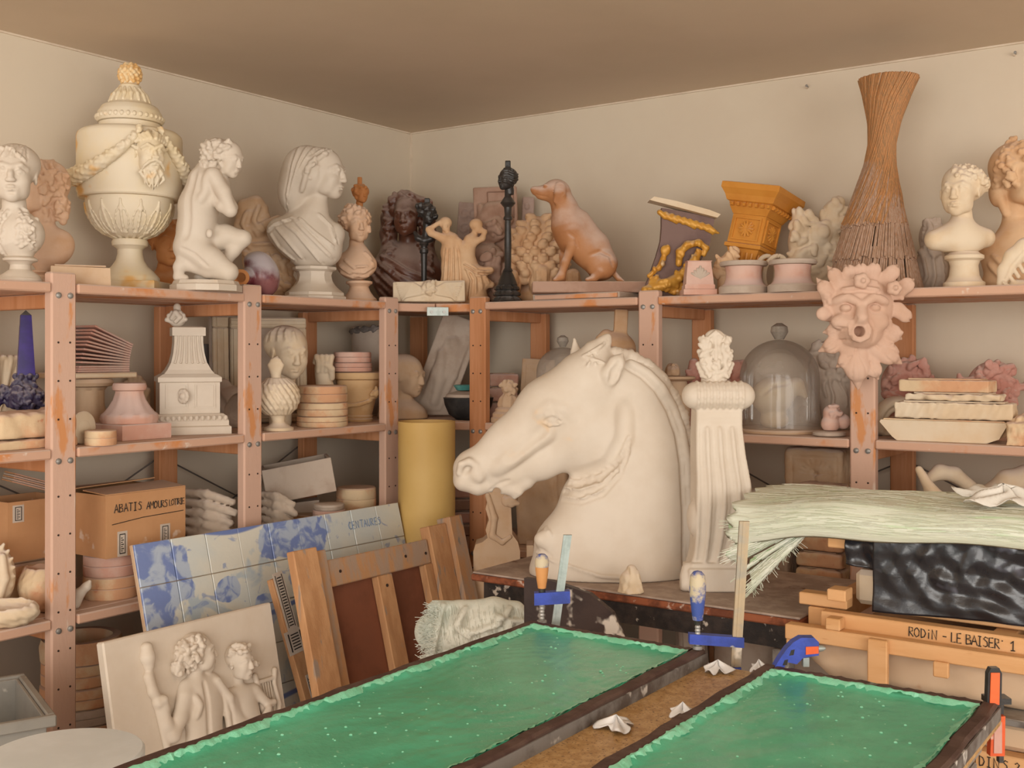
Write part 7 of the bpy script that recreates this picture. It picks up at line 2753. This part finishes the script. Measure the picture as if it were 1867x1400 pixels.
FX, FY = -1.0, 2.60
T = thing('timber_base', 'low timber frame carrying the moulds and the black wrapped crate', 'frame', (0, 0, 0.001))
for x in (-.94, -.45, .05):
    plank(T, 'leg', 'fresh_pine', x, x + .06, 2.62, 2.68, 0, .575)
    plank(T, 'leg', 'fresh_pine', x, x + .06, 3.20, 3.26, 0, .575)
b2 = plank(T, 'front_rail', 'fresh_pine', -.96, .25, 2.60, 2.64, .5755, .62)
plank(T, 'back_rail', 'fresh_pine', -.96, .25, 3.22, 3.26, .5755, .62)
for x in (-.9, -.5, -.33, -.05):
    plank(T, 'cross_rail', 'fresh_pine', x, x + .07, 2.641, 3.219, .58, .618)
lettering(b2, 'RODINS 2', -.60, 2.5988, .588, .022, 'marker_ink', None, .85, 0, .06, 9)
T = thing('lower_mould', 'tan plaster mould slab lowest in the pile at the right', 'mould', (-.40, 2.93, .6218))
MB().cbox(-.54, .6, -.30, .30, 0, .062, .012).build('slab', 'tan_mould', T)
MB().cbox(-.44, .5, -.24, .24, .0621, .066, .001).build('seam_strip', 'plaster_beige', T)
T = thing('steel_sheet', 'flat grey steel bar sheet between the two big moulds', 'sheet', (-.40, 2.93, .6885))
MB().cbox(-.50, .62, -.335, .32, 0, .016, .002).build('sheet', 'table_steel', T)
MB().cbox(-.50, .62, -.3365, -.3352, .002, .014, .0003).build('edge_strip', 'frame_side', T)
T = thing('kiss_mould', 'large tan plaster mould with rounded end under the lettered timber frame', 'mould', (-.42, 2.93, .7055))
S = Sc(-560, 640, -120, 10, -310, 310, 7)
S.box(40, -50, 0, 560, 50, 285, 38, k=4)
S.e(-480, -52, 220, 90, 50, 80, k=20)
S.noise(3, 90, 150)
S.cut_below(0)
obj('mould', S.mesh('mould', 0, 0, .001), 'tan_mould', T)
MB().cbox(-.39, -.36, -.296, -.286, .03, .09, .002).build('wedge', 'raw_plank', T)

T = thing('lettered_frame', 'pine timber frame lettered RODIN LE BAISER under the black plastic', 'frame', (0, 0, .0))
zf = .8095
plank(T, 'front_bar', 'fresh_pine', -1.005, .30, 2.575, 2.612, zf, zf + .036)
tp_ = plank(T, 'lettered_plank', 'fresh_pine', -.93, .30, 2.613, 2.65, zf, zf + .070)
plank(T, 'back_bar', 'fresh_pine', -1.0, .30, 3.20, 3.24, zf, zf + .07)
for x in (-.975, -.55, -.1):
    plank(T, 'cross_bar', 'fresh_pine', x, x + .05, 2.651, 3.199, zf + .01, zf + .068)
plank(T, 'end_block', 'fresh_pine', -1.004, -.96, 2.58, 2.61, zf - .038, zf - .0005)
plank(T, 'upper_bar', 'fresh_pine', -1.0, -.88, 2.655, 2.70, zf + .0705, zf + .100)
plank(T, 'stub', 'fresh_pine', -.91, -.865, 2.60, 2.654, zf + .1005, zf + .128)
plank(T, 'corner_stub', 'fresh_pine', -.905, -.87, 2.575, 2.6125, zf + .0365, zf + .064)
plank(T, 'strut', 'fresh_pine', -.80, -.755, 2.556, 2.5745, zf - .095, zf + .034)
plank(T, 'short_strut', 'fresh_pine', -.655, -.622, 2.56, 2.5745, zf - .03, zf + .004)
lettering(tp_, 'RODiN - LE BAISER. 1', -.722, 2.6118, zf + .0405, .0215, 'marker_ink', None, .70, 0, .06, 7)

T = thing('wrapped_crate', 'low crate wrapped in crumpled shiny black plastic film', 'crate', (0, 0, 0))
zc0 = zf + .0715
plank(T, 'inner_box', 'fresh_pine', -.80, .30, 2.68, 3.15, zc0, zc0 + .170)
plank(T, 'bar_end', 'fresh_pine', -.94, -.801, 2.69, 2.72, zc0 + .140, zc0 + .168)
plank(T, 'side_block', 'plaster_cream', -.885, -.8015, 2.73, 2.85, zc0, zc0 + .085, .012)
nz = np.random.default_rng(4)


def crumple(X, Z, seed, n=26):
    g_ = np.random.default_rng(seed)
    h = 0 * X
    for i in range(n):
        a = g_.uniform(0, math.pi)
        f_ = g_.uniform(12, 46)
        cx_, cz_ = g_.uniform(-.85, .3), g_.uniform(0, .22)
        w_ = np.exp(-(((X - cx_) / .14) ** 2 + ((Z - cz_) / .07) ** 2))
        h = h + w_ * (np.abs(((X * math.cos(a) + Z * math.sin(a)) * f_ + g_.uniform(0, 1)) % 2 - 1) - .5) * .0055
    return h


def film(U, V):
    x = -.82 + 1.12 * U
    L_ = V * .36
    hang = np.clip(L_, 0, .206)
    z = zc0 + .008 + hang - .0 + .006 * np.sin(x * 9)
    top = np.clip(L_ - .206, 0, 1)
    y = 2.664 + top + .006 * np.sin(hang * 14)
    z = z + np.where(top > 0, .002, 0)
    c_ = crumple(x, hang, 5)
    return x + 0 * V, y - np.where(top > 0, 0, 1) * (c_ + .006), z + np.where(top > 0, np.abs(c_) * .8, 0) - .012 * np.exp(-((x + .87) / .05) ** 2) * 0


P, q = grid_solid(240, 74, film, back=(0, .0015, 0))
obj('plastic_film', mesh_np('plastic_film', P, q, True), 'black_film', T)


def flap(U, V):
    x = -.892 + .078 * U
    z = zc0 + .105 + .085 * V
    return x, 2.684 - .006 * np.sin(U * 7 + V * 3) + .004 * np.sin(V * 9), z - .010 * U * (1 - V)


P, q = grid_solid(30, 20, flap, back=(0, .002, 0))
obj('plastic_flap', mesh_np('plastic_flap', P, q, True), 'black_film', T)

# ------------------------------------------------------------------ fibreglass matting on the crate
mat('fibreglass', '#d2d6c0', '#dcdecd', 5, 0.35, 0.65, rough=0.42, bump=0.7, bscale=16, stretch=(.5, 9, 9), c3='#bfd0ac', s3=5, t3=0.6, spec=0.5)
mat('fibre_strand', '#e0e1d2', '#d2d8c0', 9, rough=0.4, bump=0, spec=0.5)
mat('fibre_green', '#b4cf9f', '#c6d8b4', 6, rough=0.4, bump=0.6, bscale=16, stretch=(.5, 9, 9), spec=0.5)
mat('crumpled_paper', '#dad3c8', '#d0c8bc', 6, rough=0.6, bump=0.2)
ZR = zc0 + .231
T = thing('fibreglass_mat', 'thick folded sheet of pale green fibreglass matting on the black crate', 'matting', (0, 0, 0))


def layer1(U, V):
    x = -1.175 + 1.49 * U + .012 * np.sin(V * 40) * np.exp(-U * 14)
    w_ = .30
    top = np.clip(V / .62, 0, 1)
    hang = np.clip((V - .62) / .38, 0, 1)
    y = 2.96 - w_ * top - .028 * np.sin(hang * math.pi * .8)
    hl = .085 - .035 * np.clip(U * 1.6, 0, 1)
    z = ZR + .012 + .024 * np.sin(top * math.pi * .6 + .7) - hl * hang + .004 * np.sin(x * 16 + V * 5) - .02 * np.exp(-((U) / .10) ** 2) * (.3 + top)
    return x, y, z


P, q = grid_solid(110, 40, layer1, back=(0, .004, -.010))
obj('top_layer', mesh_np('top_layer', P, q, True), 'fibreglass', T)


def fan(za, zb, y0, bul, px_=-.93, pz=.0, xl=-1.17):
    def fn(U, V):
        x = px_ + (xl + .02 * np.sin(V * 3 + za * 40) - px_) * U
        zt = ZR - .018 + pz
        z = zt + (za + (zb - za) * V - zt) * U ** 1.1 - .004 * V
        y = y0 - bul * np.sin(V * math.pi) * U + .012 * V * U + .02 * (1 - U)
        return x, y, z
    return fn


for i, (za, zb, bul, m, xl) in enumerate(((ZR - .045, ZR - .105, .03, 'fibre_green', -1.172), (ZR - .095, ZR - .150, .045, 'fibreglass', -1.165), (ZR - .140, ZR - .185, .02, 'fibre_green', -1.155), (ZR - .170, ZR - .222, .035, 'fibreglass', -1.14))):
    P, q = grid_solid(40, 16, fan(za, zb, 2.665 + .004 * i, bul, -.945 - .004 * i, -.004 * i, xl), back=(0, .006, 0))
    obj('fold', mesh_np('fold', P, q, True), m, T)
mb = MB()
g = random.Random(17)
for i in range(900):
    u, v = g.random(), g.random()
    L_ = g.uniform(.03, .11)
    u1 = min(1, u + L_ / 1.52)
    a, b = [Vector([float(c_) for c_ in layer1(np.array(t_), np.array(min(1, max(0, v + dv_))))]) for t_, dv_ in ((u, 0), (u1, g.uniform(-.03, .03)))]
    off = Vector((0, -.002, .002))
    mb.tube([a + off, (a + b) / 2 + off * 1.6, b + off], .0007, 3, False)
for i in range(500):
    k_ = g.randrange(4)
    za, zb, bul, xl = ((ZR - .045, ZR - .105, .03, -1.172), (ZR - .095, ZR - .150, .045, -1.165), (ZR - .140, ZR - .185, .02, -1.155), (ZR - .170, ZR - .222, .035, -1.14))[k_]
    fn = fan(za, zb, 2.665 + .004 * k_, bul, -.945 - .004 * k_, -.004 * k_, xl)
    u, v = g.uniform(.3, 1.0), g.random()
    a = Vector([float(c_) for c_ in fn(np.array(u), np.array(v))])
    b = Vector([float(c_) for c_ in fn(np.array(min(1.1, u + g.uniform(.05, .2))), np.array(v + g.uniform(-.08, .08)))])
    off = Vector((0, -.0025, 0))
    mb.tube([a + off, (a + b) / 2 + off * 1.5, b + off], .0007, 3, False)
for i in range(90):
    u = g.random()
    a = Vector([float(c_) for c_ in fan(ZR - .170, ZR - .222, 2.677, .035, -.957, -.012, -1.14)(np.array(u), np.array(1.0))])
    mb.tube([a, a + Vector((g.uniform(-.02, .02), g.uniform(-.02, .005), g.uniform(-.014, -.003)))], .0007, 3, False)
tag(mb.build('loose_fibres', 'fibre_strand', T), kind='stuff')


def paper(U, V):
    a, r_ = U * 2 * math.pi, V
    rr = r_ * (1 + .25 * np.sin(3 * a + 1) + .18 * np.sin(5 * a))
    return .10 * rr * np.cos(a), .05 * rr * np.sin(a), .012 + .030 * (1 - r_) * np.abs(np.sin(3 * a + 5 * r_)) + .012 * np.sin(9 * a + 8 * r_) * r_ * .7


P, q = grid_solid(64, 14, paper, back=(0, 0, -.0015))
P[:, 2] = np.maximum(P[:, 2], .0)
q_ = ray(1815)
tag(obj('crumpled_paper', mesh_np('crumpled_paper', P, q, True), 'crumpled_paper', None, (-.55, 2.76, ZR + .048), (0.25, 0, .2)), 'white crumpled tissue lying on the green fibreglass matting', 'paper')

# ------------------------------------------------------------------ fibreglass cloth heap on a small crate
mat('white_cloth', '#d3d1c3', '#c4c8bb', 7, rough=0.5, bump=0.6, bscale=60, c3='#b7c4bd', s3=8, t3=0.62)
p, s = at_depth(872, 2.92, .001)
T = thing('low_crate', 'low wooden crate under the white fibreglass cloth', 'crate', p, math.pi / 2)
ztop = 1.5 - (1200 - HYP) * s
MB().cbox(-.17, .17, -.12, .12, 0, .58, .004).build('body', 'raw_plank', T)
MB().cbox(-.18, .18, -.13, .13, .5805, .60, .003).build('lid', 'raw_plank', T)
p = Vector((p.x, p.y, .6008))
v0 = HYP + (CAMZ - p.z) / s
T = thing('fibreglass_cloth', 'heap of white frayed fibreglass cloth left of the bench', 'cloth', p, TH)
S = Sc(755, 995, 1080, v0 + 6, -70, 76, 2.4)
S.c([(800, v0 - 40, 0, 42), (870, v0 - 40, 0, 46), (940, v0 - 30, 0, 36)], k=16, flat=1.1)
S.c([(790, 1150, 4, 34), (850, 1142, 6, 38), (905, 1130, 8, 36), (945, 1140, 4, 28)], k=12)
S.c([(795, 1108, 4, 15), (840, 1112, 6, 18), (900, 1106, 8, 18), (940, 1112, 6, 16), (962, 1132, 2, 12)], k=8)
for l in ([(850, 1104), (836, 1130), (860, 1146), (905, 1130), (930, 1104)], [(905, 1112), (925, 1125), (965, 1130)], [(810, 1100), (802, 1140), (790, 1190)], [(880, 1150), (900, 1180)], [(930, 1130), (915, 1160), (912, 1190)]):
    S.draw(l, 5, 1, False, 7)
    S.draw([(x + 8, y + 6) for x, y in l], 4, 2, True, 6)
S.cut_below(v0)
clay(T, 'cloth', 'white_cloth', S, 872, v0, s)
mb = MB()
for i in range(420):
    x, y = g.uniform(762, 800), g.uniform(1092, 1205)
    f = S.front(x + 8, y)
    if f is None:
        continue
    a = Vector(((x + 8 - 872) * s, -f * s - .001, (v0 - y) * s))
    b = a + Vector((g.uniform(-.022, -.004), g.uniform(-.012, .004), g.uniform(-.012, .012)))
    mb.tube([a, b], .0008, 3, False)
for i in range(500):
    x, y = g.uniform(780, 965), g.uniform(1095, 1200)
    f = S.front(x, y)
    if f is None:
        continue
    a = Vector(((x - 872) * s, -f * s - .0012, (v0 - y) * s))
    f2 = S.front(x + 2, y + 14)
    if f2 is None:
        continue
    b = Vector(((x + 2 - 872) * s, -f2 * s - .0012, (v0 - y - 14) * s))
    mb.tube([a, b], .0007, 3, False)
tag(mb.build('frayed_threads', 'white_cloth', T), kind='stuff')

# ------------------------------------------------------------------ paint-splashed chair between bench and table
mat('splashed_brown', '#34262320'[:7], '#40302b', 10, rough=0.45, bump=0.2, c3='#cfc4b8', s3=15, t3=0.57)
p, s = at_depth(1042, 2.66, .001)
T = thing('splashed_chair', 'dark brown chair splashed with white plaster, before the bench', 'chair', p, math.pi * 0 + .12)
zt = 1.5 - (1068 - HYP) * s
ol = [(-.135, .62), (.15, .62), (.145, .80), (.10, .885), (.04, .925), (-.06, .945), (-.135, .945)]
MB().prism(ol, 0.012, .03).build('backrest', 'splashed_brown', T)
MB().cbox(-.15, .15, -.25, .0, .44, .465, .006).build('seat', 'splashed_brown', T)
for x in (-.125, .125):
    MB().tube([(x, .021, 0), (x, .021, .6195)], .011, 8).build('leg', 'steel', T, True)
    MB().tube([(x, -.23, 0), (x, -.23, .4395)], .011, 8).build('leg', 'steel', T, True)

# ------------------------------------------------------------------ clamps on the trays
mat('blue_paint', '#3b4fae', '#33448f', 18, 0.4, 0.6, rough=0.5, bump=0.2, c3='#b9b2a4', s3=22, t3=0.64)
mat('blue_worn', '#41559a', '#c7b79a', 16, 0.46, 0.56, rough=0.55, bump=0.25, c3='#d09050', s3=26, t3=0.62)
mat('handle_wood', '#cf9258', '#c08148', 12, rough=0.55, bump=0.15)
mat('orange_paint', '#e0622f', '#d2562a', 16, rough=0.45, bump=0.15, c3='#d9c7b8', s3=20, t3=0.68)
mat('worn_bar', '#b09a7c', '#9c9384', 16, rough=0.5, metal=0.2, bump=0.2, c3='#d8cbb8', s3=18, t3=0.6)


def bar_clamp(label, k, px, py, hx, hy0, hy1, hr, hm, cap, jaw, bar, bm, foot):
    """bar clamp drawn in photo pixels at distance k: handle axis hx from row hy0 to hy1, jaw (x0,x1,y0,y1,tilt), bar (x top, x bottom, y0, y1, half width)"""
    p, s = at_depth(px, k, 0)
    p.z = CAMZ + (HYP - py) * s
    T = thing('bar_clamp', label, 'clamp', p, TH)
    q = lambda x, y: ((x - px) * s, 0, (py - y) * s)
    n = hy1 - hy0
    hl = MB().lathe([(hr * .62 * s, (py - hy1) * s), (hr * .78 * s, (py - hy1 + n * .2) * s), (hr * 1.0 * s, (py - hy1 + n * .55) * s), (hr * 1.02 * s, (py - hy1 + n * .72) * s), (hr * .9 * s, (py - hy0 - n * .10) * s), (hr * .5 * s, (py - hy0 - n * .02) * s), (hr * .1 * s, (py - hy0) * s)], 20, ((hx - px) * s, 0, 0))
    h_o = hl.build('handle', hm, T, True)
    if cap:
        MB().lathe([(hr * 1.06 * s, (py - hy0 - n * .36) * s), (hr * 1.08 * s, (py - hy0 - n * .2) * s), (hr * .93 * s, (py - hy0 - n * .07) * s), (hr * .5 * s, (py - hy0 + 1) * s), (hr * .1 * s, (py - hy0 + 1.5) * s)], 20, ((hx - px) * s, 0, 0)).build('painted_cap', 'blue_worn', h_o, True)
    MB().lathe([(6 * s, (py - hy1 - 8) * s), (6.5 * s, (py - hy1 - 1) * s)], 12, ((hx - px) * s, 0, 0)).build('ferrule', 'dark_bronze', T, True)
    scr = [(hx, hy1 + 8), (hx, foot)]
    prf = []
    y = foot
    i = 0
    while y > hy1 + 8:
        prf.append(((5.4 if i % 2 else 4.4) * s, (py - y) * s))
        y -= 3
        i += 1
    MB().lathe(prf, 12, ((hx - px) * s, 0, 0)).build('screw', 'steel', T, False)
    MB().lathe([(9 * s, (py - foot - 7) * s), (9 * s, (py - foot - 1) * s), (5 * s, (py - foot) * s)], 14, ((hx - px) * s, 0, 0)).build('pressure_pad', 'steel', T, True)
    x0, x1, y0, y1, ti = jaw
    mb_ = MB()
    v = [(x0, y1), (x1, y1 + ti), (x1, y0 + ti), (x0, y0)]
    mb_.prism([((x - px) * s, (py - yy) * s) for x, yy in v], -9 * s, 9 * s)
    mb_.build('sliding_jaw', 'blue_paint', T)
    xt, xb, b0, b1, hw = bar
    v = [(xb - hw, b1), (xb + hw, b1), (xt + hw, b0), (xt - hw, b0)]
    bo = MB().prism([((x - px) * s, (py - yy) * s) for x, yy in v], -4 * s, 4 * s).build('rail_bar', bm, T)
    v = [(xb - hw * .3, b1), (xb + hw * .3, b1), (xt + hw * .3, b0), (xt - hw * .3, b0)]
    MB().prism([((x - px) * s, (py - yy) * s) for x, yy in v], -4.8 * s, -4.05 * s).build('groove_rib', bm, bo)
    # fixed lower jaw reaching back under the tray bar
    MB().box((hx - 8 - px) * s, (xb + hw - px) * s, -8 * s, 8 * s, (py - b1 - 16) * s, (py - b1 - .3) * s).build('fixed_jaw', 'blue_paint', T)
    return T


bar_clamp('wooden handled bar clamp at the far left corner of the left tray', 2.53, 988, 1140, 988, 1011, 1072, 12, 'handle_wood', True, (974, 1039, 1080, 1102, -4), (1035, 1008, 975, 1176, 7.5), 'galvanised', 1130)
bar_clamp('tall bar clamp with blue paint-worn handle at the right corner of the left tray', 2.235, 1270, 1190, 1272, 1040, 1130, 15, 'blue_worn', False, (1256, 1355, 1154, 1172, 7), (1357, 1341, 950, 1215, 9), 'worn_bar', 1176)

p, s = at_depth(1450, 2.13, 0)
p.z = CAMZ + (HYP - 1222) * s
T = thing('spring_clamp', 'blue plastic quick clamp with orange trigger at corner of the right tray', 'clamp', p, TH)
q = lambda pts: [((x - 1450) * s, (1222 - y) * s) for x, y in pts]
MB().prism(q([(1408, 1218), (1424, 1220), (1432, 1204), (1450, 1208), (1462, 1196), (1490, 1192), (1490, 1168), (1482, 1160), (1458, 1160), (1444, 1168), (1432, 1180), (1418, 1200)]), -11 * s, 11 * s).build('body', 'blue_paint', T)
MB().prism(q([(1466, 1190), (1489, 1188), (1489, 1175), (1466, 1176)]), -13 * s, -11.2 * s).build('trigger', 'orange_paint', T)
MB().tube([((1491 - 1450) * s, 0, (1222 - 1182) * s), ((1500 - 1450) * s, 0, (1222 - 1182) * s), ((1505 - 1450) * s, 0, (1222 - 1182) * s)], [7 * s, 5 * s, 2 * s], 10).build('rail_tip', 'galvanised', T, True)
for (x, y) in ((1440, 1186), (1428, 1204)):
    MB().prism(q([(x - 4, y + 6), (x + 4, y + 5), (x + 6, y - 5), (x, y - 4)]), -11.8 * s, -11.1 * s).build('recess', 'black_dusty', T)
MB().prism(q([(1463, 1214), (1474, 1214), (1474, 1197), (1463, 1198)]), -6 * s, 6 * s).build('pad', 'galvanised', T)

p, s = at_depth(1811, 1.905, 0)
p.z = CAMZ + (HYP - 1290) * s
T = thing('bar_clamp', 'orange flat-handled clamp at the far right corner of the right tray', 'clamp', p, TH)
q = lambda pts: [((x - 1811) * s, (1290 - y) * s) for x, y in pts]
MB().prism(q([(1797, 1284), (1823, 1284), (1824, 1226), (1819, 1216), (1804, 1216), (1799, 1226)]), -7 * s, 7 * s).build('handle_frame', 'black_dusty', T)
MB().prism(q([(1801, 1282), (1818, 1282), (1819, 1224), (1803, 1224)]), -9.5 * s, -7.1 * s).build('handle_plate', 'orange_paint', T)
MB().prism(q([(1796, 1292), (1826, 1292), (1825, 1284.5), (1797, 1284.5)]), -9 * s, 9 * s).build('jaw', 'black_dusty', T)
MB().prism(q([(1819, 1390), (1846, 1390), (1847, 1316), (1822, 1318)]), -8 * s + .037, 8 * s + .037).build('lower_handle', 'orange_paint', T)
MB().prism(q([(1825, 1384), (1840, 1384), (1840, 1326), (1826, 1328)]), -10 * s + .037, -8.1 * s + .037).build('handle_inset', 'red_plaster', T)
MB().box(.028, .036, .04, .052, -.11, .0).build('rail_bar', 'dark_bronze', T)
MB().box(-.004, .036, .0098, .0395, .002, .012).build('jaw_arm', 'dark_bronze', T)

# ------------------------------------------------------------------ under and behind the bench
z = ZL
for i in range(3):
    p, s = put('R', 1500, .09, z)
    T = thing('rough_slab', ['bottom', 'middle', 'top'][i] + ' rough tan mould slab of the pile under the fibreglass', 'mould', p, 0.03 * i, 'rough slabs under the fibreglass')
    S = Sc(1420, 1572, 0, 40, -40, 40, 2.4)
    S.box(1500, 20, 0, 42, 14, 26, 6, k=2)
    S.noise(1.6, 30, 160 + i)
    S.cut_below(32)
    clay(T, 'slab', 'mould_plaster', S, 1500, 32, s)
    MB().cbox(-30 * s, 30 * s, -18 * s, 18 * s, 25 * s, 27.5 * s, .001).build('top_ridge', 'mould_plaster', T)
    z += 29.5 * s
for i, (u, d, r, h, lab) in enumerate(((1366, .20, 62, 150, 'round beige pot on the bottom shelf under the bench end'), (1500, .15, 70, 190, 'big round grey-beige pot on the bottom shelf behind the blue clamp'))):
    p, s = put('R', u, d, ZB)
    T = thing('round_pot', lab, 'pot', p, TH, 'round pots on the bottom shelf')
    lathe_px(T, 'body', 'plaster_grey', [(r * .8, 0), (r, 20), (r, h - 12), (r * .96, h - 8)], s, 0, 40)
    lathe_px(T, 'lid', 'plaster_beige', [(r * 1.05, h - 7.8), (r * 1.05, h), (r * .8, h + 8), (12, h + 12), (10, h + 24), (3, h + 26)], s, 0, 40)
for i, (u, d, lab) in enumerate(((1080, .1, 'beige moulded cornice cast under the middle of the bench'), (1262, .16, 'grey ribbed column drum under the bench behind the blue clamp'))):
    p, s = put('R', u, d, ZB)
    s *= .82
    T = thing('cornice_cast', lab, 'cast', p, TH)
    lathe_px(T, 'body', ['brown_dust', 'plaster_grey'][i], [(46, 0), (46, 20), (38, 30), (34, 90), (40, 150), (46, 170), (46, 190), (30, 192)], s, 0, 36, mod=lambda t, k_, r, z: .05 * r * math.cos(t * 14) if 1 < k_ < 5 else 0)
    lathe_px(T, 'cap', ['brown_dust', 'plaster_grey'][i], [(40, 192.3), (50, 196), (50, 204), (20, 206)], s, 0, 36)

p, s = put('R', 1000, .16, ZL)
T = thing('mould_block', 'tall beige mould block on the lower shelf, seen below the horse jaw', 'mould', p, .05)
S = Sc(940, 1060, 0, 210, -40, 40, 2.6)
S.box(1000, 104, 0, 52, 98, 30, 6, k=2)
S.noise(1.4, 40, 171)
S.draw([(962, 30), (1030, 34), (1034, 120)], 3, .6, True, 3)
S.cut_below(200)
clay(T, 'block', 'plaster_beige', S, 1000, 200, s)
MB().cbox(-40 * s, 40 * s, -20 * s, 20 * s, 191 * s, 199 * s, .002).build('top_plate', 'plaster_beige', T)
z = ZL
for i in range(4):
    p, s = at_depth(836, 4.52, z + .0008)
    T = thing('rough_slab', ['lowest', 'second', 'third', 'uppermost'][i] + ' dusty pink slab of the pile behind the yellow tube', 'mould', p, TH + .1 * i, 'pink slabs in the corner bay')
    hh = .045
    MB().cbox(-.10, .10, -.07, .07, 0, hh, .006).build('slab', 'pink_plaster' if i % 2 else 'brown_dust', T)
    MB().cbox(-.07, .07, -.05, .05, hh + .0002, hh + .005, .001).build('top_ridge', 'plaster_grey', T)
    z += hh + .0065
